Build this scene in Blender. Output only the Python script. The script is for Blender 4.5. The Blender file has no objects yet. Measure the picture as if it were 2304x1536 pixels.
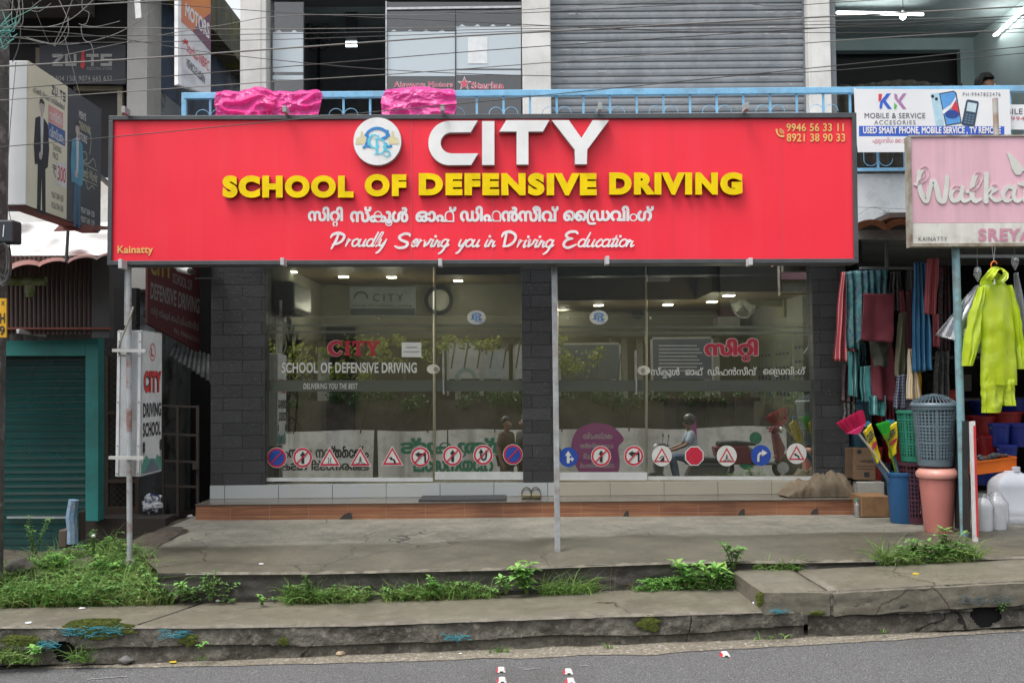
import bpy, bmesh, math, random
import numpy as np
from mathutils import Vector as V, Matrix, noise as mnoise
from mathutils.geometry import tessellate_polygon
R_ = math.radians
random.seed(7); rnd = random.Random(11)
sc = bpy.context.scene
C = sc.collection

# ---------------------------------------------------------------- camera, sky, sun, exposure
F = 2240.0                                   # focal length in pixels of a 2304 wide frame (35 mm lens)
CAM = V((0.0, 0.0, 1.65))
PITCH, ROLL = R_(2.3), R_(0.5)
cam_data = bpy.data.cameras.new('camera'); cam_data.lens = 35.0; cam_data.sensor_width = 36.0
cam_data.clip_start = 0.05; cam_data.clip_end = 2000
cam = bpy.data.objects.new('camera', cam_data); C.objects.link(cam)
CR = Matrix.Rotation(R_(90) + PITCH, 3, 'X') @ Matrix.Rotation(-ROLL, 3, 'Z')
cam.matrix_world = Matrix.Translation(CAM) @ CR.to_4x4()
sc.camera = cam
SUN_EL, SUN_AZ = 66.0, -50.0                   # high, veiled by cloud, behind and right of the camera
world = bpy.data.worlds.new('World'); sc.world = world; world.use_nodes = True
wn = world.node_tree.nodes; wl = world.node_tree.links
sky = wn.new('ShaderNodeTexSky'); sky.sky_type = 'NISHITA'; sky.sun_disc = False
sky.sun_elevation = R_(SUN_EL); sky.sun_rotation = R_(180 - SUN_AZ); sky.dust_density = 4; sky.air_density = 1
hs = wn.new('ShaderNodeHueSaturation'); hs.inputs['Saturation'].default_value = 0.22
wl.new(sky.outputs[0], hs.inputs['Color']); wl.new(hs.outputs[0], wn['Background'].inputs[0])
wn['Background'].inputs[1].default_value = 0.15
sun_d = bpy.data.lights.new('sun', 'SUN'); sun_d.energy = 1.0; sun_d.angle = R_(25); sun_d.color = (1, .97, .92)
sun = bpy.data.objects.new('sun', sun_d); C.objects.link(sun)
sdir = V((math.sin(R_(SUN_AZ)) * math.cos(R_(SUN_EL)), -math.cos(R_(SUN_AZ)) * math.cos(R_(SUN_EL)), math.sin(R_(SUN_EL))))
sun.rotation_euler = sdir.to_track_quat('Z', 'Y').to_euler(); sun.location = sdir * 30
sc.view_settings.view_transform = 'Standard'; sc.view_settings.look = 'None'; sc.view_settings.gamma = 1
sc.view_settings.exposure = 1.02
sc.render.engine = 'CYCLES'
sc.cycles.use_denoising = True
sc.cycles.max_bounces = 8; sc.cycles.transparent_max_bounces = 12; sc.cycles.caustics_reflective = False; sc.cycles.caustics_refractive = False
sc.cycles.sample_clamp_indirect = 4

# ---------------------------------------------------------------- pixel rays of the photograph
def ray(px, py): return CR @ V(((px - 1152) / F, -(py - 768) / F, -1))
def P(px, py, Y):
    d = ray(px, py); return CAM + d * (Y / d.y)
def PX(px, py, X):
    d = ray(px, py); return CAM + d * (X / d.x)
def PZ(px, py, z):
    d = ray(px, py); return CAM + d * ((z - CAM.z) / d.z)
def onplane(p0, n):
    def f(px, py):
        d = ray(px, py); return CAM + d * ((p0 - CAM).dot(n) / d.dot(n))
    return f
GLASS_Y, TILT = 9.36, R_(-.75)                # the shop glass leans back a little
G0 = V((0, GLASS_Y, .65)); GN = V((0, -math.cos(TILT), -math.sin(TILT)))
PG = onplane(G0, GN)
def RF(px, py, Y):                            # where the glass shows the far side of the street
    g = PG(px, py); d = ray(px, py); d = d - 2 * d.dot(GN) * GN
    return g + d * ((Y - g.y) / d.y)
def planeY(Y): return lambda px, py: P(px, py, Y)
NY = V((0, -1, 0))

# ---------------------------------------------------------------- mesh builder
class MB:
    def __init__(s): s.v = []; s.f = []
    def add(s, vs, fs):
        b = len(s.v); s.v += [tuple(v) for v in vs]; s.f += [tuple(i + b for i in f) for f in fs]; return s
    def hexa(s, p):                           # 8 corners: bottom 4 ccw, top 4 ccw
        return s.add(p, [(3, 2, 1, 0), (4, 5, 6, 7), (0, 1, 5, 4), (1, 2, 6, 5), (2, 3, 7, 6), (3, 0, 4, 7)])
    def box(s, x0, x1, y0, y1, z0, z1):
        x0, x1 = sorted((x0, x1)); y0, y1 = sorted((y0, y1)); z0, z1 = sorted((z0, z1))
        return s.hexa([(x0, y0, z0), (x1, y0, z0), (x1, y1, z0), (x0, y1, z0), (x0, y0, z1), (x1, y0, z1), (x1, y1, z1), (x0, y1, z1)])
    def pbox(s, px0, py0, px1, py1, Y, d):    # a box whose front fills a pixel rectangle at depth Y
        a, b, c_, e = P(px0, py1, Y), P(px1, py1, Y), P(px1, py0, Y), P(px0, py0, Y); D = V((0, d, 0))
        return s.hexa([a, b, b + D, a + D, e, c_, c_ + D, e + D])
    def bar(s, a, b, w, h=None, up=V((0, 0, 1))):
        a, b = V(a), V(b); h = h or w; d = (b - a).normalized()
        if abs(d.dot(up)) > .95: up = V((0, 1, 0))
        u = d.cross(up).normalized() * w / 2; v = u.cross(d).normalized() * h / 2
        return s.hexa([a - u - v, a + u - v, b + u - v, b - u - v, a - u + v, a + u + v, b + u + v, b - u + v])
    def tube(s, pts, r, n=8, cap=True):
        pts = [V(p) for p in pts]; m = len(pts)
        rs = r if hasattr(r, '__len__') else [r] * m
        t0 = (pts[1] - pts[0]).normalized(); a = t0.orthogonal().normalized()
        rings = []
        for i in range(m):
            t = (pts[min(i + 1, m - 1)] - pts[max(i - 1, 0)]).normalized()
            a = (a - t * a.dot(t)).normalized(); b = t.cross(a)
            rings.append([pts[i] + (a * math.cos(2 * math.pi * k / n) + b * math.sin(2 * math.pi * k / n)) * rs[i] for k in range(n)])
        vs = [p for q in rings for p in q]; fs = []
        for i in range(m - 1):
            for k in range(n): fs.append((i * n + k, i * n + (k + 1) % n, (i + 1) * n + (k + 1) % n, (i + 1) * n + k))
        if cap: fs += [tuple(range(n - 1, -1, -1)), tuple((m - 1) * n + k for k in range(n))]
        return s.add(vs, fs)
    def lathe(s, prof, c=(0, 0, 0), n=24, cap=(True, True), sq=1.0):
        c = V(c); vs = []; fs = []; m = len(prof)
        for r, z in prof:
            for k in range(n):
                t = 2 * math.pi * k / n; vs.append(c + V((r * math.cos(t), r * math.sin(t) * sq, z)))
        for i in range(m - 1):
            for k in range(n): fs.append((i * n + k, i * n + (k + 1) % n, (i + 1) * n + (k + 1) % n, (i + 1) * n + k))
        if cap[0]: fs.append(tuple(range(n - 1, -1, -1)))
        if cap[1]: fs.append(tuple((m - 1) * n + k for k in range(n)))
        return s.add(vs, fs)
    def ell(s, c, r, n=12, m=8, rot=None):
        c = V(c); r = V(r) if hasattr(r, '__len__') else V((r, r, r)); vs = []; fs = []
        for i in range(m + 1):
            th = math.pi * i / m
            for k in range(n):
                t = 2 * math.pi * k / n; p = V((r.x * math.sin(th) * math.cos(t), r.y * math.sin(th) * math.sin(t), r.z * math.cos(th)))
                vs.append(c + (rot @ p if rot else p))
        for i in range(m):
            for k in range(n): fs.append((i * n + k, (i + 1) * n + k, (i + 1) * n + (k + 1) % n, i * n + (k + 1) % n))
        return s.add(vs, fs)
    def grid(s, fn, nu, nv, cond=None):
        vs = [fn(i / nu, j / nv) for j in range(nv + 1) for i in range(nu + 1)]; fs = []
        for j in range(nv):
            for i in range(nu):
                if cond and not cond((i + .5) / nu, (j + .5) / nv): continue
                fs.append((j * (nu + 1) + i, j * (nu + 1) + i + 1, (j + 1) * (nu + 1) + i + 1, (j + 1) * (nu + 1) + i))
        return s.add(vs, fs)
    def polys(s, loops, mp, n, depth=0.0, lift=0.0, jit=0.0):
        """loops: list of [outer, hole, ...] in 2-D; mp maps 2-D to the plane; n is its outward normal."""
        for q, grp in enumerate(loops):
            L = n * (lift + depth + jit * q)
            flat = [p for lp in grp for p in lp]
            top = [mp(*p) + L for p in flat]
            try: tri = tessellate_polygon([[V((p[0], p[1], 0)) for p in lp] for lp in grp])
            except Exception: continue
            fs = []
            for t in tri:
                a, b, c_ = (top[i] for i in t)
                fs.append(tuple(t) if (b - a).cross(c_ - a).dot(n) >= 0 else (t[2], t[1], t[0]))
            vs = list(top); 
            if depth:
                off = len(vs); vs += [p - n * depth for p in top]; k0 = 0
                for lp in grp:
                    m = len(lp)
                    for i in range(m):
                        a, b = k0 + i, k0 + (i + 1) % m; fs.append((a, b, off + b, off + a))
                    k0 += m
            s.add(vs, fs)
        return s
    def build(s, name, mat, parent=None, smooth=False, bevel=0, fixn=True, solid=0, sub=0):
        me = bpy.data.meshes.new(name); me.from_pydata(s.v, [], s.f); me.validate()
        if fixn:
            bm = bmesh.new(); bm.from_mesh(me)
            bmesh.ops.recalc_face_normals(bm, faces=bm.faces); bm.to_mesh(me); bm.free()
        if mat: me.materials.append(mat)
        o = bpy.data.objects.new(name, me); C.objects.link(o)
        if smooth:
            me.shade_smooth()
            me.set_sharp_from_angle(angle=R_(40))
        if parent: join(o, parent)
        if solid: m = o.modifiers.new('s', 'SOLIDIFY'); m.thickness = solid; m.offset = 0
        if bevel: m = o.modifiers.new('b', 'BEVEL'); m.width = bevel; m.segments = 2; m.limit_method = 'ANGLE'
        if sub: m = o.modifiers.new('u', 'SUBSURF'); m.levels = m.render_levels = sub; me.shade_smooth()
        return o
def join(o, parent):
    o.parent = parent; o.matrix_parent_inverse = parent_matrix(parent).inverted()
def parent_matrix(p):
    m = Matrix.LocRotScale(p.location, p.rotation_euler, p.scale)
    return parent_matrix(p.parent) @ p.matrix_parent_inverse @ m if p.parent else m
def tag(o, label=None, cat=None, group=None, kind=None):
    if label: o['label'] = label
    if cat: o['category'] = cat
    if group: o['group'] = group
    if kind: o['kind'] = kind
    return o
def thing(name, loc, label, cat, group=None):
    o = bpy.data.objects.new(name, None); o.empty_display_size = .05; o.location = V(loc); C.objects.link(o)
    return tag(o, label, cat, group)
def structure(o, label=None): o['kind'] = 'structure'; return tag(o, label)
def dup(root, loc, label=None, rotz=None, scale=None):
    r = root.copy(); C.objects.link(r); r.location = V(loc)
    if rotz is not None: r.rotation_euler = (0, 0, rotz)
    if scale: r.scale = (scale,) * 3 if not hasattr(scale, '__len__') else scale
    if label: r['label'] = label
    for ch in list(root.children):
        c = ch.copy(); C.objects.link(c); c.parent = r
        for g in ch.children:
            d = g.copy(); C.objects.link(d); d.parent = c
    return r
def spline(pts, n=6, closed=False):           # Catmull-Rom through 2-D or 3-D points
    pts = [np.array(p, float) for p in pts]; m = len(pts); out = []
    for i in range(m if closed else m - 1):
        if closed: p0, p1, p2, p3 = pts[i - 1], pts[i], pts[(i + 1) % m], pts[(i + 2) % m]
        else: p0, p1, p2, p3 = pts[max(i - 1, 0)], pts[i], pts[i + 1], pts[min(i + 2, m - 1)]
        for k in range(n):
            t = k / n
            out.append(.5 * (2 * p1 + (p2 - p0) * t + (2 * p0 - 5 * p1 + 4 * p2 - p3) * t * t + (3 * p1 - p0 - 3 * p2 + p3) * t ** 3))
    if not closed: out.append(pts[-1])
    return out
def stroke(pts, w, smooth=6, taper=None, cap=True, closed=False):   # centre line to outline polygon
    p = spline(pts, smooth, closed) if smooth else [np.array(q, float) for q in pts]; m = len(p); L = []; Rr = []
    for i in range(m):
        t = p[min(i + 1, m - 1)] - p[max(i - 1, 0)] if not closed else p[(i + 1) % m] - p[i - 1]
        t = t / (np.linalg.norm(t) + 1e-9); nn = np.array((-t[1], t[0])); ww = w / 2
        if taper: ww *= np.interp(i / (m - 1), np.linspace(0, 1, len(taper)), taper)
        L.append(p[i] + nn * ww); Rr.append(p[i] - nn * ww)
    if closed: return [[tuple(q) for q in L], [tuple(q) for q in Rr]]
    def capp(c, a, b):
        a0 = math.atan2(a[1] - c[1], a[0] - c[0]); r = np.linalg.norm(a - c)
        return [np.array((c[0] + r * math.cos(a0 - math.pi * k / 5), c[1] + r * math.sin(a0 - math.pi * k / 5))) for k in range(1, 5)]
    out = L + (capp(p[-1], L[-1], Rr[-1]) if cap else []) + Rr[::-1] + (capp(p[0], Rr[0], L[0]) if cap else [])
    return [[tuple(q) for q in out]]
def circ(cx, cy, rx, ry=None, n=40, a0=0, a1=2 * math.pi):
    ry = ry or rx; k = n if abs(a1 - a0 - 2 * math.pi) < 1e-6 else n + 1
    return [(cx + rx * math.cos(a0 + (a1 - a0) * i / n), cy + ry * math.sin(a0 + (a1 - a0) * i / n)) for i in range(k)]
def arcband(cx, cy, r, w, a0, a1, n=24, k=1.0):
    return circ(cx, cy, r + w / 2, (r + w / 2) * k, n, a0, a1) + circ(cx, cy, r - w / 2, (r - w / 2) * k, n, a0, a1)[::-1]

# ---------------------------------------------------------------- lettering from the built-in font
_cc = {}
def area(p): return .5 * sum(p[i - 1][0] * p[i][1] - p[i][0] * p[i - 1][1] for i in range(len(p)))
def inside(pt, poly):
    x, y = pt; c = False; j = len(poly) - 1
    for i in range(len(poly)):
        if (poly[i][1] > y) != (poly[j][1] > y) and x < (poly[j][0] - poly[i][0]) * (y - poly[i][1]) / (poly[j][1] - poly[i][1]) + poly[i][0]: c = not c
        j = i
    return c
def contours(body, space=1.0):
    key = (body, space)
    if key in _cc: return _cc[key]
    cu = bpy.data.curves.new('t', 'FONT'); cu.body = body; cu.space_character = space
    ob = bpy.data.objects.new('t', cu); C.objects.link(ob); bpy.context.view_layer.update()
    c2 = ob.to_curve(bpy.context.evaluated_depsgraph_get()); out = []
    for sp in c2.splines:
        bp = sp.bezier_points; m = len(bp); pts = []
        for i in range(m):
            a, b = bp[i], bp[(i + 1) % m]; p0, p1, p2, p3 = a.co, a.handle_right, b.handle_left, b.co
            d = (p3 - p0); ln = d.length
            if ln < 1e-6: continue
            flat = max((p1 - p0).cross(d).length, (p2 - p0).cross(d).length) / ln
            k = 1 if flat < .002 else (3 if flat < .04 else 5)
            for j in range(k):
                t = j / k; q = p0 * (1 - t) ** 3 + p1 * 3 * t * (1 - t) ** 2 + p2 * 3 * t * t * (1 - t) + p3 * t ** 3
                pts.append((q.x, q.y))
        if len(pts) > 2: out.append(pts)
    ob.to_curve_clear(); bpy.data.objects.remove(ob); bpy.data.curves.remove(cu)
    _cc[key] = out; return out
def fatten(p, d):
    m = len(p); s = 1 if area(p) > 0 else -1; out = []
    for i in range(m):
        a, b, c = np.array(p[i - 1]), np.array(p[i]), np.array(p[(i + 1) % m])
        t1, t2 = b - a, c - b; t1 = t1 / (np.linalg.norm(t1) + 1e-9); t2 = t2 / (np.linalg.norm(t2) + 1e-9)
        n = np.array((t1[1] + t2[1], -t1[0] - t2[0])); l = np.linalg.norm(n)
        n = n / l if l > 1e-6 else np.array((t1[1], -t1[0]))
        k = max(.45, n @ np.array((t1[1], -t1[0])))
        out.append(tuple(b + n * d / k))
    return out
def group_loops(cs, bold=0.0):
    cs = [c for c in cs if abs(area(c)) > 1e-5]
    if not cs: return []
    sg = np.sign(area(max(cs, key=lambda c: abs(area(c)))))
    outs = [c for c in cs if np.sign(area(c)) == sg]; holes = [c for c in cs if np.sign(area(c)) != sg]
    def fat(c, hole):
        if not bold: return c
        q = fatten(c, bold * sg)
        if np.sign(area(q)) != np.sign(area(c)): return None
        return q
    res = [[o] for o in outs]
    for h in holes:
        best = [r for r in res if inside(h[0], r[0]) or inside(h[len(h) // 2], r[0])]
        if best: min(best, key=lambda r: abs(area(r[0]))).append(h)
    final = []
    for r in res:
        g = [fat(c, i > 0) for i, c in enumerate(r)]
        if g[0]: final.append([c for c in g if c])
    return final
def bbox(loops):
    xs = [p[0] for g in loops for p in g[0]]; ys = [p[1] for g in loops for p in g[0]]
    return min(xs), min(ys), max(xs), max(ys)
def fit(loops, x0, y0, x1, y1, slant=0.0, flip=False):   # y0 is the upper edge, in whatever units the map takes
    if slant: loops = [[[(p[0] + slant * p[1], p[1]) for p in lp] for lp in g] for g in loops]
    a, b, c, d = bbox(loops)
    def m(p):
        u = (p[0] - a) / (c - a); 
        if flip: u = 1 - u
        return (x0 + u * (x1 - x0), y1 + (p[1] - b) / (d - b) * (y0 - y1))
    return [[[m(p) for p in lp] for lp in g] for g in loops]
def text(body, x0, y0, x1, y1, bold=0.0, space=1.0, slant=0.0, flip=False):
    return fit(group_loops(contours(body, space), bold), x0, y0, x1, y1, slant, flip)
def adv(s):
    f = lambda t: min(p[0] for c in contours(t) for p in c)
    x = max(p[0] for c in contours(s + '|') for p in c); return x - max(p[0] for c in contours('|') for p in c)
def mal(pieces, bold=0.0):
    """Malayalam built piece by piece: ^x stacks a small copy below, ~ is the sign of a joined ra."""
    pen = 0.0; out = []
    def strips(cs, rows=84):                   # fill by scan lines with the winding rule, so overlapping outlines join
        ys = [p[1] for c in cs for p in c]; y0, y1 = min(ys), max(ys); h = (y1 - y0) / rows; res = []
        for k in range(rows):
            y = y0 + (k + .5) * h; xs = []
            for c in cs:
                for i in range(len(c)):
                    a, b_ = c[i - 1], c[i]
                    if (a[1] <= y) != (b_[1] <= y): xs.append((a[0] + (y - a[1]) * (b_[0] - a[0]) / (b_[1] - a[1]), 1 if b_[1] > a[1] else -1))
            xs.sort(); w = 0
            for x, s in xs:
                if w == 0: st = x
                w += s
                if w == 0 and x - st > 1e-4: res.append([[(st, y - h / 2), (x, y - h / 2), (x, y + h / 2), (st, y + h / 2)]])
        return res
    def glyphs(b):
        cs = [c for c in contours(b) if abs(area(c)) > 1e-5]
        if not cs: return []
        sg = np.sign(area(max(cs, key=lambda c: abs(area(c)))))
        cs = [c if sg > 0 else c[::-1] for c in cs]
        return [q for q in ((fatten(c, bold if area(c) > 0 else -bold)) for c in cs)] if bold else cs
    for pc in pieces:
        if pc == ' ': pen += .32; continue
        if pc == '~':
            out += [(lambda q: q if area(q) > 0 else q[::-1])(q) for q in stroke([(pen + .16, .6), (pen + .07, .42), (pen + .06, .05), (pen + .12, -.15), (pen + .25, -.2), (pen + .5, -.19)], .06 + 1.7 * bold, 5)[0:1]]; pen += .2; continue
        st = pc[0] == '^'; b = pc[1:] if st else pc
        g = glyphs(b); w = adv(b); out += [[(p[0] + pen, p[1]) for p in q] for q in g]
        if st: out += [[(p[0] * .5 + pen + w * .28, p[1] * .5 - .36) for p in q] for q in g]
        pen += w
    return strips(out)
def letter(loops, mp, n, mat, name='lettering', parent=None, depth=0.0, lift=.003, jit=.0001):
    return MB().polys(loops, mp, n, depth, lift, jit if len(loops) < 80 else 0).build(name, mat, parent, fixn=False)

# ---------------------------------------------------------------- materials
_m = {}
def mat(name, col, rough=.6, col2=None, scale=6.0, detail=6, mix=(.35, .65), bump=0.0, bscale=None, metal=0.0, spec=.5,
        streak=None, stain=None, stretch=(1, 1, 1), rvar=0.0, emit=None, island=0.0, coat=0.0, pits=None, cracks=None):
    """A Principled material whose base colour wanders between col and col2 by noise; streak / stain: (colour, scale, amount)."""
    if name in _m: return _m[name]
    m = bpy.data.materials.new(name); m.use_nodes = True; nt = m.node_tree; N, L = nt.nodes, nt.links; b = N['Principled BSDF']
    b.inputs['Roughness'].default_value = rough; b.inputs['Metallic'].default_value = metal; b.inputs['Specular IOR Level'].default_value = spec
    b.inputs['Coat Weight'].default_value = coat
    if coat: b.inputs['Coat Roughness'].default_value = .08
    geo = N.new('ShaderNodeNewGeometry'); pos = geo.outputs['Position']
    def mapped(sx, sy, sz):
        k = N.new('ShaderNodeVectorMath'); k.operation = 'MULTIPLY'; k.inputs[1].default_value = (sx, sy, sz); L.new(pos, k.inputs[0]); return k.outputs[0]
    def noise(sc_, det, vec=None, rough_=.6):
        n = N.new('ShaderNodeTexNoise'); n.inputs['Scale'].default_value = sc_; n.inputs['Detail'].default_value = det; n.inputs['Roughness'].default_value = rough_
        L.new(vec if vec else pos, n.inputs['Vector']); return n.outputs['Fac']
    def ramp(fac, a, b_):
        r = N.new('ShaderNodeMapRange'); r.inputs['From Min'].default_value = a; r.inputs['From Max'].default_value = b_; L.new(fac, r.inputs['Value']); return r.outputs[0]
    def mixc(fac, A, B):
        x = N.new('ShaderNodeMix'); x.data_type = 'RGBA'
        for s, val in ((x.inputs[6], A), (x.inputs[7], B)):
            if hasattr(val, 'links') or hasattr(val, 'is_linked'): L.new(val, s)
            else: s.default_value = (*val, 1)
        if hasattr(fac, 'is_linked'): L.new(fac, x.inputs[0])
        else: x.inputs[0].default_value = fac
        return x.outputs[2]
    c = None
    if col2:
        f = ramp(noise(scale, detail, mapped(*stretch)), *mix); c = mixc(f, col, col2)
        if rvar:
            q = N.new('ShaderNodeMapRange'); q.inputs['To Min'].default_value = rough - rvar; q.inputs['To Max'].default_value = rough + rvar; L.new(f, q.inputs['Value']); L.new(q.outputs[0], b.inputs['Roughness'])
    for st in ([streak] if streak and not isinstance(streak, list) else streak or []):
        f = ramp(noise(1.0, 4, mapped(st[1], st[1], st[1] * .05)), .5, .75); k = N.new('ShaderNodeMath'); k.operation = 'MULTIPLY'; k.inputs[1].default_value = st[2]; L.new(f, k.inputs[0])
        c = mixc(k.outputs[0], c if c else col, st[0])
    for st in ([stain] if stain and not isinstance(stain, list) else stain or []):
        f = ramp(noise(st[1], 8, None, .7), .5, .62); k = N.new('ShaderNodeMath'); k.operation = 'MULTIPLY'; k.inputs[1].default_value = st[2]; L.new(f, k.inputs[0])
        c = mixc(k.outputs[0], c if c else col, st[0])
    if pits:
        f = ramp(noise(pits[1], 3, None, .55), .6, .66); k = N.new('ShaderNodeMath'); k.operation = 'MULTIPLY'; k.inputs[1].default_value = pits[2]; L.new(f, k.inputs[0]); c = mixc(k.outputs[0], c if c else col, pits[0])
    if cracks:
        nv = N.new('ShaderNodeTexNoise'); nv.inputs['Scale'].default_value = 3; nv.inputs['Detail'].default_value = 6; L.new(pos, nv.inputs['Vector']); va = N.new('ShaderNodeVectorMath'); va.operation = 'MULTIPLY_ADD'; va.inputs[1].default_value = (.35, .35, .35); L.new(nv.outputs['Color'], va.inputs[0]); L.new(pos, va.inputs[2])
        vo = N.new('ShaderNodeTexVoronoi'); vo.feature = 'DISTANCE_TO_EDGE'; vo.inputs['Scale'].default_value = cracks[1]; L.new(va.outputs[0], vo.inputs['Vector']); lt = N.new('ShaderNodeMath'); lt.operation = 'LESS_THAN'; lt.inputs[1].default_value = cracks[2]; L.new(vo.outputs['Distance'], lt.inputs[0])
        f = ramp(noise(.9, 2), .5, .56); k = N.new('ShaderNodeMath'); k.operation = 'MULTIPLY'; L.new(f, k.inputs[0]); L.new(lt.outputs[0], k.inputs[1]); c = mixc(k.outputs[0], c if c else col, cracks[0])
    if island:
        h = N.new('ShaderNodeHueSaturation'); mr = N.new('ShaderNodeMapRange'); mr.inputs['To Min'].default_value = 1 - island; mr.inputs['To Max'].default_value = 1 + island
        L.new(geo.outputs['Random Per Island'], mr.inputs['Value']); L.new(mr.outputs[0], h.inputs['Value'])
        mh = N.new('ShaderNodeMapRange'); mh.inputs['To Min'].default_value = .475; mh.inputs['To Max'].default_value = .515
        wv = N.new('ShaderNodeMath'); wv.operation = 'FRACT'; w2 = N.new('ShaderNodeMath'); w2.operation = 'MULTIPLY'; w2.inputs[1].default_value = 7.31
        L.new(geo.outputs['Random Per Island'], w2.inputs[0]); L.new(w2.outputs[0], wv.inputs[0]); L.new(wv.outputs[0], mh.inputs['Value']); L.new(mh.outputs[0], h.inputs['Hue'])
        if c: L.new(c, h.inputs['Color'])
        else: h.inputs['Color'].default_value = (*col, 1)
        c = h.outputs[0]
    if c: L.new(c, b.inputs['Base Color'])
    else: b.inputs['Base Color'].default_value = (*col, 1)
    if bump:
        bp = N.new('ShaderNodeBump'); bp.inputs['Strength'].default_value = 1; bp.inputs['Distance'].default_value = bump
        L.new(noise(bscale or scale * 4, 5, mapped(*stretch)), bp.inputs['Height']); L.new(bp.outputs[0], b.inputs['Normal'])
    if emit: b.inputs['Emission Color'].default_value = (*emit[0], 1); b.inputs['Emission Strength'].default_value = emit[1]
    _m[name] = m; return m
def plain(name, col, rough=.5, **k): return mat(name, col, rough, col2=tuple(c * .82 for c in col), scale=9, **k)
def brick(name, cols, mortar, w, h, gap, offset=.5, axes='xz', rough=.6, speck=None, bump=.002, wood=None, stain=None, shift=(0, 0), grain=.0015, gscale=60):
    m = bpy.data.materials.new(name); m.use_nodes = True; nt = m.node_tree; N, L = nt.nodes, nt.links; b = N['Principled BSDF']
    geo = N.new('ShaderNodeNewGeometry'); sp = N.new('ShaderNodeSeparateXYZ'); L.new(geo.outputs['Position'], sp.inputs[0])
    cb = N.new('ShaderNodeCombineXYZ')
    for i, a in enumerate(axes):
        ad = N.new('ShaderNodeMath'); ad.operation = 'ADD'; ad.inputs[1].default_value = shift[i] + 50 * (w, h)[i]; L.new(sp.outputs['xyz'.index(a)], ad.inputs[0]); L.new(ad.outputs[0], cb.inputs[i])
    t = N.new('ShaderNodeTexBrick'); t.offset = offset; t.inputs['Scale'].default_value = 1; t.inputs['Brick Width'].default_value = w; t.inputs['Row Height'].default_value = h
    t.inputs['Mortar Size'].default_value = gap; t.inputs['Mortar Smooth'].default_value = .1; t.inputs['Bias'].default_value = 0
    t.inputs['Color1'].default_value = (*cols[0], 1); t.inputs['Color2'].default_value = (*cols[1], 1); t.inputs['Mortar'].default_value = (*mortar, 1); L.new(cb.outputs[0], t.inputs['Vector'])
    c = t.outputs['Color']
    def mx(fac, A, B, mode='MIX'):
        x = N.new('ShaderNodeMix'); x.data_type = 'RGBA'; x.blend_type = mode; L.new(fac, x.inputs[0]); L.new(A, x.inputs[6]); x.inputs[7].default_value = (*B, 1); return x.outputs[2]
    def nz(sc_, det, lo, hi, vec=None, amt=1.0):
        n = N.new('ShaderNodeTexNoise'); n.inputs['Scale'].default_value = sc_; n.inputs['Detail'].default_value = det; L.new(vec if vec else geo.outputs['Position'], n.inputs['Vector'])
        r = N.new('ShaderNodeMapRange'); r.inputs['From Min'].default_value = lo; r.inputs['From Max'].default_value = hi; r.inputs['To Max'].default_value = amt; L.new(n.outputs['Fac'], r.inputs['Value']); return r.outputs[0]
    if wood:
        v = N.new('ShaderNodeVectorMath'); v.operation = 'MULTIPLY'; v.inputs[1].default_value = (3, 3, 90); L.new(geo.outputs['Position'], v.inputs[0])
        c = mx(nz(1, 4, .4, .7, v.outputs[0], .8), c, wood)
    if stain: c = mx(nz(stain[1], 6, .45, .7, None, stain[2]), c, stain[0])
    if speck: c = mx(nz(speck[1], 2, .66, .72, None, .8), c, speck[0])
    L.new(c, b.inputs['Base Color']); b.inputs['Roughness'].default_value = rough
    bp = N.new('ShaderNodeBump'); bp.inputs['Distance'].default_value = bump; bp.invert = True; L.new(t.outputs['Fac'], bp.inputs['Height'])
    b2 = N.new('ShaderNodeBump'); b2.inputs['Distance'].default_value = grain; n = N.new('ShaderNodeTexNoise'); n.inputs['Scale'].default_value = gscale; n.inputs['Detail'].default_value = 4
    L.new(geo.outputs['Position'], n.inputs['Vector']); L.new(n.outputs['Fac'], b2.inputs['Height']); L.new(bp.outputs[0], b2.inputs['Normal']); L.new(b2.outputs[0], b.inputs['Normal'])
    return m
def glassy(name, tint, refl, rough=0.0, body=None, amt=0.0, colr=(1, 1, 1)):
    """Thin pane: transparent tint + mirror reflection by fresnel (refl at normal incidence) + a milky body (film)."""
    m = bpy.data.materials.new(name); m.use_nodes = True; N, L = m.node_tree.nodes, m.node_tree.links; N.remove(N['Principled BSDF'])
    tr = N.new('ShaderNodeBsdfTransparent'); tr.inputs[0].default_value = (*tint, 1); base = tr.outputs[0]
    if body:
        df = N.new('ShaderNodeBsdfDiffuse'); df.inputs[0].default_value = (*body, 1); x = N.new('ShaderNodeMixShader'); x.inputs[0].default_value = amt; L.new(base, x.inputs[1]); L.new(df.outputs[0], x.inputs[2]); base = x.outputs[0]
    gl = N.new('ShaderNodeBsdfGlossy'); gl.inputs['Roughness'].default_value = rough; gl.inputs['Color'].default_value = (*colr, 1)
    lw = N.new('ShaderNodeLayerWeight'); lw.inputs[0].default_value = .5; mr = N.new('ShaderNodeMapRange'); mr.inputs['To Min'].default_value = refl; mr.inputs['To Max'].default_value = .9
    pw = N.new('ShaderNodeMath'); pw.operation = 'POWER'; pw.inputs[1].default_value = 4; L.new(lw.outputs['Facing'], pw.inputs[0]); L.new(pw.outputs[0], mr.inputs['Value'])
    x = N.new('ShaderNodeMixShader'); L.new(mr.outputs[0], x.inputs[0]); L.new(base, x.inputs[1]); L.new(gl.outputs[0], x.inputs[2]); L.new(x.outputs[0], N['Material Output'].inputs['Surface'])
    return m
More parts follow.
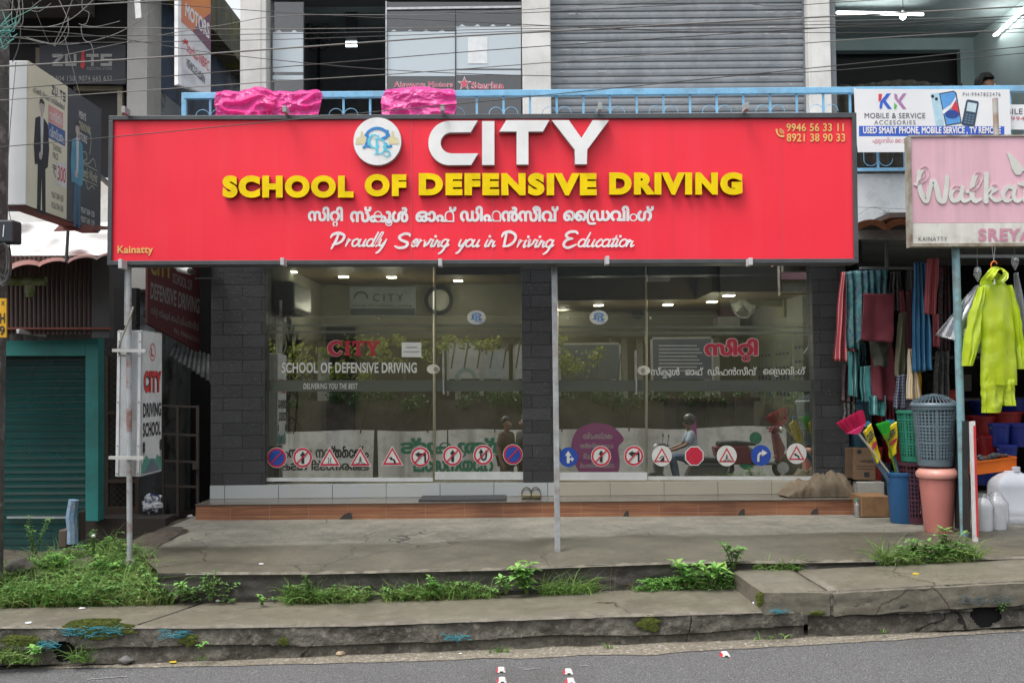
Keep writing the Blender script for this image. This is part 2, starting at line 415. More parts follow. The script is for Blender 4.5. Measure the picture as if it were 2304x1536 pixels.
def leafy(name, col, tip=None, val=.35):
    m = mat(name, col, .55, col2=tip or tuple(c * 1.35 for c in col), scale=3, island=val, spec=.35)
    N, L = m.node_tree.nodes, m.node_tree.links; b = N['Principled BSDF']; t = N.new('ShaderNodeBsdfTranslucent')
    src = b.inputs['Base Color'].links[0].from_socket; L.new(src, t.inputs[0]); x = N.new('ShaderNodeMixShader'); x.inputs[0].default_value = .3
    L.new(b.outputs[0], x.inputs[1]); L.new(t.outputs[0], x.inputs[2]); L.new(x.outputs[0], N['Material Output'].inputs['Surface']); return m

W_ = (.8, .8, .78)
white_paint = mat('white_paint', (.7, .69, .66), .6, (.54, .53, .5), 3, streak=((.35, .33, .3), 9, .35), bump=.001, bscale=30)
white_plain = plain('white_plastic', (.8, .8, .8), .4)
black_plain = plain('black_plastic', (.02, .02, .022), .45)
dark_grey = plain('dark_grey_metal', (.07, .072, .078), .5)
steel = mat('steel', (.5, .5, .5), .38, (.35, .35, .36), 20, metal=.8)
galv = mat('galvanised_pipe', (.48, .5, .51), .5, (.33, .35, .36), 14, metal=.35, stain=((.3, .2, .13), 5, .5))
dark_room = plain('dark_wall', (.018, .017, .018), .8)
concrete = mat('concrete', (.245, .232, .188), .85, (.155, .148, .12), 2.2, stain=[((.1, .094, .07), 1.6, .5), ((.33, .31, .26), 9, .3), ((.11, .1, .08), 60, .35)], pits=((.09, .082, .065), 22, .45), cracks=((.06, .054, .045), .8, .004), bump=.006, bscale=34)
kerb_concrete = mat('kerb_concrete', (.148, .138, .112), .88, (.075, .067, .053), 3, stain=[((.035, .032, .026), 2.2, .6), ((.22, .2, .165), 11, .4), ((.05, .045, .036), 38, .5)], pits=((.28, .255, .21), 30, .4), cracks=((.018, .016, .013), 1.2, .007), bump=.018, bscale=22)
wall_black = mat('damp_wall', (.075, .07, .058), .85, (.028, .026, .024), 3.5, stain=[((.13, .12, .1), 7, .4), ((.03, .028, .024), 40, .5)], bump=.012, bscale=18)
asphalt = mat('asphalt', (.125, .125, .128), .8, (.05, .05, .052), 115, detail=4, mix=(.36, .64), stain=[((.08, .08, .083), .9, .4), ((.36, .36, .35), 120, .5), ((.06, .058, .054), .35, .5)], pits=((.035, .035, .036), 70, .4), bump=.007, bscale=150)
gravel = mat('gravel', (.25, .222, .17), .9, (.12, .105, .08), 60, detail=4, pits=((.42, .4, .36), 40, .6), stain=[((.26, .25, .22), 40, .5), ((.12, .1, .075), 1.5, .5)], bump=.008, bscale=70)
dirt = mat('dirt', (.07, .055, .04), .95, (.03, .025, .019), 6, stain=((.13, .11, .085), 14, .4), bump=.02, bscale=20)
stone = brick('stone_cladding', ((.026, .027, .029), (.046, .047, .05)), (.008, .008, .008), .36, .117, .004, .5, 'xz', .5, speck=((.2, .2, .2), 70), bump=.005, stain=((.022, .022, .022), 2, .6), grain=.004, gscale=45)
tile_white = brick('white_tile', ((.44, .47, .47), (.4, .43, .43)), (.08, .08, .08), .5, .6, .003, 0, 'xz', .18, bump=.001, stain=((.42, .41, .36), 2.5, .5), shift=(.18, .33), grain=.0001)
tile_cream = brick('cream_tile', ((.4, .38, .3), (.37, .35, .28)), (.08, .08, .08), .5, .6, .003, 0, 'xz', .2, bump=.001, stain=((.33, .31, .25), 2.5, .5), shift=(.1, .33), grain=.0001)
tile_wood = brick('wood_look_tile', ((.27, .11, .06), (.2, .08, .048)), (.36, .22, .15), .345, .0855, .002, .0, 'xz', .42, bump=.001, wood=(.4, .2, .1), shift=(.09, .031), stain=((.08, .04, .028), 2.2, .5), grain=.0003)
porch_floor = mat('porch_floor_tile', (.15, .135, .115), .25, (.09, .08, .068), 3, stain=((.2, .18, .15), 6, .4))
red_panel = mat('red_panel', (.93, .038, .066), .38, (.9, .034, .058), .7, streak=[((.92, .16, .19), 11, .09), ((.55, .02, .035), 16, .07)], spec=.28)
yellow_face = plain('yellow_letter', (.95, .68, .0), .45, spec=.2)
white_face = mat('white_letter', (.85, .85, .84), .35, (.75, .75, .74), 5)
cream_ink = plain('cream_ink', (.85, .52, .16), .5)
white_ink = plain('white_ink', (.85, .85, .85), .5)
black_ink = plain('black_ink', (.02, .02, .022), .6)
grey_ink = plain('grey_ink', (.1, .1, .11), .6)
red_ink = plain('red_ink', (.62, .03, .04), .5)
blue_ink = plain('blue_ink', (.02, .08, .4), .5)
pane = glassy('shop_glass', (.48, .51, .43), .66, colr=(.86, .88, .82), body=(.5, .52, .46), amt=.025)
film = glassy('frosted_film', (.55, .58, .52), .05, .4, (.2, .215, .18), .3)
film_dense = glassy('dense_film', (.3, .3, .28), .04, .4, (.075, .083, .066), .85)

# ---------------------------------------------------------------- ground, road, kerb, pavement, apron
def line(pts, Y):
    w = sorted((tuple(P(x, y, Y)) for x, y in pts)); xs = [p[0] for p in w]; zs = [p[2] for p in w]
    k = (zs[-1] - zs[0]) / (xs[-1] - xs[0])
    def f(x):
        if x < xs[0]: return zs[0] + k * (x - xs[0])
        if x > xs[-1]: return zs[-1] + k * (x - xs[-1])
        return float(np.interp(x, xs, zs))
    return f
YK, YB = 6.0, 6.63
kerb_base = line([(0, 1484), (208, 1481), (800, 1471), (1047, 1462), (1500, 1447), (1714, 1432), (2304, 1397)], YK)
kerb_top = line([(0, 1407), (440, 1407), (798, 1402), (1047, 1393), (1400, 1381), (1500, 1379), (1694, 1373)], YK)
pave_back = line([(0, 1364), (396, 1357), (649, 1353), (700, 1353), (1082, 1341), (1500, 1323), (1643, 1319)], YB)
slab_front = line([(1714, 1328), (1859, 1329), (2028, 1320), (2304, 1305)], YK)
slab_back = line([(1647, 1282), (1785, 1281), (2304, 1256)], YB)
apron_front = line([(323, 1288), (700, 1287), (1116, 1278), (1500, 1264), (1643, 1262), (1790, 1262), (2304, 1252)], YB)
apron_back = line([(440, 1170), (1900, 1157)], 8.86)
SLOPE = (kerb_base(3) - kerb_base(-3)) / 6; Z0 = kerb_base(0)
def road_z(x, y):
    x = max(-14, min(14, x)); return Z0 - .012 + SLOPE * x - .05 * (6.0 - max(y, -2.4)) - .005 * max(0, 5.2 - max(y, -2.4)) ** 2
def nz(x, y, s=1.0, seed=0): return mnoise.noise(V((x * s, y * s, seed * 7.3)))
structure(MB().add([(-300, -300, -1.6), (300, -300, -1.6), (300, 300, -1.6), (-300, 300, -1.6)], [(0, 1, 2, 3)]).build('ground', dirt))
ROAD0 = -2.4
structure(MB().grid(lambda u, v: (lambda x, y: (x, y, road_z(x, y)))(-30 + 60 * u, ROAD0 + (6.3 - ROAD0) * v), 120, 20).build('road', asphalt, smooth=True))
def edge_y(x):                                  # where the asphalt gives way to grit
    px = 1152 + x / 5.4 * F
    py = np.interp(px, [-200, 0, 700, 1400, 1500, 2304, 2600], [1510, 1505, 1494, 1473, 1471, 1425, 1408])
    p = P(px, py, 5.6); d = p - CAM; lo, hi = 3.0, 6.0
    for _ in range(30):
        m = (lo + hi) / 2; q = CAM + d * (m / d.y)
        if q.z > road_z(x, m): lo = m
        else: hi = m
    return lo + .035 * nz(x, 0, 2.5, 1) + .015 * nz(x, 0, 9, 2)
structure(MB().grid(lambda u, v: (lambda x: (lambda y: (x, y, road_z(x, y) + .004 + (.02 + .01 * nz(x, y, 6, 3)) * v ** 1.5))(edge_y(x) * (1 - v) + 6.1 * v))(-9 + 18 * u), 240, 8).build('gutter', gravel, smooth=True))

X_STEP = P(1712, 1328, YK).x
def rough(x, z, a=.012, s=5, seed=0): return a * nz(x, z, s, seed) + a * .6 * nz(x, z, s * 3, seed + 1)
holes = [(lambda p: (p.x, p.z, .07, .055))(P(147, 1457, YK)), (lambda p: (p.x, p.z, .09, .085))(P(2222, 1368, YK))]
def kerb_face(topf, x0, x1, y0):
    def fn(u, v):
        x = x0 + (x1 - x0) * u; zb, zt = kerb_base(x) - .03, topf(x)
        z = zb + (zt - zb) * v; lip = .02 if v > .45 + .12 * nz(x, 0, 1.3, 5) else 0
        return (x, y0 - lip + rough(x, z, .014, 6, 2) * (1 - v ** 8) + .01 * max(0, v - .93) / .07, z)
    return fn
def nohole(x0, x1, topf):
    def c(u, v):
        x = x0 + (x1 - x0) * u; z = kerb_base(x) + (topf(x) - kerb_base(x)) * v
        for hx, hz, a, b in holes:
            if ((x - hx) / a) ** 2 + ((z - hz) / b) ** 2 + .5 * nz(x, z, 18) < 1: return False
        return True
    return c
def pave_top(front, back, x0, x1, skew0=0, skew1=0, lift=0):
    def fn(u, v):
        a = x0 + (x1 - x0) * u; x = a + (skew0 * (1 - u) + skew1 * u) * v; y = YK - .005 + (YB - YK + .01) * v
        if v == 0: y += .012 * nz(x, 1, 8)
        return (x, y, front(x) * (1 - v) + back(x) * v + .004 * nz(x, y, 5, 4) - (.008 if v == 0 else 0) + lift)
    return fn
seam = P(300, 1397, YK).x
wet_conc = mat('wet_pavement', (.178, .162, .124), .45, (.118, .109, .083), 1.4, stain=[((.095, .084, .06), 2.3, .55), ((.27, .24, .185), 8, .35), ((.1, .09, .068), 55, .35)], pits=((.08, .07, .05), 26, .4), cracks=((.06, .05, .038), .7, .0035), bump=.003, bscale=40, rvar=.18)
for a, b, sk0, sk1 in ((-9, seam - .012, 0, -.22), (seam + .012, X_STEP + .02, -.22, -.05)):
    m = MB(); n = int((b - a) / .03)
    m.grid(pave_top(kerb_top, pave_back, a, b, -sk0, -sk1), n, 10)
    structure(m.build('pavement', wet_conc, smooth=True))
m = MB().grid(kerb_face(kerb_top, -9, X_STEP + .25, YK), 900, 40, nohole(-9, X_STEP + .25, kerb_top))
m.grid(kerb_face(slab_front, X_STEP + .28, 8, YK + .012), 560, 60, nohole(X_STEP + .28, 8, slab_front))
structure(m.build('kerb', kerb_concrete, smooth=True))
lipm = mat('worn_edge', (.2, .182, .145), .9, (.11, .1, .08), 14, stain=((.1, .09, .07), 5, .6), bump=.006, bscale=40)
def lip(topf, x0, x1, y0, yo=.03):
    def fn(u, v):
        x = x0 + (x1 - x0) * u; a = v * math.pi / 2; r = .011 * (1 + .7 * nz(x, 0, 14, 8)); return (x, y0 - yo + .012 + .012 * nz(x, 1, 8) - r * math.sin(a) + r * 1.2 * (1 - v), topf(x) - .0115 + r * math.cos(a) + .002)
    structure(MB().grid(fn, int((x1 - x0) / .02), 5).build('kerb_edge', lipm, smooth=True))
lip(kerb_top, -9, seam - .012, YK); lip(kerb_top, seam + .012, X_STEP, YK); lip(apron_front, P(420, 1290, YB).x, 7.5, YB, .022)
m = MB()
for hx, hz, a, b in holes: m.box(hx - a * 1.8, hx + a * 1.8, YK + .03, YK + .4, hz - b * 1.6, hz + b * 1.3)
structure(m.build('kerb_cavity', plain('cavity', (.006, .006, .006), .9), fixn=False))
# the raised slabs at the right: thick concrete covers, the first one loose
def slab(px0, px1, bx0, bx1, name, dz=0):
    x0, x1 = P(px0, 1330, YK).x, P(px1, 1330, YK).x; b0, b1 = P(bx0, 1282, YB).x, P(bx1, 1282, YB).x; m = MB(); n = max(6, int((x1 - x0) / .03))
    def top(u, v):
        x = (x0 + (x1 - x0) * u) * (1 - v) + (b0 + (b1 - b0) * u) * v; y = YK - .02 + (YB - YK + .02) * v
        e = .012 if (v == 0 or u in (0, 1)) else 0
        return (x, y + (.01 * nz(x, y, 9) if v == 0 else 0), slab_front(x) * (1 - v) + slab_back(x) * v - e + .004 * nz(x, y, 6) + dz)
    m.grid(top, n, 12)
    H = .13
    m.grid(lambda u, v: (lambda t: (t[0], t[1] + rough(t[0], v, .008, 7) * (1 - (v == 1)), t[2] - H * (1 - v) + (.02 * nz(t[0], 3, 4) if v == 0 else 0)))(top(u, 0)), n, 6)
    for uu in (0, 1): m.grid(lambda u, v: (lambda t: (t[0] + rough(t[1], v, .006, 9) * (1 - (v == 1)), t[1], t[2] - H * (1 - v)))(top(uu, u)), 12, 6)
    return structure(m.build(name, wet_conc, smooth=True))
slab(1714, 1864, 1647, 1786, 'pavement_slab', .004)
slab(1872, 2700, 1792, 2500, 'pavement_slab')
# retaining face between pavement and apron, then the apron with its dry strip under the canopy
AX0 = P(376, 1290, YB).x
structure(MB().grid(lambda u, v: (lambda x: (x, YB + rough(x, v, .012, 5, 7) * (1 - v ** 6) - .01 * (v > .9), pave_back(x) - .03 + (apron_front(x) - pave_back(x) + .03) * v))(AX0 - .06 + (8.0 - AX0 + .06) * u), 300, 12).build('retaining_face', wall_black, smooth=True))
ap = concrete.copy(); ap.name = 'apron_concrete'; N, L = ap.node_tree.nodes, ap.node_tree.links; b = N['Principled BSDF']
src = b.inputs['Base Color'].links[0].from_socket; g = [n for n in N if n.type == 'NEW_GEOMETRY'][0]
sp = N.new('ShaderNodeSeparateXYZ'); L.new(g.outputs['Position'], sp.inputs[0])
q = N.new('ShaderNodeMath'); q.operation = 'MULTIPLY_ADD'; q.inputs[1].default_value = -.05; L.new(sp.outputs['X'], q.inputs[0]); L.new(sp.outputs['Y'], q.inputs[2])
n1 = N.new('ShaderNodeTexNoise'); n1.inputs['Scale'].default_value = 1.7; n1.inputs['Detail'].default_value = 7; L.new(g.outputs['Position'], n1.inputs['Vector'])
q2 = N.new('ShaderNodeMath'); q2.operation = 'MULTIPLY_ADD'; q2.inputs[1].default_value = .35; L.new(n1.outputs['Fac'], q2.inputs[0]); L.new(q.outputs[0], q2.inputs[2])
mr = N.new('ShaderNodeMapRange'); mr.inputs['From Min'].default_value = 7.83; mr.inputs['From Max'].default_value = 7.95; L.new(q2.outputs[0], mr.inputs['Value'])
mx = N.new('ShaderNodeMix'); mx.data_type = 'RGBA'; mx.blend_type = 'MULTIPLY'; mx.inputs[7].default_value = (.5, .48, .42, 1); iv = N.new('ShaderNodeMath'); iv.operation = 'SUBTRACT'; iv.inputs[0].default_value = 1
L.new(mr.outputs[0], iv.inputs[1]); L.new(iv.outputs[0], mx.inputs[0]); L.new(src, mx.inputs[6]); L.new(mx.outputs[2], b.inputs['Base Color'])
rr = N.new('ShaderNodeMapRange'); rr.inputs['To Min'].default_value = .5; rr.inputs['To Max'].default_value = .9; L.new(mr.outputs[0], rr.inputs['Value']); L.new(rr.outputs[0], b.inputs['Roughness'])
AXb = P(430, 1172, 8.86).x; AXm = P(305, 1236, 7.7).x
def apron_fn(u, v):
    y = YB + (10.6 - YB) * v
    xl = float(np.interp(y, [YB, 7.7, 8.86, 10.6], [AX0, AXm, AXb, AXb])) - .05
    x = xl + (8 - xl) * u ** 1.0; t = min(1, (y - YB) / (8.86 - YB))
    return (x, y - (.01 if v == 0 else 0), apron_front(x) * (1 - t) + apron_back(x) * t - (.012 if v == 0 else 0) + .004 * nz(x, y, 3) + .006 * nz(x, y, .8, 5))
structure(MB().grid(apron_fn, 160, 50).build('apron', ap, smooth=True))
def apron_z(x, y): t = min(1, (y - YB) / (8.86 - YB)); return apron_front(x) * (1 - t) + apron_back(x) * t
def bank_z(x, y):
    t = max(0, min(1, (y - YB) / 1.0)); lo = .2 * max(0, min(1, (-3.0 - x) / .35)) * max(0, min(1, (y - 7.2) / .8)); return -lo + pave_back(x) * (1 - t) + (apron_back(x) - .03) * t + (.06 * nz(x, y, 1.6, 3) + .03 * nz(x, y, 5, 4)) * min(1, t * 3)
structure(MB().grid(lambda u, v: (lambda x, y: (x, y, bank_z(x, y) - (.05 if x > -2.7 else 0)))(-9 + (AXb + .6 + 9) * u, YB - .02 + 5.2 * v), 120, 60).build('dirt_bank', dirt, smooth=True))

# ---------------------------------------------------------------- the driving school's building, ground floor
B = thing('shop_building', (0, 9.4, .4), 'two storey building with a glass fronted driving school below a balcony', 'building')
def xx(px, Y, py=850): return P(px, py, Y).x
def zz(py, Y, px=1152): return P(px, py, Y).z
Z_BAND, Z_PORCH = zz(1085, 9.33), zz(1115, 9.33)
SLAB0, SLAB1 = 3.06, 3.5
XL, XR = xx(474, 9.30), xx(1908, 9.30)
for a, b in ((474, 597), (1175, 1246), (1831, 1908)):
    MB().box(xx(a, 9.30), xx(b, 9.30), 9.30, 9.62, Z_BAND + .002, SLAB0).build('pillar', stone, B, bevel=.006)
MB().box(XL, xx(1252, 9.3), 9.29, 9.52, Z_PORCH + .002, Z_BAND).build('plinth', tile_white, B)
MB().box(xx(1252, 9.3) + .001, XR, 9.292, 9.52, Z_PORCH + .002, Z_BAND - .004).build('plinth', tile_cream, B)
# step with wood-look tiles on its face; the left end returns to the plinth
SX0, SX1 = P(440, 1150, 8.86).x, P(1936, 1140, 8.86).x
MB().box(SX0, SX1, 8.862, 9.9, .2, Z_PORCH - .006).build('step', tile_wood, B)
MB().box(SX0 - .006, SX1 + .006, 8.85, 9.9, Z_PORCH - .005, Z_PORCH).build('step_floor', porch_floor, B)
chip = plain('broken_tile_hole', (.05, .045, .04), .9)
for px, py, w, h in ((778, 1161, 15, 9), (1408, 1156, 7, 8), (1668, 1151, 8, 7), (1832, 1149, 9, 6)):
    pts = [(px - w, py + 7), (px - w * .4, py - h * .3), (px + w * .4, py - h), (px + w * .9, py - h * .8), (px + w, py + 7)]
    MB().polys([[pts]], planeY(8.86), NY, 0, .003).build('broken_tile', chip, B, fixn=False)
# glass: four sheets, two of them doors
def pane_part(name, x0, x1, y0, y1, parent, material, lift=0.0):
    return MB().polys([[[(x0, y1), (x1, y1), (x1, y0), (x0, y0)]]], PG, GN, 0, lift).build(name, material, parent, fixn=False)
alum = mat('aluminium_rail', (.66, .68, .67), .35, (.55, .57, .56), 6, metal=.3)
seal = plain('glass_edge', (.16, .17, .13), .3)
TOPY = 470
def fpoly(m, x0, x1, y0, y1, d=.02, lift=.0): return m.polys([[[(x0, y1), (x1, y1), (x1, y0), (x0, y0)]]], PG, GN, d, lift)
wins = []
for kind, x0, x1, yb in (('window', 601, 974, 1074), ('door', 979, 1176, 1061), ('door', 1256, 1453, 1062), ('window', 1457, 1831, 1071)):
    e = thing('glass_' + kind, PG((x0 + x1) / 2, yb), None, None); join(e, B); wins.append(e)
    pane_part('pane', x0, x1, TOPY, yb, e, pane)
    m = MB()
    if kind == 'window': fpoly(m, x0, x1, yb, yb + 8, .012, .004); m.build('bottom_rail', alum, e)
    else:
        fpoly(m, x0, x1 + 2, yb, yb + 17, .02, .012); m.build('bottom_rail', alum, e)
    m = MB(); ex = x0 if x0 in (979,) else (x1 if x1 in (1453,) else None)
    if ex: fpoly(m, ex - 1.6, ex + 1.6, TOPY, yb, .006, .003); m.build('edge_strip', seal, e)
    else: fpoly(m, (x0 if x0 == 601 else x1) - 3, (x0 if x0 == 601 else x1) + 1, TOPY, yb, .006, .003); m.build('edge_strip', seal, e)
# film on the glass
for i, (x0, x1) in enumerate(((602, 973), (981, 1175), (1257, 1450), (1459, 1829))):
    r = i > 1; o = 4 if r else 0
    for a, b in ((729 + o, 735 + o), (744 + o * .5, 750 + o * .5)): pane_part('film_stripe', x0, x1, a, b, wins[i], film, .002)
    pane_part('film_band', x0, x1, 855, 880, wins[i], film_dense, .002)
# locks and handles
lockm = plain('lock_plate', (.6, .58, .5), .35)
for i, cx, cy, kx, hx, ang in ((1, 975, 830, 981, 997, 0), (2, 1448, 833, 1446, 1430, 0)):
    m = MB().polys([[circ(cx, cy, 14.5, 10.5)]], PG, GN, .006, .006); lk = m.build('lock', lockm, wins[i])
    MB().polys([[circ(kx, cy, 5, 5)]], PG, GN, .006, .014).build('keyhole', plain('key_ring', (.25, .24, .2), .4), lk)
    a, b = PG(hx, 788) + GN * .04, PG(hx + (2 if i == 1 else 1), 887) + GN * .04
    m = MB().tube([a, b], .0085, 10)
    for t in (.12, .88): q = a.lerp(b, t); m.tube([q, q - GN * .045], .007, 8)
    m.build('handle', steel, wins[i], smooth=True)
# slab serif CITY on the glass
def serif_city():
    W = .26; out = []
    C_ = stroke([(1.02, .98), (.75, 1.24), (.35, 1.1), (.14, .68), (.35, .22), (.75, .08), (1.02, .4)], .26, 6, [.7, .9, 1.3, 1.4, 1.3, .9, .6], False)
    out.append([C_[0]]); out.append([[(.98, .82), (1.1, .82), (1.1, 1.34), (.98, 1.34)]])
    def bar(x0, x1, y0, y1): out.append([[(x0, y0), (x1, y0), (x1, y1), (x0, y1)]])
    bar(1.36, 1.66, 0, 1.34); bar(1.24, 1.78, 0, .14); bar(1.24, 1.78, 1.2, 1.34)
    bar(2.2, 2.5, 0, 1.2); bar(2.06, 2.64, 0, .14); bar(1.88, 2.82, 1.14, 1.34); bar(1.88, 2.0, .84, 1.2); bar(2.7, 2.82, .84, 1.2)
    bar(3.3, 3.6, 0, .6); bar(3.18, 3.72, 0, .14); out.append([[(3.3, .55), (3.6, .55), (3.3, 1.26), (2.98, 1.26)]]); out.append([[(3.3, .55), (3.6, .55), (3.94, 1.26), (3.66, 1.26)]])
    bar(2.86, 3.44, 1.2, 1.34); bar(3.5, 4.06, 1.2, 1.34)
    return out
g_red = plain('glass_red_vinyl', (.36, .02, .04), .5); g_white = plain('glass_white_vinyl', (.55, .55, .52), .5); g_grey = plain('glass_grey_vinyl', (.5, .51, .48), .5)
cs = fit(serif_city(), 737, 766, 856, 801)
letter([[fatten(g[0], 1.5 if area(g[0]) > 0 else 1.5)] for g in cs], PG, GN, plain('glass_pink_outline', (.5, .33, .33), .5), 'lettering_outline', wins[0], 0, .004)
letter(cs, PG, GN, g_red, 'lettering', wins[0], 0, .0065)
letter(text('SCHOOL OF DEFENSIVE DRIVING', 634, 815, 938, 839, .03, 1.06), PG, GN, g_grey, 'lettering', wins[0], 0, .004)
letter(text('DELIVERING YOU THE BEST', 683, 862, 805, 875, .015, 1.1, .12), PG, GN, g_grey, 'lettering', wins[0], 0, .006)
letter(text('YOUR SCHOOL OF MOTORING', 1563, 862, 1715, 874, .015, 1.1, .12), PG, GN, grey_ink, 'lettering', wins[3], 0, .006)
sit = mal(['സി', '^റ', 'ി'], .05); letter(fit(mal(['സി', '^റ', 'ി'], .085), 1583, 760, 1707, 815), PG, GN, plain('glass_pink_outline', (.5, .33, .33)), 'lettering_outline', wins[3], 0, .004)
letter(fit(sit, 1585, 762, 1705, 813), PG, GN, g_red, 'lettering', wins[3], 0, .0065)
for pcs, x0, x1, y0, y1 in ((['സ്', '^ക', 'ൂൾ'], 1464, 1529, 826, 851), (['ഓഫ്'], 1542, 1582, 826, 844), (['ഡിഫൻസീവ്'], 1592, 1702, 825, 844), (['െ', 'െ', '~', 'ഡവിംഗ്'], 1717, 1812, 824, 847)):
    letter(fit(mal(pcs, .018), x0, y0, x1, y1), PG, GN, g_grey, 'lettering', wins[3], 0, .004)
# paper notice taped to the left window
n_ = thing('paper_notice', PG(926, 787), 'small white paper notice taped on the left window beside the red lettering', 'notice')
pane_part('sheet', 904, 948, 770, 803, n_, plain('paper', (.62, .64, .6), .7), .006)
letter(text('WALKING IN?', 914, 779, 938, 783, .02), PG, GN, grey_ink, 'lettering', n_, 0, .008) if False else None
m = MB()
for y, a, b in ((780, 912, 939), (790, 908, 943)): m.polys([[[(a, y + 2.2), (b, y + 2.2), (b, y), (a, y)]]], PG, GN, 0, .008)
m.build('print', plain('faint_print', (.3, .32, .3), .7), n_, fixn=False)
# oval school emblem stickers and the logo
logo_blue, logo_cyan, logo_cream = plain('logo_blue', (.03, .25, .62), .5), plain('logo_cyan', (.12, .62, .8), .5), plain('logo_cream', (.78, .7, .42), .5)
def serifed(loop_fn, x0, y0, x1, y1): return fit(loop_fn, x0, y0, x1, y1)
def letC(): return [stroke([(.78, .72), (.6, .96), (.3, .9), (.1, .5), (.3, .1), (.6, .03), (.82, .22)], .16, 6, [.5, .5, .9, 1.2, .9, .5, .5], False)[0:1], [[(.74, .66), (.8, .66), (.8, 1.0), (.74, 1.0)]]]
def letD(): return [[[(.2, 0), (.36, 0), (.36, 1), (.2, 1)]], [[(.05, 0), (.5, 0), (.5, .05), (.05, .05)]], [[(.05, .95), (.5, .95), (.5, 1), (.05, 1)]], stroke([(.36, .97), (.7, .9), (.9, .5), (.7, .1), (.36, .03)], .15, 6, [.4, .6, 1.2, .6, .4], False)]
def letS(): return [stroke([(.75, .78), (.5, .97), (.2, .8), (.4, .55), (.7, .38), (.75, .12), (.4, .0), (.12, .22)], .15, 6, [.4, .6, 1, 1.1, 1.1, .9, .6, .4], False)]
def logo(cx, cy, r, mp, n, parent, ry=1.0, lift=.004, big=True):
    s = lambda x, y: (cx + x * r, cy + y * r * ry)
    def T(lp): return [[s(*p) for p in q] for q in lp]
    ring = arcband(0, -.02, .53, .12, R_(200), R_(340), 24)
    spoke1 = stroke([(.42, -.42), (.4, -.2), (.2, -.1)], .13, 4)[0]; spoke2 = stroke([(-.42, -.3), (-.4, -.12), (-.5, .22)], .1, 4)[0]; foot = stroke([(.36, .1), (.45, .22), (.58, .2)], .1, 4)[0]; ft2 = stroke([(-.58, .26), (-.45, .2), (-.3, .22)], .1, 4)[0]
    letter([T([q]) for q in (ring, spoke1, spoke2, foot, ft2)], mp, n, logo_blue, 'steering_wheel', parent, 0, lift + .0012, .0001)
    hands = []
    for sg in (-1, 1): hands.append(T([[(sg * a, b) for a, b in ((.48, .12), (.92, .12), (.88, -.12), (.72, -.2), (.68, -.44), (.6, -.4), (.58, -.2), (.46, -.12))]]))
    for h in hands: letter([h], mp, n, logo_cream, 'hand_mark', parent, 0, lift)
    L_ = []
    for fn, x0, y0, x1, y1 in ((letC, -.42, -.3, .1, .3), (letD, -.16, -.12, .4, .55), (letS, .22, .12, .56, .66)):
        L_ += [T(g) for g in fit(fn(), x0, y0, x1, y1)]
    letter(L_, mp, n, logo_cyan if big else logo_blue, 'monogram', parent, 0, lift + .0026, .00005)
for cx, cy, where in ((1072, 714, 'left glass door'), (1347, 714, 'right glass door')):
    e = thing('emblem_sticker', PG(cx, cy), 'oval white school emblem sticker high on the ' + where, 'sticker', 'emblem stickers on the doors')
    MB().polys([[circ(cx, cy, 21, 16)]], PG, GN, 0, .004).build('disc', plain('sticker_white', (.62, .63, .6), .5), e, fixn=False)
    logo(cx, cy, 21, PG, GN, e, .78, .006, False)
# traffic sign stickers along the foot of the glass
s_red, s_white, s_blue, s_black = plain('sticker_red', (.52, .02, .05), .45), plain('sticker_white', (.62, .63, .6), .5), plain('sticker_blue', (.02, .07, .36), .45), plain('sticker_black', (.02, .02, .02), .5)
arrow_up = [[[(-.12, .62), (.18, .62), (.18, -.2), (.36, -.2), (.03, -.66), (-.3, -.2), (-.12, -.2)]]]
arrow_left = [[[(.42, .6), (.42, -.12), (-.12, -.12), (-.12, .1), (-.6, -.25), (-.12, -.55), (-.12, -.38), (.62, -.38), (.62, .6)]]]
curve_left = [stroke([(.38, .5), (.25, .1), (-.1, -.12)], .24, 5, [1, 1, .8], False), [[(-.5, -.28), (-.02, -.36), (-.12, .14)]]]
uturn = [stroke([(-.22, -.3), (-.22, .2), (.05, .5), (.32, .2), (.32, -.5)], .18, 5, None, False), [[(-.5, -.22), (.06, -.22), (-.22, -.66)]]]
narrow = [stroke([(-.22, -.4), (-.1, 0), (-.22, .45)], .1, 5, None, False), stroke([(.22, -.4), (.1, 0), (.22, .45)], .1, 5, None, False)]
walker = [[circ(0, -.42, .1, .1, 12)], stroke([(0, -.3), (-.02, 0), (-.22, .34)], .12, 4), stroke([(-.02, 0), (.16, .15), (.2, .34)], .11, 4), stroke([(-.2, -.05), (0, -.26), (.2, -.08)], .08, 4)] + [[[(x, .5), (x + .09, .5), (x + .13, .28), (x + .06, .28)]] for x in (-.6, -.42, .3, .46)]
steep = [[[(-.34, .45), (.38, .45), (.38, -.35)]], stroke([(-.34, .05), (.1, -.3)], .16, 0)]
right_turn = [stroke([(-.28, .62), (-.28, .1), (-.1, -.2), (.15, -.24)], .24, 5, None, False), [[(.1, -.6), (.1, .1), (.66, -.26)]]]
ahead_right = [[[(-.18, .62), (.12, .62), (.12, -.15), (.34, -.15), (-.03, -.66), (-.4, -.15), (-.18, -.15)]], [[(.1, .1), (.34, .1), (.34, -.08), (.62, .2), (.34, .48), (.34, .3), (.1, .3)]]]
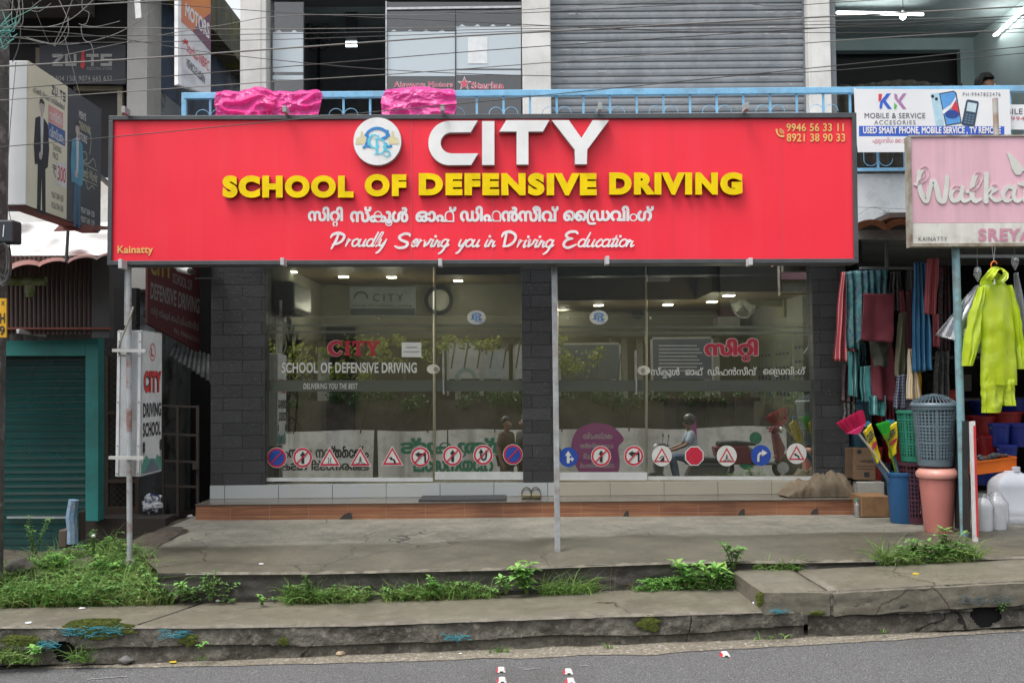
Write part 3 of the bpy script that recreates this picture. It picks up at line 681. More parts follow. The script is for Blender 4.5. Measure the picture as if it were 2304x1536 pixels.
def sticker(kind, cx, cy, r, label):
    e = thing('traffic_sign_sticker', PG(cx, cy), label, 'sticker', 'traffic sign stickers on the shop glass')
    def put(loops, name, m, lift, sc_=1.0, dx=0, dy=0): letter([[[(cx + (p[0] * sc_ + dx) * r, cy + (p[1] * sc_ + dy) * r * 1.04) for p in lp] for lp in g] for g in loops], PG, GN, m, name, e, 0, lift, .0001)
    tri = lambda k, c: [[(math.sin(R_(a)) * k * 1.0 , -math.cos(R_(a)) * k + c) for a in (0, 120, 240)]]
    base, sym = kind.split('/')
    if base == 'ban': put([[circ(0, 0, 1.06)]], 'disc', s_white, .004); put([[circ(0, 0, 1), circ(0, 0, .8)]], 'border', s_red, .005)
    if base == 'park': put([[circ(0, 0, 1.06)]], 'rim', s_white, .0035); put([[circ(0, 0, 1)]], 'disc', s_red, .0045); put([[circ(0, 0, .8)]], 'field', s_blue, .0055)
    if base == 'tri': put([tri(1.36, .22)], 'plate', s_white, .004); put([tri(1.22, .22), ][0:1], 'border', s_red, .005); put([tri(.85, .2)], 'field', s_white, .006)
    if base == 'dtri': put([[circ(0, 0, 1.02)]], 'disc', s_white, .004); put([tri(.95, .14)], 'border', s_red, .005); put([tri(.68, .14)], 'field', s_white, .006)
    if base == 'blue': put([[circ(0, 0, 1.02)]], 'disc', s_blue, .004)
    if base == 'stop': put([[circ(0, 0, 1.08, n=8, a0=R_(22.5), a1=R_(382.5))]], 'rim', s_white, .004); put([[circ(0, 0, .96, n=8, a0=R_(22.5), a1=R_(382.5))]], 'disc', s_red, .005)
    S = dict(up=arrow_up, left=arrow_left, curve=curve_left, u=uturn, narrow=narrow, walk=walker, steep=steep, right=right_turn, ahead=ahead_right).get(sym)
    if S:
        k, dy = (.98, 0) if base in ('ban', 'blue') else ((.8, .3) if base == 'tri' else (.66, .2))
        put(S, 'symbol', s_white if base == 'blue' else s_black, .0072, k, 0, dy)
    if base in ('ban', 'park'):
        put([[[(-.62, .52), (-.52, .62), (.62, -.52), (.52, -.62)]]], 'slash', s_red, .0085)
for a in (('park/', 623, 1029, 21, 'blue and red no parking sticker at the left end of the left window'), ('ban/up', 681, 1029, 21, 'no straight ahead sticker with black arrow on the left window, beside the no parking one'),
          ('tri/narrow', 742, 1029, 21, 'red triangle narrow road sticker on the left window'), ('tri/walk', 811, 1029, 21, 'red triangle pedestrian crossing sticker on the left window'),
          ('tri/curve', 883, 1027, 21, 'red triangle left bend sticker on the left window'), ('ban/left', 946, 1027, 21, 'no left turn sticker at the right end of the left window'),
          ('ban/up', 1018, 1025, 21, 'no straight ahead sticker on the left glass door'), ('ban/u', 1087, 1023, 21, 'no u turn sticker on the left glass door'),
          ('park/', 1154, 1022, 21, 'blue and red no parking sticker on the left door beside the stone pillar'), ('blue/ahead', 1279, 1028, 21, 'blue ahead or right sticker on the right glass door'),
          ('ban/up', 1352, 1026, 21, 'no straight ahead sticker on the right glass door'), ('ban/left', 1426, 1025, 21, 'no left turn sticker on the right glass door'),
          ('dtri/steep', 1489, 1025, 22, 'white round sticker with a steep slope triangle on the right window'), ('stop/', 1562, 1025, 21, 'plain red octagon sticker on the right window'),
          ('dtri/walk', 1635, 1025, 22, 'white round sticker with a pedestrian triangle on the right window'), ('blue/right', 1712, 1024, 22, 'blue right turn arrow sticker on the right window'),
          ('dtri/curve', 1792, 1020, 22, 'white round sticker with a left bend triangle at the right end')): sticker(*a)

# ---------------------------------------------------------------- inside the shop
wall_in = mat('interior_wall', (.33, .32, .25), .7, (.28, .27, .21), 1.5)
ceil_in = mat('interior_ceiling', (.2, .15, .08), .5, (.16, .115, .06), 2); pale_in = plain('interior_pale', (.36, .35, .3), .7)
CZ = 2.86; IX0, IX1 = xx(597, 9.5), xx(1845, 9.5); YI = 12.3
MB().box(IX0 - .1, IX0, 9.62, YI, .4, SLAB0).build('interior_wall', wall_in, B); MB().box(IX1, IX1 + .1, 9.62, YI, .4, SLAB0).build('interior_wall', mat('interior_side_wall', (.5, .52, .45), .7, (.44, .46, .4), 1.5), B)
MB().box(IX0, IX1, YI, YI + .1, .4, SLAB0).build('interior_wall', wall_in, B)
MB().box(IX0, IX1, 9.51, YI, .45, Z_BAND - .03).build('floor', plain('interior_floor', (.16, .15, .12), .35), B)
MB().box(IX0, IX1, 9.62, YI, CZ, CZ + .05).build('ceiling', ceil_in, B)
MB().box(xx(1300, 10), xx(1560, 10), 9.7, 10.4, CZ - .012, CZ - .002).build('ceiling_panel', pale_in, B)
MB().box(xx(975, 9.6), xx(1100, 9.6), 9.55, YI, .66, 2.1).build('partition', plain('dark_partition', (.05, .045, .04), .6), B) if False else None
MB().box(xx(1252, 9.4), xx(1830, 9.4), 9.4, 9.6, zz(619, 9.4, 1500), SLAB0).build('shutter_box', plain('navy_box', (.014, .018, .04), .5), B)
MB().box(xx(980, 9.42), xx(1172, 9.42), 9.42, 9.52, zz(616, 9.42), zz(596, 9.42)).build('door_header', plain('header_grey', (.34, .34, .3), .5), B)
def glow(name, col, s):
    return mat(name, col, .5, emit=(col, s))
lamp_m = glow('lamp_glow', (1, .97, .86), 14)
MB().box(xx(1262, 10), IX1, 10.5, YI, 2.5, CZ - .02).build('soffit', ceil_in, B); MB().box(xx(1590, 10), IX1, 9.65, 10.5, 2.5, CZ - .02).build('soffit', ceil_in, B)
def room_lamp(px, py, label):
    p = PZ(px, py, (CZ if py < 640 else 2.5) - .012); e = thing('downlight', p, label, 'lamp', 'downlights in the shop ceiling')
    MB().box(p.x - .05, p.x + .05, p.y - .05, p.y + .05, p.z - .012, p.z).build('diffuser', lamp_m, e); MB().box(p.x - .06, p.x + .06, p.y - .06, p.y + .06, p.z + .0005, p.z + .011).build('housing', white_plain, e)
    d = bpy.data.lights.new('downlight_light', 'POINT'); d.energy = 6.5; d.color = (1, .95, .82); d.shadow_soft_size = .08; o = bpy.data.objects.new('downlight_light', d); C.objects.link(o); o.location = p - V((0, 0, .35)); join(o, e)
for px, py, l in ((656, 611, 'square ceiling downlight nearest the left window corner'), (773, 622, 'square ceiling downlight above the wall board, left one'), (881, 623, 'square ceiling downlight above the right end of the wall board'),
                  (1031, 631, 'square ceiling downlight above the wall clock'), (1266, 635, 'square ceiling downlight just inside the right door'), (1347, 686, 'square ceiling downlight above the right door sticker'),
                  (1503, 685, 'square ceiling downlight deep in the right room, centre'), (1602, 678, 'square ceiling downlight left of the wall fan'), (1640, 664, 'square ceiling downlight right above the wall fan')): room_lamp(px, py, l)
# board and clock on the back wall
e = thing('wall_board', P(861, 680, YI - .03), 'grey company board with emblem on the back wall inside the left window', 'sign')
MB().pbox(787, 645, 935, 711, YI - .04, .03).build('panel', plain('board_grey', (.42, .47, .5), .35), e)
MB().pbox(789, 694, 933, 709, YI - .043, .002).build('stripe', plain('board_dark', (.05, .06, .07), .4), e)
pw = planeY(YI - .046)
letter([stroke([(p[0], p[1]) for p in arcband(812, 672, 15, .1, R_(190), R_(350), 12)[:13]], 4, 0)], pw, NY, grey_ink, 'emblem', e)
letter(text('CITY', 839, 661, 908, 678, .0, 1.35), pw, NY, grey_ink, 'lettering', e); letter(text('School Of Defensive Driving', 792, 684, 928, 693, .01, 1, .3), pw, NY, grey_ink, 'lettering', e)
e = thing('wall_clock', P(988, 676, YI - .03), 'round wall clock with a thick black rim on the back wall', 'clock')
MB().polys([[circ(988, 676, 33), circ(988, 676, 24)]], pw, NY, .03, .02).build('rim', black_plain, e); MB().polys([[circ(988, 676, 25)]], pw, NY, .01, .005).build('face', plain('clock_face', (.55, .55, .5), .5), e)
m = MB(); m.polys([stroke([(988, 676), (985, 660)], 2.4, 0), stroke([(988, 676), (989, 697)], 1.6, 0)], pw, NY, 0, .008, .0002)
for k in range(12): a = k * R_(30); m.polys([stroke([(988 + 19 * math.sin(a), 676 - 19 * math.cos(a)), (988 + 22 * math.sin(a), 676 - 22 * math.cos(a))], 1.6, 0)], pw, NY, 0, .008)
m.build('hands', black_plain, e, fixn=False)
# air conditioner on the left wall, behind the glass
a = PX(612, 630, IX0 + .1); e = thing('air_conditioner', (IX0, 10.2, 2.5), 'white split air conditioner high on the wall behind the left window', 'air conditioner')
MB().box(IX0 + .002, IX0 + .22, 9.75, 10.6, 2.36, 2.66).build('body', white_plain, e, bevel=.04); MB().box(IX0 + .05, IX0 + .2, 9.8, 10.55, 2.352, 2.358).build('vent', dark_grey, e)
# tall indoor plant
def strap_leaf(m, p, d, ln, w, droop, n=5):
    p = V(p); d = V(d).normalized(); s = d.cross(V((0, 0, 1))).normalized(); q = p; pts = []
    for i in range(n + 1):
        t = i / n; pts.append((q.copy(), w * math.sin(math.pi * (.12 + .88 * t)) ** .7 if t < 1 else .0006)); d = (d + V((0, 0, -droop / n))).normalized(); q = q + d * ln / n
    vs = []
    for c_, ww in pts: vs += [c_ - s * ww / 2, c_ + s * ww / 2]
    m.add(vs, [(2 * i, 2 * i + 1, 2 * i + 3, 2 * i + 2) for i in range(n)])
e = thing('potted_plant', (xx(640, 9.9), 9.95, .66), 'tall indoor bamboo plant behind the left end of the window', 'plant')
st, lf = MB(), MB(); bx = xx(632, 9.95)
for k in range(5):
    r0 = random.Random(k); x0 = bx + r0.uniform(-.1, .12); top = r0.uniform(1.6, 2.35); pts = [(x0, 9.95, .8), (x0 + .03 * k, 9.93, 1.5), (x0 + r0.uniform(-.05, .3), 9.9, top)]; st.tube(pts, .012, 6)
    for j in range(22): q = V(pts[1]).lerp(V(pts[2]), r0.random()) if j < 14 else V(pts[0]).lerp(V(pts[1]), r0.random()); strap_leaf(lf, q, (r0.uniform(-.6, 1), r0.uniform(-.6, .4), r0.uniform(.0, .8)), r0.uniform(.14, .26), .026, 1.1)
st.build('stem', plain('plant_stem', (.05, .09, .03), .6), e); lf.build('foliage', leafy('indoor_leaf', (.025, .06, .02)), e, fixn=False)
MB().lathe([(.11, .66), (.15, .95), (.16, .95), (.16, .97)], (bx, 9.95, 0), 18).build('pot', plain('pot_brown', (.1, .05, .03), .5), e, smooth=True)
# wall fan, projector, speaker, posters, desk and shelf in the right room
fx = PX(1728, 680, IX1 - .02); fy = 10.6; fc = P(1672, 680, fy)
e = thing('wall_fan', fc, 'wall fan with a round wire cage beside the right wall of the shop', 'fan')
m = MB(); rf = .165; ax = V((-.75, -.55, -.1)).normalized(); u = ax.orthogonal().normalized(); v = ax.cross(u)
for k in range(28):
    t = k * 2 * math.pi / 28; d = u * math.cos(t) + v * math.sin(t); m.tube([fc + ax * .05, fc + d * rf * .6 + ax * .045, fc + d * rf, fc + d * rf * .6 - ax * .05], .0018, 4)
for q in (.5, 1.0): m.tube([fc + (u * math.cos(t * .2244) + v * math.sin(t * .2244)) * rf * q + ax * (.045 if q < 1 else 0) for t in range(29)], .003 if q == 1 else .0018, 5)
m.build('cage', plain('fan_wire', (.6, .62, .58), .3), e); m = MB()
for k in range(3):
    t = k * 2.094; d = u * math.cos(t) + v * math.sin(t); s_ = u * -math.sin(t) + v * math.cos(t); m.add([fc + d * .03 - s_ * .02, fc + d * .14 - s_ * .05 + ax * .01, fc + d * .15 + s_ * .05 - ax * .01, fc + d * .03 + s_ * .03], [(0, 1, 2, 3)])
m.build('blade', plain('fan_blade', (.4, .42, .38), .3), e, fixn=False, solid=.004)
m = MB().ell(fc - ax * .06, (.05, .05, .05)); m.bar(fc - ax * .08, V((IX1, fc.y + .1, fc.z - .02)), .06, .07); m.build('motor', plain('fan_body', (.5, .48, .3), .4), e, smooth=True); MB().box(IX1 - .03, IX1, fc.y, fc.y + .2, fc.z - .16, fc.z + .12).build('mount', plain('fan_body', (.5, .48, .3)), e)
e = thing('ceiling_projector', PZ(1478, 628, CZ - .1), 'white device hanging from the shop ceiling inside the right glass', 'projector'); p = PZ(1478, 628, CZ - .14)
MB().box(p.x - .13, p.x + .13, p.y - .1, p.y + .1, p.z - .03, p.z + .05).build('body', white_plain, e, bevel=.015); MB().tube([(p.x, p.y, p.z + .05), (p.x, p.y, CZ)], .015).build('mount', dark_grey, e)
e = thing('loudspeaker', P(1434, 706, YI - .1), 'round black loudspeaker on the back wall behind the right door', 'speaker'); q = planeY(YI - .05)
MB().polys([[circ(1434, 706, 13)]], q, NY, .05, 0).build('body', black_plain, e); MB().polys([[circ(1434, 706, 9), circ(1434, 706, 7.5)]], q, NY, .01, .006).build('ring', dark_grey, e)
pm = plain('poster_white', (.42, .45, .42), .5); pn = V((-1, 0, 0)); px_ = onplane(V((IX1 - .004, 0, 0)), pn)
k = 0
for y0, y1, z0, z1, w in ((9.75, 10.35, 1.45, 2.15, 'nearest the glass'), (10.45, 11.1, 1.4, 2.1, 'middle of the row'), (11.2, 11.9, 1.4, 2.1, 'farthest from the glass'), (9.8, 10.9, .85, 1.35, 'lower one by the floor')):
    e = thing('traffic_sign_poster', (IX1, (y0 + y1) / 2, z0), 'white traffic sign chart on the right inner wall, ' + w, 'poster', 'charts on the shop side wall'); k += 1
    MB().box(IX1 - .006, IX1 - .001, y0, y1, z0, z1).build('sheet', pm, e); m = MB(); m2 = MB()
    for i in range(4):
        for j in range(4):
            yy, z_ = y0 + (y1 - y0) * (.14 + .22 * i), z0 + (z1 - z0) * (.1 + .21 * j); s_ = .05
            (m if (i + j + k) % 3 else m2).box(IX1 - .009, IX1 - .0065, yy, yy + s_ * 1.4, z_, z_ + s_ * (1.6 if j < 2 else .5))
    m.build('print', grey_ink, e); m2.build('print', plain('poster_green', (.2, .3, .06), .5) if z0 < 1 else blue_ink, e)
e = thing('desk', (xx(1600, 11), 11.2, Z_BAND), 'office desk with a monitor deep in the right room', 'desk')
MB().box(xx(1480, 11.2), xx(1700, 11.2), 11.0, 11.6, Z_BAND + .7, Z_BAND + .74).build('top', plain('desk_wood', (.12, .08, .05), .4), e); MB().box(xx(1490, 11.2), xx(1690, 11.2), 11.1, 11.13, Z_BAND, Z_BAND + .7).build('front_panel', plain('desk_front', (.3, .3, .28), .5), e)
e = thing('wall_shelf', P(1650, 715, YI), 'small white wall shelf carrying boxes behind the fan', 'shelf')
MB().pbox(1615, 712, 1665, 735, YI - .3, .28).build('shelf', plain('shelf_white', (.6, .6, .58), .5), e); MB().pbox(1620, 690, 1660, 711, YI - .25, .2).build('box', plain('maroon_box', (.2, .05, .06), .6), e)
e = thing('doorway', (xx(770, YI), YI, Z_BAND), 'dark inner doorway in the back wall below the board', 'doorway')
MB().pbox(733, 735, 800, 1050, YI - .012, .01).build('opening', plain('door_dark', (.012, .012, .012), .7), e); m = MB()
for a, b in ((727, 733), (800, 806)): m.pbox(a, 730, b, 1050, YI - .02, .018)
m.build('frame', plain('inner_frame', (.24, .23, .19), .6), e)

# ---------------------------------------------------------------- the big red sign and its posts
YS = 7.0; ps = planeY(YS)
S = thing('shop_sign', P(1086, 596, YS), 'long red driving school sign with white and yellow raised letters', 'sign')
def quad_px(pts, mp, n, d, lift, name, m, parent, **k): return MB().polys([[pts]], mp, n, d, lift).build(name, m, parent, **k)
TLx, TRx, BLx, BRx = (247, 262), (1925, 255), (243, 597), (1930, 592)
def lerp2(u, v): a = [TLx[i] * (1 - u) + TRx[i] * u for i in (0, 1)]; b = [BLx[i] * (1 - u) + BRx[i] * u for i in (0, 1)]; return (a[0] * (1 - v) + b[0] * v, a[1] * (1 - v) + b[1] * v)
m = MB().grid(lambda u, v: (lambda q: ps(*q) + NY * (.0025 * nz(q[0] / 130, q[1] / 90, 1, 4)))(lerp2(.003 + .994 * u, .02 + .96 * (1 - v))), 90, 20)
m.build('panel', red_panel, S, smooth=True)
quad_px([BLx, BRx, TRx, TLx], ps, NY, .14, -.15, 'back_box', dark_grey, S)
frm = mat('sign_frame', (.075, .085, .09), .45, (.055, .06, .065), 8)
for a, b, c_, d in (((0, 0), (1, 0), (1, .034), (0, .029)), ((0, .971), (1, .971), (1, 1), (0, 1)), ((0, .0295), (.0058, .0295), (.0058, .9705), (0, .9705)), ((.9942, .0295), (1, .0295), (1, .9705), (.9942, .9705))):
    quad_px([lerp2(*d), lerp2(*c_), lerp2(*b), lerp2(*a)], ps, NY, .016, .004, 'frame', frm, S, bevel=.003)
m = MB()
for x, w in ((926, .8), (1108, .5), (1290, .4), (1512, .4), (1758, .5)): m.polys([[[(x - w, 584), (x + w, 584), (x + w, 270), (x - w, 270)]]], ps, NY, 0, .0035)
m.build('panel_seam', plain('seam_pink', (.7, .09, .12), .5), S, fixn=False)
for x, y0, y1 in ((293, 250, 265), (649, 249, 263), (998, 246, 260), (1347, 242, 258), (1672, 241, 257), (286, 588, 608), (644, 585, 601), (993, 587, 603), (1363, 581, 599), (1680, 585, 601)):
    MB().polys([[[(x - 4, y1), (x + 4, y1), (x + 4, y0), (x - 4, y0)]]], ps, NY, .1, .03).build('clip', plain('clip_grey', (.36, .37, .37), .45) if y0 < 300 else plain('clip_pale', (.55, .57, .58), .45), S, bevel=.002)
# CITY in thick white letters
cC = [(1076, 276), (1060, 302.5)] + [tuple(p) for p in spline([(1060, 302.5), (1015, 303.5), (997, 313), (993, 326), (997, 339), (1015, 349), (1077, 349)], 5)][1:] + [(1061, 375.5)] + [tuple(p) for p in spline([(1061, 375.5), (1009, 376), (977, 360), (965, 326), (977, 292), (1009, 277), (1076, 276)], 6)][1:-1]
cC = [(1076, 276), (1060, 302.5), (1020, 303)] + circ(1017, 326, 24, 23, 16, R_(-90), R_(-270)) + [(1020, 349.3), (1077, 349), (1061, 375.5), (1013, 376)] + circ(1013, 326.3, 48, 50, 24, R_(90), R_(270))
cI = [(1085, 277), (1113, 277), (1113, 375.5), (1085, 375.5)]
cT = [(1139, 275), (1236, 275), (1221.5, 301), (1189, 301), (1189, 374.6), (1162, 374.6), (1162, 301), (1123, 301)]
cY = [(1240, 275), (1279, 275), (1307, 314.5), (1332, 275), (1369, 275.5), (1320.4, 341), (1319.5, 374), (1292.5, 374), (1291.6, 341)]
ledge = plain('letter_edge', (.4, .41, .41), .4); yedge = plain('yellow_letter_edge', (.22, .13, .02), .5)
def letters3(loops, face, side, d=.05, t=.004):
    for g in loops:
        a = MB().polys([g], ps, NY, d, .004); o = a.build('letter', side, S)
        MB().polys([[fatten(lp, -.5 if True else 0) if i == 0 else lp for i, lp in enumerate(g)]], ps, NY, .002, d + .004).build('face', face, o)
letters3([[cC], [cI], [cT], [cY]], white_face, ledge)
e2 = MB().polys([[circ(851.4, 322.5, 53.7)]], ps, NY, .05, .004).build('logo_disc', ledge, S)
MB().polys([[circ(851.4, 322.5, 53)]], ps, NY, .002, .054).build('face', white_face, e2)
lg = thing('logo', P(851, 322, YS), None, None); join(lg, S); logo(851.4, 322.5, 53, ps, NY, lg, 1.0, .058)
for w, x0, x1, y0, y1 in (('SCHOOL', 505, 797, 398, 447), ('OF', 823, 915, 395, 444), ('DEFENSIVE', 944, 1341, 392.5, 442), ('DRIVING', 1370, 1667, 391, 440.5)):
    letters3(text(w, x0, y0, x1, y1, .062, 1.2), yellow_face, yedge, .036)
for pcs, x0, x1, y0, y1 in ((['സി', '^റ', 'ി'], 693, 772, 465, 510), (['സ്കൂൾ'], 787.6, 919, 465, 509), (['ഓഫ്'], 935, 1027, 465, 500.5), (['ഡിഫൻസീവ്'], 1035, 1257, 463.5, 500), (['െ', 'െ', '~', 'ഡ', 'വിംഗ്'], 1267, 1471, 463, 506)):
    letter(fit(mal(pcs, .046), x0, y0, x1, y1), ps, NY, white_ink, 'lettering', S, .0, .0035, .0002)
# brush script tag line
def ov(x, y=.5): return [('c', [(x + .3 * math.cos(a) + .18 * math.sin(a) * 0, y + .5 * math.sin(a)) for a in np.linspace(0, 2 * math.pi, 12, False)])]
G = {'r': ([('s', [(.0, .75), (.12, 1.0), (.1, .5), (.08, 0)]), ('s', [(.1, .5), (.25, .9), (.45, 1.0), (.55, .85)])], .62), 'o': (ov(.32) + [('s', [(.5, .9), (.75, .75)])], .68),
     'u': ([('s', [(.05, .95), (.03, .3), (.18, 0), (.42, .25), (.55, .95)]), ('s', [(.55, .95), (.5, .2), (.62, 0), (.8, .2)])], .8), 'd': (ov(.32) + [('s', [(.72, 1.95), (.6, .3), (.68, 0), (.88, .2)])], .85),
     'l': ([('s', [(.1, .1), (.3, 1.3), (.36, 1.9), (.2, 1.7), (.1, .4), (.18, 0), (.4, .2)])], .42), 'y': ([('s', [(.05, .95), (.05, .3), (.2, .05), (.45, .3), (.58, .95)]), ('s', [(.58, .95), (.5, 0), (.3, -.75), (.1, -.95)])], .7),
     'e': ([('s', [(.05, .4), (.45, .6), (.45, .9), (.28, 1), (.08, .7), (.06, .25), (.25, 0), (.6, .3)])], .6), 'v': ([('s', [(-.02, .8), (.12, 1.0), (.14, .4), (.2, .02)]), ('s', [(.2, .02), (.5, .45), (.6, 1.0), (.8, .9)])], .82),
     'i': ([('s', [(.1, .95), (.06, .2), (.16, 0), (.34, .2)]), ('d', (.16, 1.42))], .36), 'n': ([('s', [(.1, .95), (.05, 0)]), ('s', [(.05, .35), (.25, .85), (.42, .95), (.44, .3), (.52, 0), (.72, .2)])], .7),
     'g': (ov(.32) + [('s', [(.64, .95), (.56, 0), (.42, -.7), (.15, -1)]), ('s', [(.62, .0), (.85, .3)])], .8), 'c': ([('s', [(.52, .8), (.32, 1), (.06, .5), (.16, .06), (.36, 0), (.6, .3)])], .58),
     'a': (ov(.32) + [('s', [(.64, 1), (.6, .25), (.7, 0), (.88, .2)])], .85), 't': ([('s', [(.22, 1.5), (.12, .2), (.22, 0), (.42, .2)]), ('s', [(-.05, 1.02), (.42, 1.08)])], .42)}
def script(word, x0, x1, base, xh, w, slant=.42):
    pen = 0; raw = []
    for ch in word:
        st, ad = G[ch]
        for k, p in st: raw.append((k, [(q[0] + pen, q[1]) for q in ([p] if k == 'd' else p)]))
        pen += ad
    W = pen; out = []
    for k, p in raw:
        q = [(x0 + (x1 - x0) * a / W + slant * b * xh, base - b * xh) for a, b in p]
        if k == 'd': out.append([circ(q[0][0], q[0][1], w * .72)])
        elif k == 'c': out.append(stroke(q, w * .95, 4, None, False, True))
        else: out.append(stroke(q, w, 5, [.75, 1, 1.05, 1, .7]))
    return out
c4 = lambda L_: [(680 + a / 5.76, 450 + b / 5.76) for a, b in L_]; c5 = lambda L_: [(1060 + a * .18663, 450 + b * .18663) for a, b in L_]
sl = script('roudly', 776, 866, 554, 16, 4.4) + script('erving', 924, 1007, 555, 16, 4.4) + script('you', 1030, 1078, 555, 16, 4.4) + script('in', 1089, 1113, 555, 16, 4.4) + script('riving', 1162, 1243, 556, 16, 4.4) + script('ducation', 1298, 1424, 555, 16, 4.4)
sl += [stroke(c4([(475, 440), (440, 530), (380, 632)]), 6, 5, [.8, 1, .6]), stroke(c4([(372, 488), (405, 448), (480, 432), (548, 465), (520, 530), (450, 570), (395, 578)]), 5.4, 6, [.6, 1.1, 1.3, 1.1, 1, .9, .5]),
       stroke(c4([(1395, 470), (1390, 448), (1330, 440), (1262, 478), (1285, 520), (1365, 558), (1340, 608), (1260, 622), (1205, 602)]), 6, 6, [.6, 1, 1, 1, 1, 1.1, 1, 1, .7]),
       stroke(c5([(425, 415), (395, 560)]), 5.5, 5), stroke(c5([(370, 445), (400, 400), (475, 387), (535, 430), (520, 500), (450, 552), (385, 560)]), 5.6, 6, [.6, 1.1, 1.2, 1.1, 1, 1, .6]),
       stroke(c5([(1282, 405), (1260, 385), (1190, 388), (1145, 425), (1170, 460), (1222, 468)]), 6, 6, [.8, 1, 1, 1, 1, .6]), stroke(c5([(1222, 468), (1145, 490), (1115, 545), (1165, 578), (1265, 540)]), 6, 6, [.6, 1, 1, 1, .6])]
letter(sl, ps, NY, white_ink, 'lettering', S, .0, .0035, .0001)
letter(text('9946 56 33 11', 1769, 278, 1898, 296.5, .02, 1.08), ps, NY, cream_ink, 'lettering', S, .002, .003); letter(text('8921 38 90 33', 1770, 301, 1901, 319.5, .02, 1.08), ps, NY, cream_ink, 'lettering', S, .002, .003)
letter(text('Kainatty', 265, 553, 345, 575, .022, 1.05), ps, NY, cream_ink, 'lettering', S, .002, .003)
letter([stroke([(1747, 293), (1749, 301), (1755, 307), (1762, 307)], 4.2, 5, [1.2, .8, .8, 1.2])] + [[arcband(1752, 301, r, 1.7, R_(-80), R_(5), 10)] for r in (5, 8, 11)], ps, NY, cream_ink, 'phone_symbol', S, .002, .003)
# posts carrying the sign
def post(px0, py0, px1, py1, Y, w, label, m=galv, round_=False):
    zt = P(px0, py0, Y); zb = P(px1, py1, Y)
    e = thing('sign_post', zb, label, 'post', 'posts under the red sign'); mb = MB()
    if round_: mb.tube([zb - V((0, 0, .1)), zt + V((0, 0, .2))], w / 2, 14)
    else: mb.bar(zb - V((0, 0, .1)), zt + V((0, 0, .2)), w, w)
    mb.build('shaft', m, e, smooth=round_, bevel=0 if round_ else .004); MB().lathe([(w * .9, -.02), (w * .9, .006), (w * .6, .02)], zb, 14).build('foot', concrete, e); return e
post(1247, 600, 1255, 1262, 7.16, .04, 'slim galvanised square post standing before the middle pillar')

# ---------------------------------------------------------------- upper storey, balcony, banners
YC, YU = 9.55, 12.6; ZC = 5.97; CZU = 6.0
MB().box(xx(536, 9), 7.5, 8.95, 13, SLAB0, SLAB1).build('floor_slab', mat('slab_white', (.6, .64, .66), .6, (.48, .53, .55), 3, stain=((.36, .36, .34), 3, .4)), B)
for a, b in ((540, 599), (1175, 1239), (1819, 1869)):
    MB().box(xx(a, YC, 100), xx(b, YC, 100), YC, YC + .3, SLAB1, 6.6).build('column', white_paint, B, bevel=.008)
MB().box(xx(586, YC, 100), xx(588, YC, 100), YC - .004, YC - .001, SLAB1, 6.6).build('column_line', plain('pale_line', (.5, .5, .5)), B)
gw = plain('upper_grey_trim', (.19, .21, .22), .6)
MB().box(xx(1869, 9.6, 100) + .002, xx(1882, 9.6, 100), 9.62, 9.85, SLAB1, 6.6).build('jamb', gw, B)
MB().box(xx(540, YC), 8, YC + .02, 13, CZU, 6.65).build('upper_ceiling', plain('upper_ceiling_grey', (.2, .23, .23), .7), B)
dkw = plain('upper_dark_wall', (.2, .215, .22), .7)
MB().box(xx(540, YC), xx(1240, YC), YU, YU + .1, SLAB1, CZU).build('upper_wall', dkw, B)
MB().box(xx(545, YC), xx(600, YC) - .1, YC + .3, YU, SLAB1, CZU).build('upper_wall', dkw, B); MB().box(xx(1220, YC), xx(1262, YC), YC + .32, YU, SLAB1, CZU).build('upper_wall', dkw, B)
MB().box(xx(600, YC), xx(1176, YC), 9.7, 9.9, zz(-2, 9.7, 900), CZU).build('upper_lintel', plain('lintel_dark', (.04, .04, .042), .6), B)
pU = planeY(9.72)
frost = glassy('upper_frosting', (.5, .55, .56), .08, .3, (.55, .63, .67), .82); upane = glassy('upper_glass', (.5, .54, .54), .1)
def upoly(pts, name, m, par, lift): return MB().polys([[pts]], pU, NY, 0, lift).build(name, m, par, fixn=False)
def scal(x0, x1, y0, n): return [(x0 + (x1 - x0) * i / 40, y0 - 4.5 * max(0, math.sin(n * math.pi * 2 * i / 40 - .9) - .45) / .55) for i in range(41)]
wU = thing('upper_window', pU(1020, 200), None, None); join(wU, B)
upoly([(871, 262), (1173, 262), (1173, 5), (871, 5)], 'pane', upane, wU, 0)
upoly(scal(872, 1024, 72, 4.2)[::1] + [(1024, 172), (872, 172)], 'frosting', frost, wU, .004); upoly(scal(1026, 1172, 60, 4.2) + [(1172, 155), (1026, 155)], 'frosting', frost, wU, .004)
upoly([(1026, 169), (1172, 169), (1172, 159), (1026, 159)], 'frosting', frost, wU, .004); upoly([(1053, 144), (1097, 144), (1097, 84), (1053, 84)], 'paper_sheet', plain('white_sheet', (.74, .76, .76), .6), wU, .008)
MB().polys([[[(1024, 262), (1026, 262), (1026, 20), (1024, 20)]]], pU, NY, .01, .004).build('mullion', black_plain, wU)
MB().polys([[[(868, 262), (871, 262), (871, 5), (868, 5)]]], pU, NY, .02, .004).build('frame', steel, wU); MB().polys([[[(871, 24), (1173, 20), (1173, 15), (871, 19)]]], pU, NY, .02, .004).build('frame', steel, wU)
vp = plain('vinyl_pink', (.6, .1, .16), .5)
for bd, q in (('Aiswarya Motors', (886, 184, 1020, 201)), ('Starlaa', (1060, 185, 1134, 201))):
    for bo, mm, lf in ((.05, plain('vinyl_outline', (.62, .62, .62), .5), .006), (.012, vp, .009)): letter(text(bd, *q, bo, 1.12), pU, NY, mm, 'lettering', wU, 0, lf)
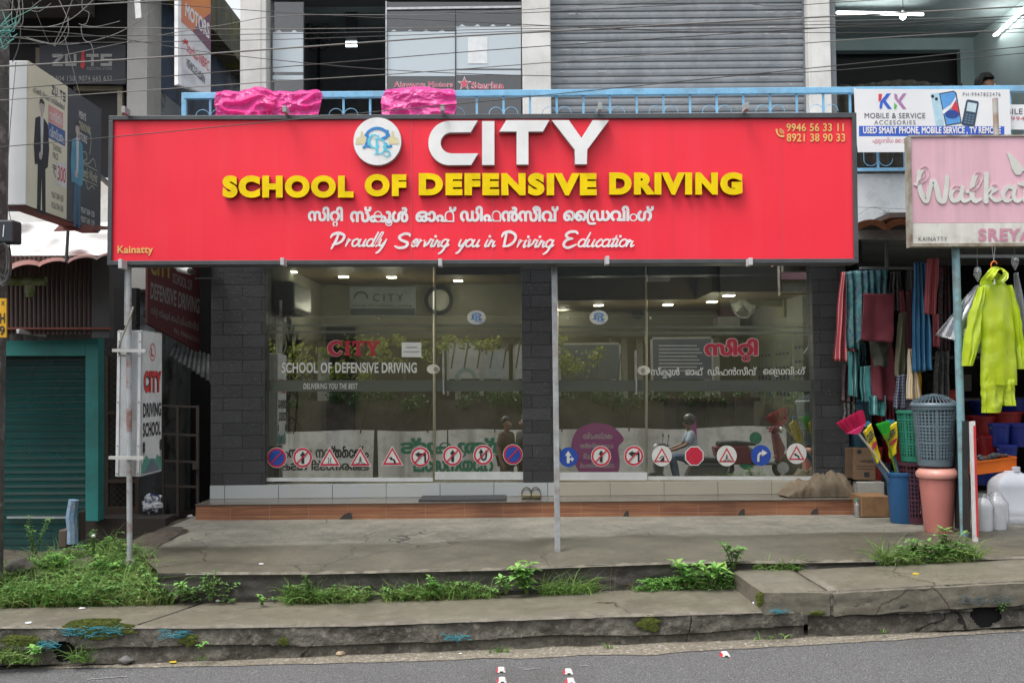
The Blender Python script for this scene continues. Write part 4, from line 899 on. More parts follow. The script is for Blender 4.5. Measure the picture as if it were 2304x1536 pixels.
star = lambda cx, cy, r, k=.42, a0=-90: [(cx + (r if i % 2 == 0 else r * k) * math.cos(R_(a0 + 36 * i)), cy + (r if i % 2 == 0 else r * k) * math.sin(R_(a0 + 36 * i))) for i in range(10)]
letter([[star(1045, 189, 17)]], pU, NY, plain('vinyl_outline', (.62, .62, .62)), 'star_outline', wU, 0, .006); letter([[star(1045, 189, 13)]], pU, NY, vp, 'star', wU, 0, .009)
w2 = thing('upper_window', pU(650, 200), None, None); join(w2, B)
upoly([(600, 262), (684, 262), (684, 5), (600, 5)], 'pane', upane, w2, 0); upoly(scal(614, 683, 73, 2) + [(683, 163), (614, 163)], 'frosting', frost, w2, .004); upoly([(614, 180), (683, 180), (683, 170), (614, 170)], 'frosting', frost, w2, .004)
MB().polys([[[(683, 262), (685, 262), (685, 5), (683, 5)]]], pU, NY, .012, .004).build('frame', black_plain, w2)
p = PZ(790, 100, CZU - .02)
e = thing('ceiling_tube', p, 'short twin tube lamp on the dark upstairs ceiling behind the left balcony', 'lamp')
m = MB(); q = P(790, 100, 11.5)
for k in (0, 1): m.box(q.x - .065, q.x + .065, q.y, q.y + .03, q.z - .02 + .035 * k, q.z + .035 * k)
m.build('tube', glow('cool_glow', (.85, .97, 1), 3), e); MB().box(q.x - .07, q.x + .07, q.y + .03, q.y + .06, q.z - .03, CZU).build('fitting', dark_grey, e)
e = thing('cardboard_fan', P(710, 82, 12), 'dark pedestal fan standing inside the upstairs doorway', 'fan'); q = planeY(11.9); fp = P(715, 82, 11.9)
m = MB()
for r in (.18, .12, .06): m.polys([[circ(715, 82, r * 190), circ(715, 82, r * 190 - 1.4)]], q, NY, .006, .0)
m.polys([stroke([(715 + 4 * math.cos(a), 82 + 4 * math.sin(a)), (715 + 33 * math.cos(a), 82 + 33 * math.sin(a))], 1, 0) for a in np.linspace(0, 6.1, 14)], q, NY, .004, -.004)
m.build('cage', plain('fan_dark', (.015, .015, .016), .5), e); MB().tube([fp + V((0, .06, 0)), (fp.x, fp.y + .06, SLAB1)], .018).build('pole', black_plain, e); MB().lathe([(.2, 0), (.2, .02), (.03, .06)], (fp.x, fp.y + .06, SLAB1), 18).build('base', black_plain, e); e.name = 'pedestal_fan'
# roller shutter
sh = mat('shutter_grey', (.22, .24, .255), .5, (.17, .185, .2), 3, metal=.1, stain=[((.3, .31, .33), 5, .4)], streak=((.12, .12, .12), 8, .2))
x0, x1 = xx(1236, 9.72, 130), xx(1822, 9.72, 130); pit = .072; z0, z1 = SLAB1, 6.6; prof = [(0, 0), (.006, .005), (.03, .0075), (.054, .005), (.06, 0), (.061, -.006), (.071, -.006)]
rows = []; z = z0
while z < z1: rows += [(z + a, 9.72 - b) for a, b in prof]; z += pit
vs = [];
for z, y in rows: vs += [(x0, y, z), (x1, y, z)]
MB().add(vs, [(2 * i, 2 * i + 1, 2 * i + 3, 2 * i + 2) for i in range(len(rows) - 1)]).build('roller_shutter', sh, B, fixn=False)
MB().box(xx(1811, 9.66, 130), xx(1821, 9.66, 130), 9.66, 9.8, SLAB1, 6.6).build('shutter_guide', gw, B)
wd = MB(); r0 = random.Random(5)
for k in range(26):
    px, py = (r0.choice([r0.uniform(1260, 1400), r0.uniform(1690, 1810)])), r0.uniform(20, 195); w = r0.uniform(3, 22); q = P(px, py, 9.7)
    zc = z0 + pit * round((q.z - z0) / pit) + .04; wd.box(q.x, q.x + w * .0043, 9.7005, 9.7015, zc, zc + .006)
wd.build('scuff', plain('scuff_white', (.45, .47, .48), .6), B)['kind'] = 'stuff'
# right bay: an open phone shop
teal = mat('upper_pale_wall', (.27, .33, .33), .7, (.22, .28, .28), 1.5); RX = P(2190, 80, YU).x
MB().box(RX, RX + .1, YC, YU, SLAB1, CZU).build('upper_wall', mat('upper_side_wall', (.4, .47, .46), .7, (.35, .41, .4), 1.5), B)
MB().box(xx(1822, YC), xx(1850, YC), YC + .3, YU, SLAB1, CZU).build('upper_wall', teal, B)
MB().box(xx(1840, 10), RX, YU, YU + .15, zz(113, YU, 2000), CZU).build('upper_wall', teal, B); MB().box(xx(1840, 10), RX + .2, YU + .3, YU + .4, SLAB1, CZU).build('upper_wall', dark_room, B)
MB().box(P(2160, 100, YU).x, RX, YU - .002, YU + .1, SLAB1, zz(113, YU, 2000) - .002).build('upper_wall', teal, B)
cur = mat('dark_drape', (.09, .075, .06), .8, (.04, .035, .03), 9); m = MB()
m.grid(lambda u, v: (lambda x: (x, 11.8 + .025 * math.sin(u * 60) , SLAB1 + (P(1900 + 260 * u, 186 + 6 * math.sin(u * 7 + 1) * (u < 1), 11.8).z - SLAB1) * v))(P(1880, 200, 11.8).x + (P(2165, 200, 11.8).x - P(1880, 200, 11.8).x) * u), 90, 3)
e = m.build('curtain', cur, None, fixn=False, smooth=True); tag(e, 'low dark brown curtain drawn across the back of the phone shop upstairs', 'curtain')
m = MB(); pcl = planeY(11.76)
for k in range(13): x = 1895 + k * 20; m.polys([[circ(x + r0.uniform(-3, 3), 192 + r0.uniform(-2, 2), 2.6, 2.4, 8)]], pcl, NY, 0, 0)
o = m.build('dot_print', black_plain, None, fixn=False); join(o, e)
def tube_lamp(a, b, label, pos_off):
    e = thing('tube_light', (a + b) / 2, label, 'lamp', 'tube lights upstairs'); MB().tube([a, b], .014, 10).build('tube', glow('tube_glow', (.92, 1, .98), 9), e)
    o = V(pos_off); MB().bar(a + o, b + o, .04, .03).build('fitting', white_plain, e)
    for q in (a, b): MB().bar(q + (a - b).normalized() * 0, q + o, .028).build('end_cap', white_plain, e)
    d = bpy.data.lights.new('tube_light_source', 'POINT'); d.energy = 4; d.shadow_soft_size = .25; d.color = (.93, 1, .98); l = bpy.data.objects.new('tube_light_source', d); C.objects.link(l); l.location = (a + b) / 2 - o * 3; join(l, e)
tube_lamp(P(1883, 29, 11.4), P(2077, 33, 11.4), 'long tube light across the ceiling of the phone shop', (0, .05, .02))
tube_lamp(PX(2237, 80, RX - .06), PX(2310, 14, RX - .06), 'tube light slanting along the right wall of the phone shop', (.05, 0, 0))
q = P(2032, 38, 11.2); e = thing('light_bulb', q, 'bare round bulb hanging below the phone shop ceiling', 'lamp')
MB().ell(q, (.034, .034, .036)).build('globe', glow('bulb_glow', (1, 1, 1), 12), e, smooth=True); MB().tube([q + V((0, 0, .03)), q + V((0, 0, .07))], .016).build('cap', white_plain, e); MB().tube([q + V((0, 0, .07)), (q.x, q.y, CZU)], .004, 5).build('cord', black_plain, e)
r0 = random.Random(3)
for k, (py, y, c, nm) in enumerate(((140, 11.0, (.05, .2, .45), 'blue'), (155, 10.4, (.03, .03, .03), 'black'), (185, 10.9, (.05, .3, .4), 'teal'), (225, 10.3, (.25, .25, .25), 'grey'), (130, 10.2, (.08, .08, .1), 'dark'))):
    a = V((RX - .01, y, CAM.z + (850 - py) * y / F)); e = thing('wall_rack', a, 'small rack of ' + nm + ' phone accessories on the right wall upstairs', 'rack', 'accessory racks')
    m = MB().box(RX - .012, RX - .001, y - .16, y + .16, a.z - .02, a.z + .02); m.build('rail', steel, e)
    m = MB()
    for j in range(6): yy = y - .14 + j * .055; m.box(RX - .04, RX - .013, yy, yy + .03, a.z - r0.uniform(.06, .16), a.z - .01 - r0.random() * .01)
    m.build('packet', plain('packet_' + nm, c, .4), e)['kind'] = 'stuff'
# balcony railing
rb = mat('railing_blue', (.24, .54, .8), .45, (.19, .46, .7), 7, stain=[((.12, .06, .04), 4, .3)]); YR = 8.9
R = thing('balcony_railing', P(1300, 377, YR), 'pale blue metal balcony railing with thin wire hoops above the red sign', 'railing')
xa, xb = P(415, 210, YR).x, 7.4; zt = lambda x: np.interp(x, [P(720, 212, YR).x, P(1900, 206, YR).x], [P(720, 212, YR).z, P(1900, 206, YR).z]); zm = zt(1.0)
MB().box(xa, xb, YR - .025, YR + .025, zm - .028, zm + .028).build('top_rail', rb, R, bevel=.004); MB().box(xa, xb, YR - .015, YR + .015, SLAB1 + .012, SLAB1 + .04).build('bottom_rail', rb, R)
step = 60.6 * YR / F; X0 = P(713, 300, YR).x; bar_v = MB().box(-.01, .01, YR - .006, YR + .006, SLAB1 + .04, zm - .028); first = None
hoop = MB()
for sg in (-1, 1):
    for zc, h in ((zm - .19, .13), (SLAB1 + .16, .13)): pass
    c_ = sg * .068; za, zb_ = SLAB1 + .06, zm - .125
    hoop.tube([(c_ + .062 * math.cos(t), YR - .004, (za + .062 if math.sin(t) < 0 else zb_ - .062) + .062 * math.sin(t)) for t in np.linspace(0, 2 * math.pi, 29)], .0032, 5, False)
for k in range(-5, 60):
    x = X0 + k * step
    if x < xa or x > xb: continue
    if first is None: first = bar_v.build('baluster', rb, R); hp = hoop.build('hoop', rb, R); first.location.x = x; hp.location.x = x; n0 = 0
    else:
        o = first.copy(); C.objects.link(o); o.location.x = x
        if k % 2: h = hp.copy(); C.objects.link(h); h.location.x = x
MB().box(xa - .02, xa + .02, YR - .02, YR + .02, SLAB1, zm + .03).build('end_post', rb, R)
# pink plastic sheets thrown over the rail
def sheet(px0, px1, outline, seed, label, py1=268, bulge=.05):
    """outline: pixel heights of the sheet's upper edge from left to right; the rest hangs in creases in front of the rail."""
    r = random.Random(seed)
    def fn(u, v):
        top = float(np.interp(u, np.linspace(0, 1, len(outline)), outline)); px = px0 + (px1 - px0) * u + 9 * nz(v * 2, u, 1.2, seed) + (10 * math.sin(v * 3) * (1 if u > .5 else -1) * abs(u - .5))
        py = top + (py1 - top) * v + 2.5 * nz(u * 7, v * 5, 1, seed + 5) * (v < .05)
        c1 = 1 - 2 * abs(nz(u * 2.2 + v * 1.1, v * 1.6 - u, 1.25, seed + 1)); c2 = 1 - 2 * abs(nz(u * 6 - v * 2, v * 4 + u * 2, 1.1, seed + 2)); c3 = nz(u * 15, v * 9, 1, seed + 3)
        y = YR - .04 - bulge * (.35 + c1 * (.6 + v) + .35 * (1 - 2 * abs(nz(u * 3.5 + v * .5, v * .7, 1, seed + 4)))) - .012 * c2 - .008 * (1 - 2 * abs(nz(u * 13 + v * 6, v * 9 - u * 5, 1, seed + 8))) - .006 * c3 + .09 * max(0, 1 - v / .12) ** 2
        p = P(px, py, y); return p
    o = MB().grid(fn, 130, 70).build('plastic_sheet', pink_pl, None, smooth=True, fixn=False); tag(o, label, 'plastic sheet', 'pink plastic sheets on the railing')
pink_pl = mat('pink_plastic', (.92, .075, .38), .3, (.88, .05, .32), 7, bump=.014, bscale=18, coat=.25)
N, L = pink_pl.node_tree.nodes, pink_pl.node_tree.links; b = N['Principled BSDF']; t = N.new('ShaderNodeBsdfTranslucent'); t.inputs[0].default_value = (.97, .22, .55, 1); x = N.new('ShaderNodeMixShader'); x.inputs[0].default_value = .45; L.new(b.outputs[0], x.inputs[1]); L.new(t.outputs[0], x.inputs[2]); L.new(x.outputs[0], N['Material Output'].inputs['Surface'])
sheet(488, 610, [206, 203, 205, 205, 201, 196, 196, 205], 3, 'bright pink plastic sheet bunched over the left end of the balcony rail', bulge=.07); sheet(604, 716, [208, 204, 206, 205, 202, 202], 8, 'pink plastic sheet with a pointed right corner, second from the left on the rail', 262); sheet(862, 1022, [201, 199, 196, 194, 196, 200, 201], 12, 'wide pink plastic sheet draped on the rail below the upstairs window lettering')
# ---------------------------------------------------------------- phone shop banners on the railing
def qmap(loops, q):                              # squeeze a 0..1 text box (y down) into a pixel quad TL TR BR BL
    def f(u, v): return tuple((q[0][i] * (1 - u) + q[1][i] * u) * (1 - v) + (q[3][i] * (1 - u) + q[2][i] * u) * v for i in (0, 1))
    return [[[f(*p) for p in lp] for lp in g] for g in loops]
def qtext(body, q, bold=0, space=1.0, slant=0): return qmap(text(body, 0, 0, 1, 1, bold, space, slant), q)
YN = 8.78; pn_ = planeY(YN)
e = thing('shop_banner', P(2095, 342, YN), 'white phone shop banner with coloured letter emblem and pictured phones tied to the balcony railing', 'banner')
MB().polys([[[(1921, 197), (1927, 201), (2271, 202), (2275, 342), (1930, 343), (1925, 300)][::-1]]], pn_, NY, .006, 0).build('sheet', mat('banner_white', (.78, .79, .8), .45, (.7, .72, .74), 2), e)
def put(loops, m, name='lettering', lift=.008, mp=pn_): return letter(loops, mp, NY, m, name, e, 0, lift)
kb, km, kg, kr = plain('k_blue', (.03, .12, .6), .5), plain('k_mauve', (.42, .2, .4), .5), plain('k_green', (.1, .5, .1), .5), plain('k_red', (.7, .04, .06), .5)
put([[[(1976, 212), (1984, 212), (1982, 226), (1976, 230)]]], kr, 'emblem'); put([[[(1995, 211), (2004, 211), (1992, 227), (2006, 246), (1997, 246), (1986, 231), (1984, 244), (1979, 247), (1978, 240), (1980, 229)]]], kb, 'emblem')
put([[[(2011, 211), (2018, 214), (2020, 226), (2031, 211), (2039, 211), (2026, 229), (2039, 246), (2031, 246), (2018, 230), (2012, 222)]]], km, 'emblem'); put([[[(2011, 232), (2018, 238), (2016, 245), (2011, 247)]]], kg, 'emblem')
put(text('MOBILE & SERVICE', 1944.5, 255, 2081, 267, .005, 1.06), grey_ink); put(text('ACCESORIES', 1966, 271.5, 2059, 281, .0, 1.2), grey_ink); put(text('PH:9947852476', 2165.5, 209, 2250, 217.5, .0, 1.3), grey_ink)
put([[[(1932, 307), (2259, 307), (2259, 285), (1932, 284)]]], kb, 'band', .007); put(text('USED SMART PHONE, MOBILE SERVICE , TV REMOTE', 1941, 286, 2250, 304, .035, 1.05), white_ink, lift=.0095)
put(fit(mal(['എ', 'ല്ല' if False else '^ല', 'ാവിധ', ' ', 'മൊബൈ'], .0), 1962, 310, 2062, 326), plain('mal_red', (.6, .12, .18), .5))
put([[[(2093, 212), (2112, 209), (2124, 284), (2105, 284)]]], plain('phone_back', (.45, .68, .8), .4), 'phone_picture', .0075); put([[circ(2097.5, 217.5, 3.6, n=14)], [circ(2106, 223.5, 3.6, n=14)]], black_ink, 'phone_picture', .009)
rot = lambda pts, cx, cy, a: [(cx + (x - cx) * math.cos(a) - (y - cy) * math.sin(a), cy + (x - cx) * math.sin(a) + (y - cy) * math.cos(a)) for x, y in pts]
put([[[(2112, 211), (2145, 205), (2151, 210), (2163, 278), (2127, 284)]]], black_ink, 'phone_picture', .0085); put([[[(2114, 213), (2144, 207.5), (2149, 212), (2160.5, 276.5), (2128.5, 282)]]], plain('phone_screen', (.1, .35, .75), .4), 'phone_picture', .0095)
put([[[(2128, 245), (2146, 226), (2152, 232), (2158, 262), (2150, 252), (2140, 246)]]], kr, 'phone_picture', .0105); put([circ(2142, 258, 18, 11, 24, R_(0), R_(360)) and [circ(2141, 258, 16, 9.5, 24)]], plain('phone_navy', (.02, .06, .3), .4), 'phone_picture', .011); put([[[(2119, 250), (2138, 236), (2150, 218), (2150, 224), (2140, 243), (2121, 258)]]], white_ink, 'phone_picture', .0115)
put([rot([(2168, 230), (2171, 226), (2196, 226), (2199, 230), (2199, 281), (2196, 285), (2168, 285), (2165, 281)], 2182, 256, .2) and [rot([(2168, 230), (2171, 226), (2194, 226), (2197, 230), (2197, 281), (2194, 285), (2170, 285), (2167, 281)], 2182, 256, .18)]], plain('keypad_phone', (.03, .06, .11), .4), 'phone_picture', .0085)
put([[rot([(2172, 232), (2193, 232), (2193, 252), (2172, 252)], 2182, 256, .18)]], plain('small_screen', (.55, .7, .75), .4), 'phone_picture', .0095); put([[rot([(2172 + 7.4 * i, 258 + 6 * j), (2177.5 + 7.4 * i, 258 + 6 * j), (2177.5 + 7.4 * i, 261.5 + 6 * j), (2172 + 7.4 * i, 261.5 + 6 * j)], 2182, 256, .18)] for i in range(3) for j in range(4)], plain('keys', (.12, .2, .28), .4), 'keypad', .0095)
e = thing('shop_banner', P(2330, 290, 8.84), 'second white phone shop banner half hidden at the right edge, lower on the railing', 'banner'); p2_ = planeY(8.84)
MB().polys([[[(2200, 292), (2440, 292), (2440, 236), (2200, 236)]]], p2_, NY, .006, 0).build('sheet', mat('banner_white', (.78, .79, .8)), e); put(text('MOBILE', 2232, 245, 2300, 258, .01, 1.05), grey_ink, mp=p2_); put(text('9947852476', 2274, 263, 2380, 272, .005, 1.1), plain('mal_red', (.6, .12, .18)), mp=p2_)

# ---------------------------------------------------------------- left: neighbouring building, its shutter shop, alley, signs
NB = thing('neighbour_building', (-4.6, 10, .4), 'older shop building at the left edge with a blue side wall and mossy roof edge', 'building')
grey_col = mat('grey_column', (.5, .49, .46), .7, (.42, .41, .38), 2.5, stain=((.3, .29, .26), 3, .4)); XB = P(332, 150, 10).x
MB().box(xx(286, 9.9, 130), xx(331, 9.9, 130), 9.9, 10.3, 2.6, 6.2).build('column', grey_col, NB)
bluew = mat('blue_wall', (.05, .085, .16), .75, (.035, .06, .11), 2, stain=[((.4, .42, .42), .9, .55), ((.02, .02, .02), 3, .7)]); palew = mat('mouldy_wall', (.3, .33, .35), .8, (.22, .25, .27), 1.6, stain=[((.025, .025, .025), 2.4, .85)], streak=((.05, .05, .05), 6, .6))
MB().box(XB - .2, XB, 10.3, 20, 4.75, 6.0).build('side_wall', bluew, NB); MB().box(XB - .2, XB - .004, 10.3, 20, .2, 4.75).build('side_wall', palew, NB)
moss_c = mat('mossy_concrete', (.13, .125, .09), .95, (.2, .19, .15), 3, stain=[((.17, .19, .03), 2.5, .95), ((.04, .04, .03), 6, .5)], streak=((.015, .015, .012), 7, .8), bump=.02, bscale=12)
MB().box(XB - .5, XB + .25, 9.6, 20, 5.75, 6.28).build('roof_edge', moss_c, NB)
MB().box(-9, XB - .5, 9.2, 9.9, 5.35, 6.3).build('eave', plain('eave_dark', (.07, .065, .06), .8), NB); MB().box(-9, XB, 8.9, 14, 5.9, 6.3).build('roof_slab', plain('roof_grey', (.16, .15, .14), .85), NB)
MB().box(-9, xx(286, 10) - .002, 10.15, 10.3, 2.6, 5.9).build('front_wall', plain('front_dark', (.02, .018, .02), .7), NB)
m = MB().pbox(165, 194, 275, 203, 10.08, .06); m.pbox(264, 203.5, 275, 330, 10.08, .06); m.build('door_frame', plain('frame_beige', (.4, .37, .28), .6), NB); MB().pbox(80, 108, 93, 200, 10.06, .06).build('post', plain('frame_brown', (.24, .19, .14)), NB)
pz = planeY(10.0)
e = thing('wide_store_sign', P(180, 190, 10), 'dark navy wedding store fascia sign with a red tie mark', 'sign')
MB().polys([[[(93, 192), (286, 192), (286, 104), (93, 104)]]], pz, NY, .05, -.01).build('panel', plain('navy_panel', (.008, .009, .02), .4), e)
dim = plain('sign_silver', (.35, .34, .33), .5)
zl = lambda: [[[(0, 1), (1, 1), (1, .72), (.42, .25), (1, .25), (1, 0), (0, 0), (0, .25), (.55, .72), (0, .72)]], [[(1.2, 1), (1.45, 1), (1.45, .25), (2.0, .25), (2.0, 1), (2.25, 1), (2.25, 0), (1.2, 0)]],
              [[(3.15, 1), (4.3, 1), (4.3, .75), (3.85, .75), (3.85, 0), (3.6, 0), (3.6, .75), (3.15, .75)]], [[(4.5, 1), (5.55, 1), (5.55, .76), (4.8, .76), (4.8, .6), (5.55, .6), (5.55, 0), (4.5, 0), (4.5, .24), (5.25, .24), (5.25, .38), (4.5, .38)]]]
letter(fit(zl(), 122, 125, 256, 152), pz, NY, dim, 'lettering', e, .004, .041); letter([[[(188, 126), (194, 126), (196, 150), (191, 159), (185, 152)]], [[(186, 120), (196, 120), (193, 126), (189, 126)]]], pz, NY, red_ink, 'tie_mark', e, .004, .041)
letter(text('WEDDING STORE', 198, 154, 256, 161, .0, 1.05), pz, NY, plain('dim_ink', (.3, .3, .3)), 'lettering', e, 0, .042); letter(text('9567 504 150, 9074 665 632', 98, 174, 256, 187, .0, 1.05), pz, NY, dim, 'lettering', e, 0, .042)
# perpendicular light box of the wedding store
Xz = P(65, 300, 7.0).x; pX = onplane(V((Xz, 0, 0)), V((1, 0, 0))); NX = V((1, 0, 0))
e = thing('projecting_sign', PX(130, 490, Xz), 'two faced projecting light box of the wedding store with printed men in suits', 'sign')
a, b, c_, d = PX(63, 134, Xz), PX(226, 246, Xz), PX(206, 517, Xz), PX(43, 452, Xz)
zT, zB = (a.z + b.z) / 2, (c_.z + d.z) / 2; y0_, y1_ = a.y, b.y + .02
MB().box(Xz - .16, Xz - .004, y0_, y1_, zB, zT).build('case', mat('box_white', (.84, .85, .86), .5, (.76, .78, .79), 2), e, bevel=.006); MB().box(Xz - .15, Xz - .01, y0_ + .01, y1_ - .01, zB - .012, zB - .001).build('base_plate', plain('rusty_base', (.13, .05, .045), .7), e)
Yw = y1_ - y0_; fm = lambda u, v: V((Xz, y0_ + Yw * u, zT + (zB - zT) * v))   # u to the right, v down over the face
def fl(loops, m, name='lettering', lift=.001): return letter(loops, fm, NX, m, name, e, 0, lift)
cream_p = mat('print_cream', (.74, .7, .54), .5, (.66, .62, .46), 2); dark_p = mat('print_charcoal', (.045, .05, .06), .45, (.035, .038, .046), 3)
fl([[[(0, 1), (.5, 1), (.5, 0), (0, 0)]]], cream_p, 'printed_face', .0); fl([[[(.5, 1), (1, 1), (1, 0), (.5, 0)]]], dark_p, 'printed_face', .0)
suit, skin_p, denim, pale_p = plain('print_suit', (.025, .026, .03), .6), plain('print_skin', (.5, .42, .38), .6), plain('print_denim', (.1, .3, .42), .6), plain('print_shirt', (.6, .61, .62), .6)
def man(u0, top, jacket, trousers, sc_=1.0):
    g = lambda pts: [[(u0 + x * .1 * sc_, top + y * .115 * sc_) for x, y in pts]]
    fl([g([(-.45, 4.2), (-.5, 7.3), (-.05, 7.3), (.05, 5), (.15, 7.3), (.6, 7.3), (.5, 4.2)])], trousers, 'figure_print', .001)
    fl([g(circ(0, .6, .3, .42, 16)), g([(-.12, .9), (.12, .9), (.14, 1.3), (-.14, 1.3)])], skin_p, 'figure_print', .001); fl([g([(-.33, .55), (-.3, .2), (0, .02), (.3, .2), (.33, .6), (.24, .35), (-.2, .38)])], plain('print_hair', (.04, .035, .03)), 'figure_print', .0014)
    fl([g([(-.28, 1.25), (-.8, 1.5), (-.95, 3.2), (-.8, 4.4), (-.5, 4.3), (.5, 4.4), (.8, 4.2), (.95, 3.0), (.75, 1.5), (.28, 1.25)])], jacket, 'figure_print', .0018); fl([g([(-.2, 1.2), (.2, 1.2), (.12, 3.6), (-.1, 3.6)])], pale_p, 'figure_print', .0022); fl([g(circ(-.15, 3.7, .2, .25, 12))], skin_p, 'figure_print', .0026)
man(.17, .2, suit, suit, .98); man(.64, .21, denim, plain('print_jeans', (.05, .13, .22)), .98)
fl(fit(zl(), .29, .06, .47, .13), grey_ink); fl(fit(mal(['ഫാഷൻ', ' ', 'വിവാഹ', ' ', 'വസ്ത്രങ്ങൾ'], .01), .06, .145, .46, .195), grey_ink)
fl([[[(.25, .34), (.44, .34), (.44, .22), (.25, .22)]]], plain('print_pink', (.72, .33, .3)), 'print_patch'); fl([[[(.25, .46), (.47, .46), (.47, .345), (.25, .345)]]], plain('print_blue', (.06, .13, .33)), 'print_patch'); fl(fit(mal(['വസ്ത്ര'], .02), .265, .24, .43, .32), plain('print_white', (.7, .7, .68)), lift=.0015); fl(fit(mal(['വിസ്മയം'], .02), .265, .365, .455, .445), plain('print_white', (.7, .7, .68)), lift=.0015)
fl(text('STARTING', .31, .485, .42, .53, .0), grey_ink); fl(text('PRICE', .31, .545, .38, .59, .0), grey_ink); fl([[[(.36, .77), (.49, .77), (.49, .6), (.36, .6)]]], plain('print_white', (.7, .7, .68)), 'print_patch'); fl(text('300', .375, .625, .48, .735, .01), red_ink, lift=.0015)
fl([stroke([(.31, .64), (.36, .64)], .008, 0), stroke([(.31, .66), (.36, .66)], .008, 0), stroke([(.325, .64), (.35, .66), (.32, .68), (.35, .72)], .008, 0)], grey_ink); fl(text('9567 504 150', .3, .835, .45, .88, .0), grey_ink); fl(text('9526 704 150', .3, .91, .45, .955, .0), grey_ink)
wp = plain('print_pale', (.62, .62, .6)); cp = plain('print_gold', (.55, .52, .36))
fl(text("MEN'S", .66, .12, .76, .18, .02), wp); fl(text('TRENDING', .66, .205, .83, .265, .02), cp); fl(text('STORE', .66, .29, .78, .35, .02), wp); fl(text("Gent's World", .69, .54, .94, .62, .01, 1, .3), cp); fl(text('9567 504 150', .7, .86, .9, .905, .01), wp); fl(text('9207 543 139', .7, .93, .9, .975, .01), wp)
fl([stroke(spline([(.7, .44), (.76, .42), (.78, .47), (.72, .5), (.8, .5), (.88, .44), (.92, .5)], 4), .006, 0, None, False), stroke([(.7, .66), (.76, .64), (.8, .7), (.86, .66), (.9, .68)], .006, 5, None, False), stroke([(.7, .52), (.94, .52)], .005, 0), stroke([(.7, .64), (.94, .64)], .005, 0), stroke([(.8, .2), (.84, .3), (.82, .42)], .006, 4)], cp, 'flourish')
m = MB(); m.bar(PX(200, 375, Xz - .08) + V((0, 0, 0)), PX(200, 375, Xz - .08) + V((.1, 1.6, -.35)), .03); m.build('strut', plain('strut_grey', (.2, .2, .2)), e); m = MB().tube([P(153, 520, 7.3), P(149, 590, 7.3)], .012); m.build('stay', dark_grey, e)
# white parapet and tarpaulin, red corrugated roof, brown sheet wall
MB().polys([[[(-120, 585), (262, 585), (262, 405), (206, 405), (206, 480), (-120, 480)]]], planeY(9.3), NY, .1, 0).build('parapet', mat('parapet_white', (.78, .77, .74), .7, (.66, .65, .61), 2.5, stain=((.4, .38, .3), 2.5, .35)), NB)
e = thing('tarpaulin', P(130, 560, 8.9), 'white tarpaulin bulging above the red corrugated roof', 'tarpaulin')
MB().grid(lambda u, v: P(-60 + 310 * u, 578 - 78 * v + 8 * nz(u * 3, v, 1, 3), 8.8 + .25 * v + .12 * nz(u * 4, v * 2, 1.3, 2)), 40, 16).build('sheet', mat('tarp_white', (.75, .75, .74), .5, (.62, .62, .6), 3), e, smooth=True, fixn=False)
def corr(pts, n, amp, name, m, parent, wave, nu=160, nv=6):   # a corrugated sheet over four 3-D corners (front-left, front-right, back-right, back-left)
    a, b, c_, d = (V(p) for p in pts)
    return MB().grid(lambda u, v: (a.lerp(b, u)).lerp(d.lerp(c_, u), v) + V(n) * amp * (abs(math.sin(math.pi * u * wave)) ** .6 * 2 - 1), nu, nv).build(name, m, parent, smooth=True, fixn=False)
roofred = mat('roof_red', (.26, .1, .085), .55, (.2, .085, .075), 4, stain=[((.3, .22, .18), 4, .5), ((.09, .06, .05), 9, .5)])
corr([P(-40, 612, 7.55), P(250, 577, 7.55), P(252, 571, 8.9), P(-40, 588, 8.9)], (0, 0, 1), .016, 'awning', roofred, NB, 4.5, 120, 8)
MB().polys([[[(122, 521), (244, 517), (244, 510), (190, 506), (176, 512), (160, 505), (140, 503)]]], planeY(7.9), NY, .02, 0).build('roof_scrap', roofred, NB)
brown = mat('brown_sheet', (.058, .032, .025), .5, (.045, .025, .02), 4, streak=((.14, .1, .07), 14, .45)); corr([P(-40, 752, 8.35), P(206, 752, 8.35), P(206, 575, 8.35), P(-40, 575, 8.35)], (0, -1, 0), .006, 'fascia', brown, NB, 24, 240, 2)
MB().pbox(206, 575, 246, 760, 8.34, .1).build('fascia_end', plain('fascia_end_grey', (.085, .085, .085), .6), NB); MB().pbox(-40, 736, 250, 741, 8.3, .04).build('trim', plain('trim_red', (.2, .05, .03)), NB)
corr([P(-40, 768, 8.5), P(206, 764, 8.5), P(206, 748, 8.5), P(-40, 742, 8.5)], (0, -1, 0), .004, 'soffit', plain('soffit_grey', (.1, .1, .095)), NB, 8)
tealm = mat('teal_paint', (.022, .2, .185), .5, (.02, .165, .15), 3, stain=((.02, .1, .09), 3, .4)); ST = thing('shutter_shop', P(100, 1200, 8.6), 'closed shop at the left edge with a teal frame and green roller shutter', 'shopfront')
MB().pbox(192, 758, 221, 1172, 8.6, .13).build('jamb', tealm, ST, bevel=.004); MB().pbox(-60, 758, 191.6, 800, 8.602, .13).build('header', tealm, ST)
green_sh = mat('green_shutter', (.008, .06, .056), .16, (.006, .045, .043), 3, spec=1.0, coat=.6, stain=((.03, .06, .055), 6, .25)); zb_, zt_ = P(100, 1290, 8.76).z, P(100, 798, 8.76).z; xa_, xb_ = P(-60, 1000, 8.76).x, P(193, 1000, 8.76).x; vs = []; rows = []; z = zb_
while z < zt_: rows += [(z, 0), (z + .004, .001), (z + .03, .0022), (z + .055, .001), (z + .058, -.006), (z + .061, -.006)]; z += .062
for z, y in rows: vs += [(xa_, 8.76 - y, z), (xb_, 8.76 - y, z)]
MB().add(vs, [(2 * i, 2 * i + 1, 2 * i + 3, 2 * i + 2) for i in range(len(rows) - 1)]).build('roller_shutter', green_sh, ST, fixn=False, smooth=False)
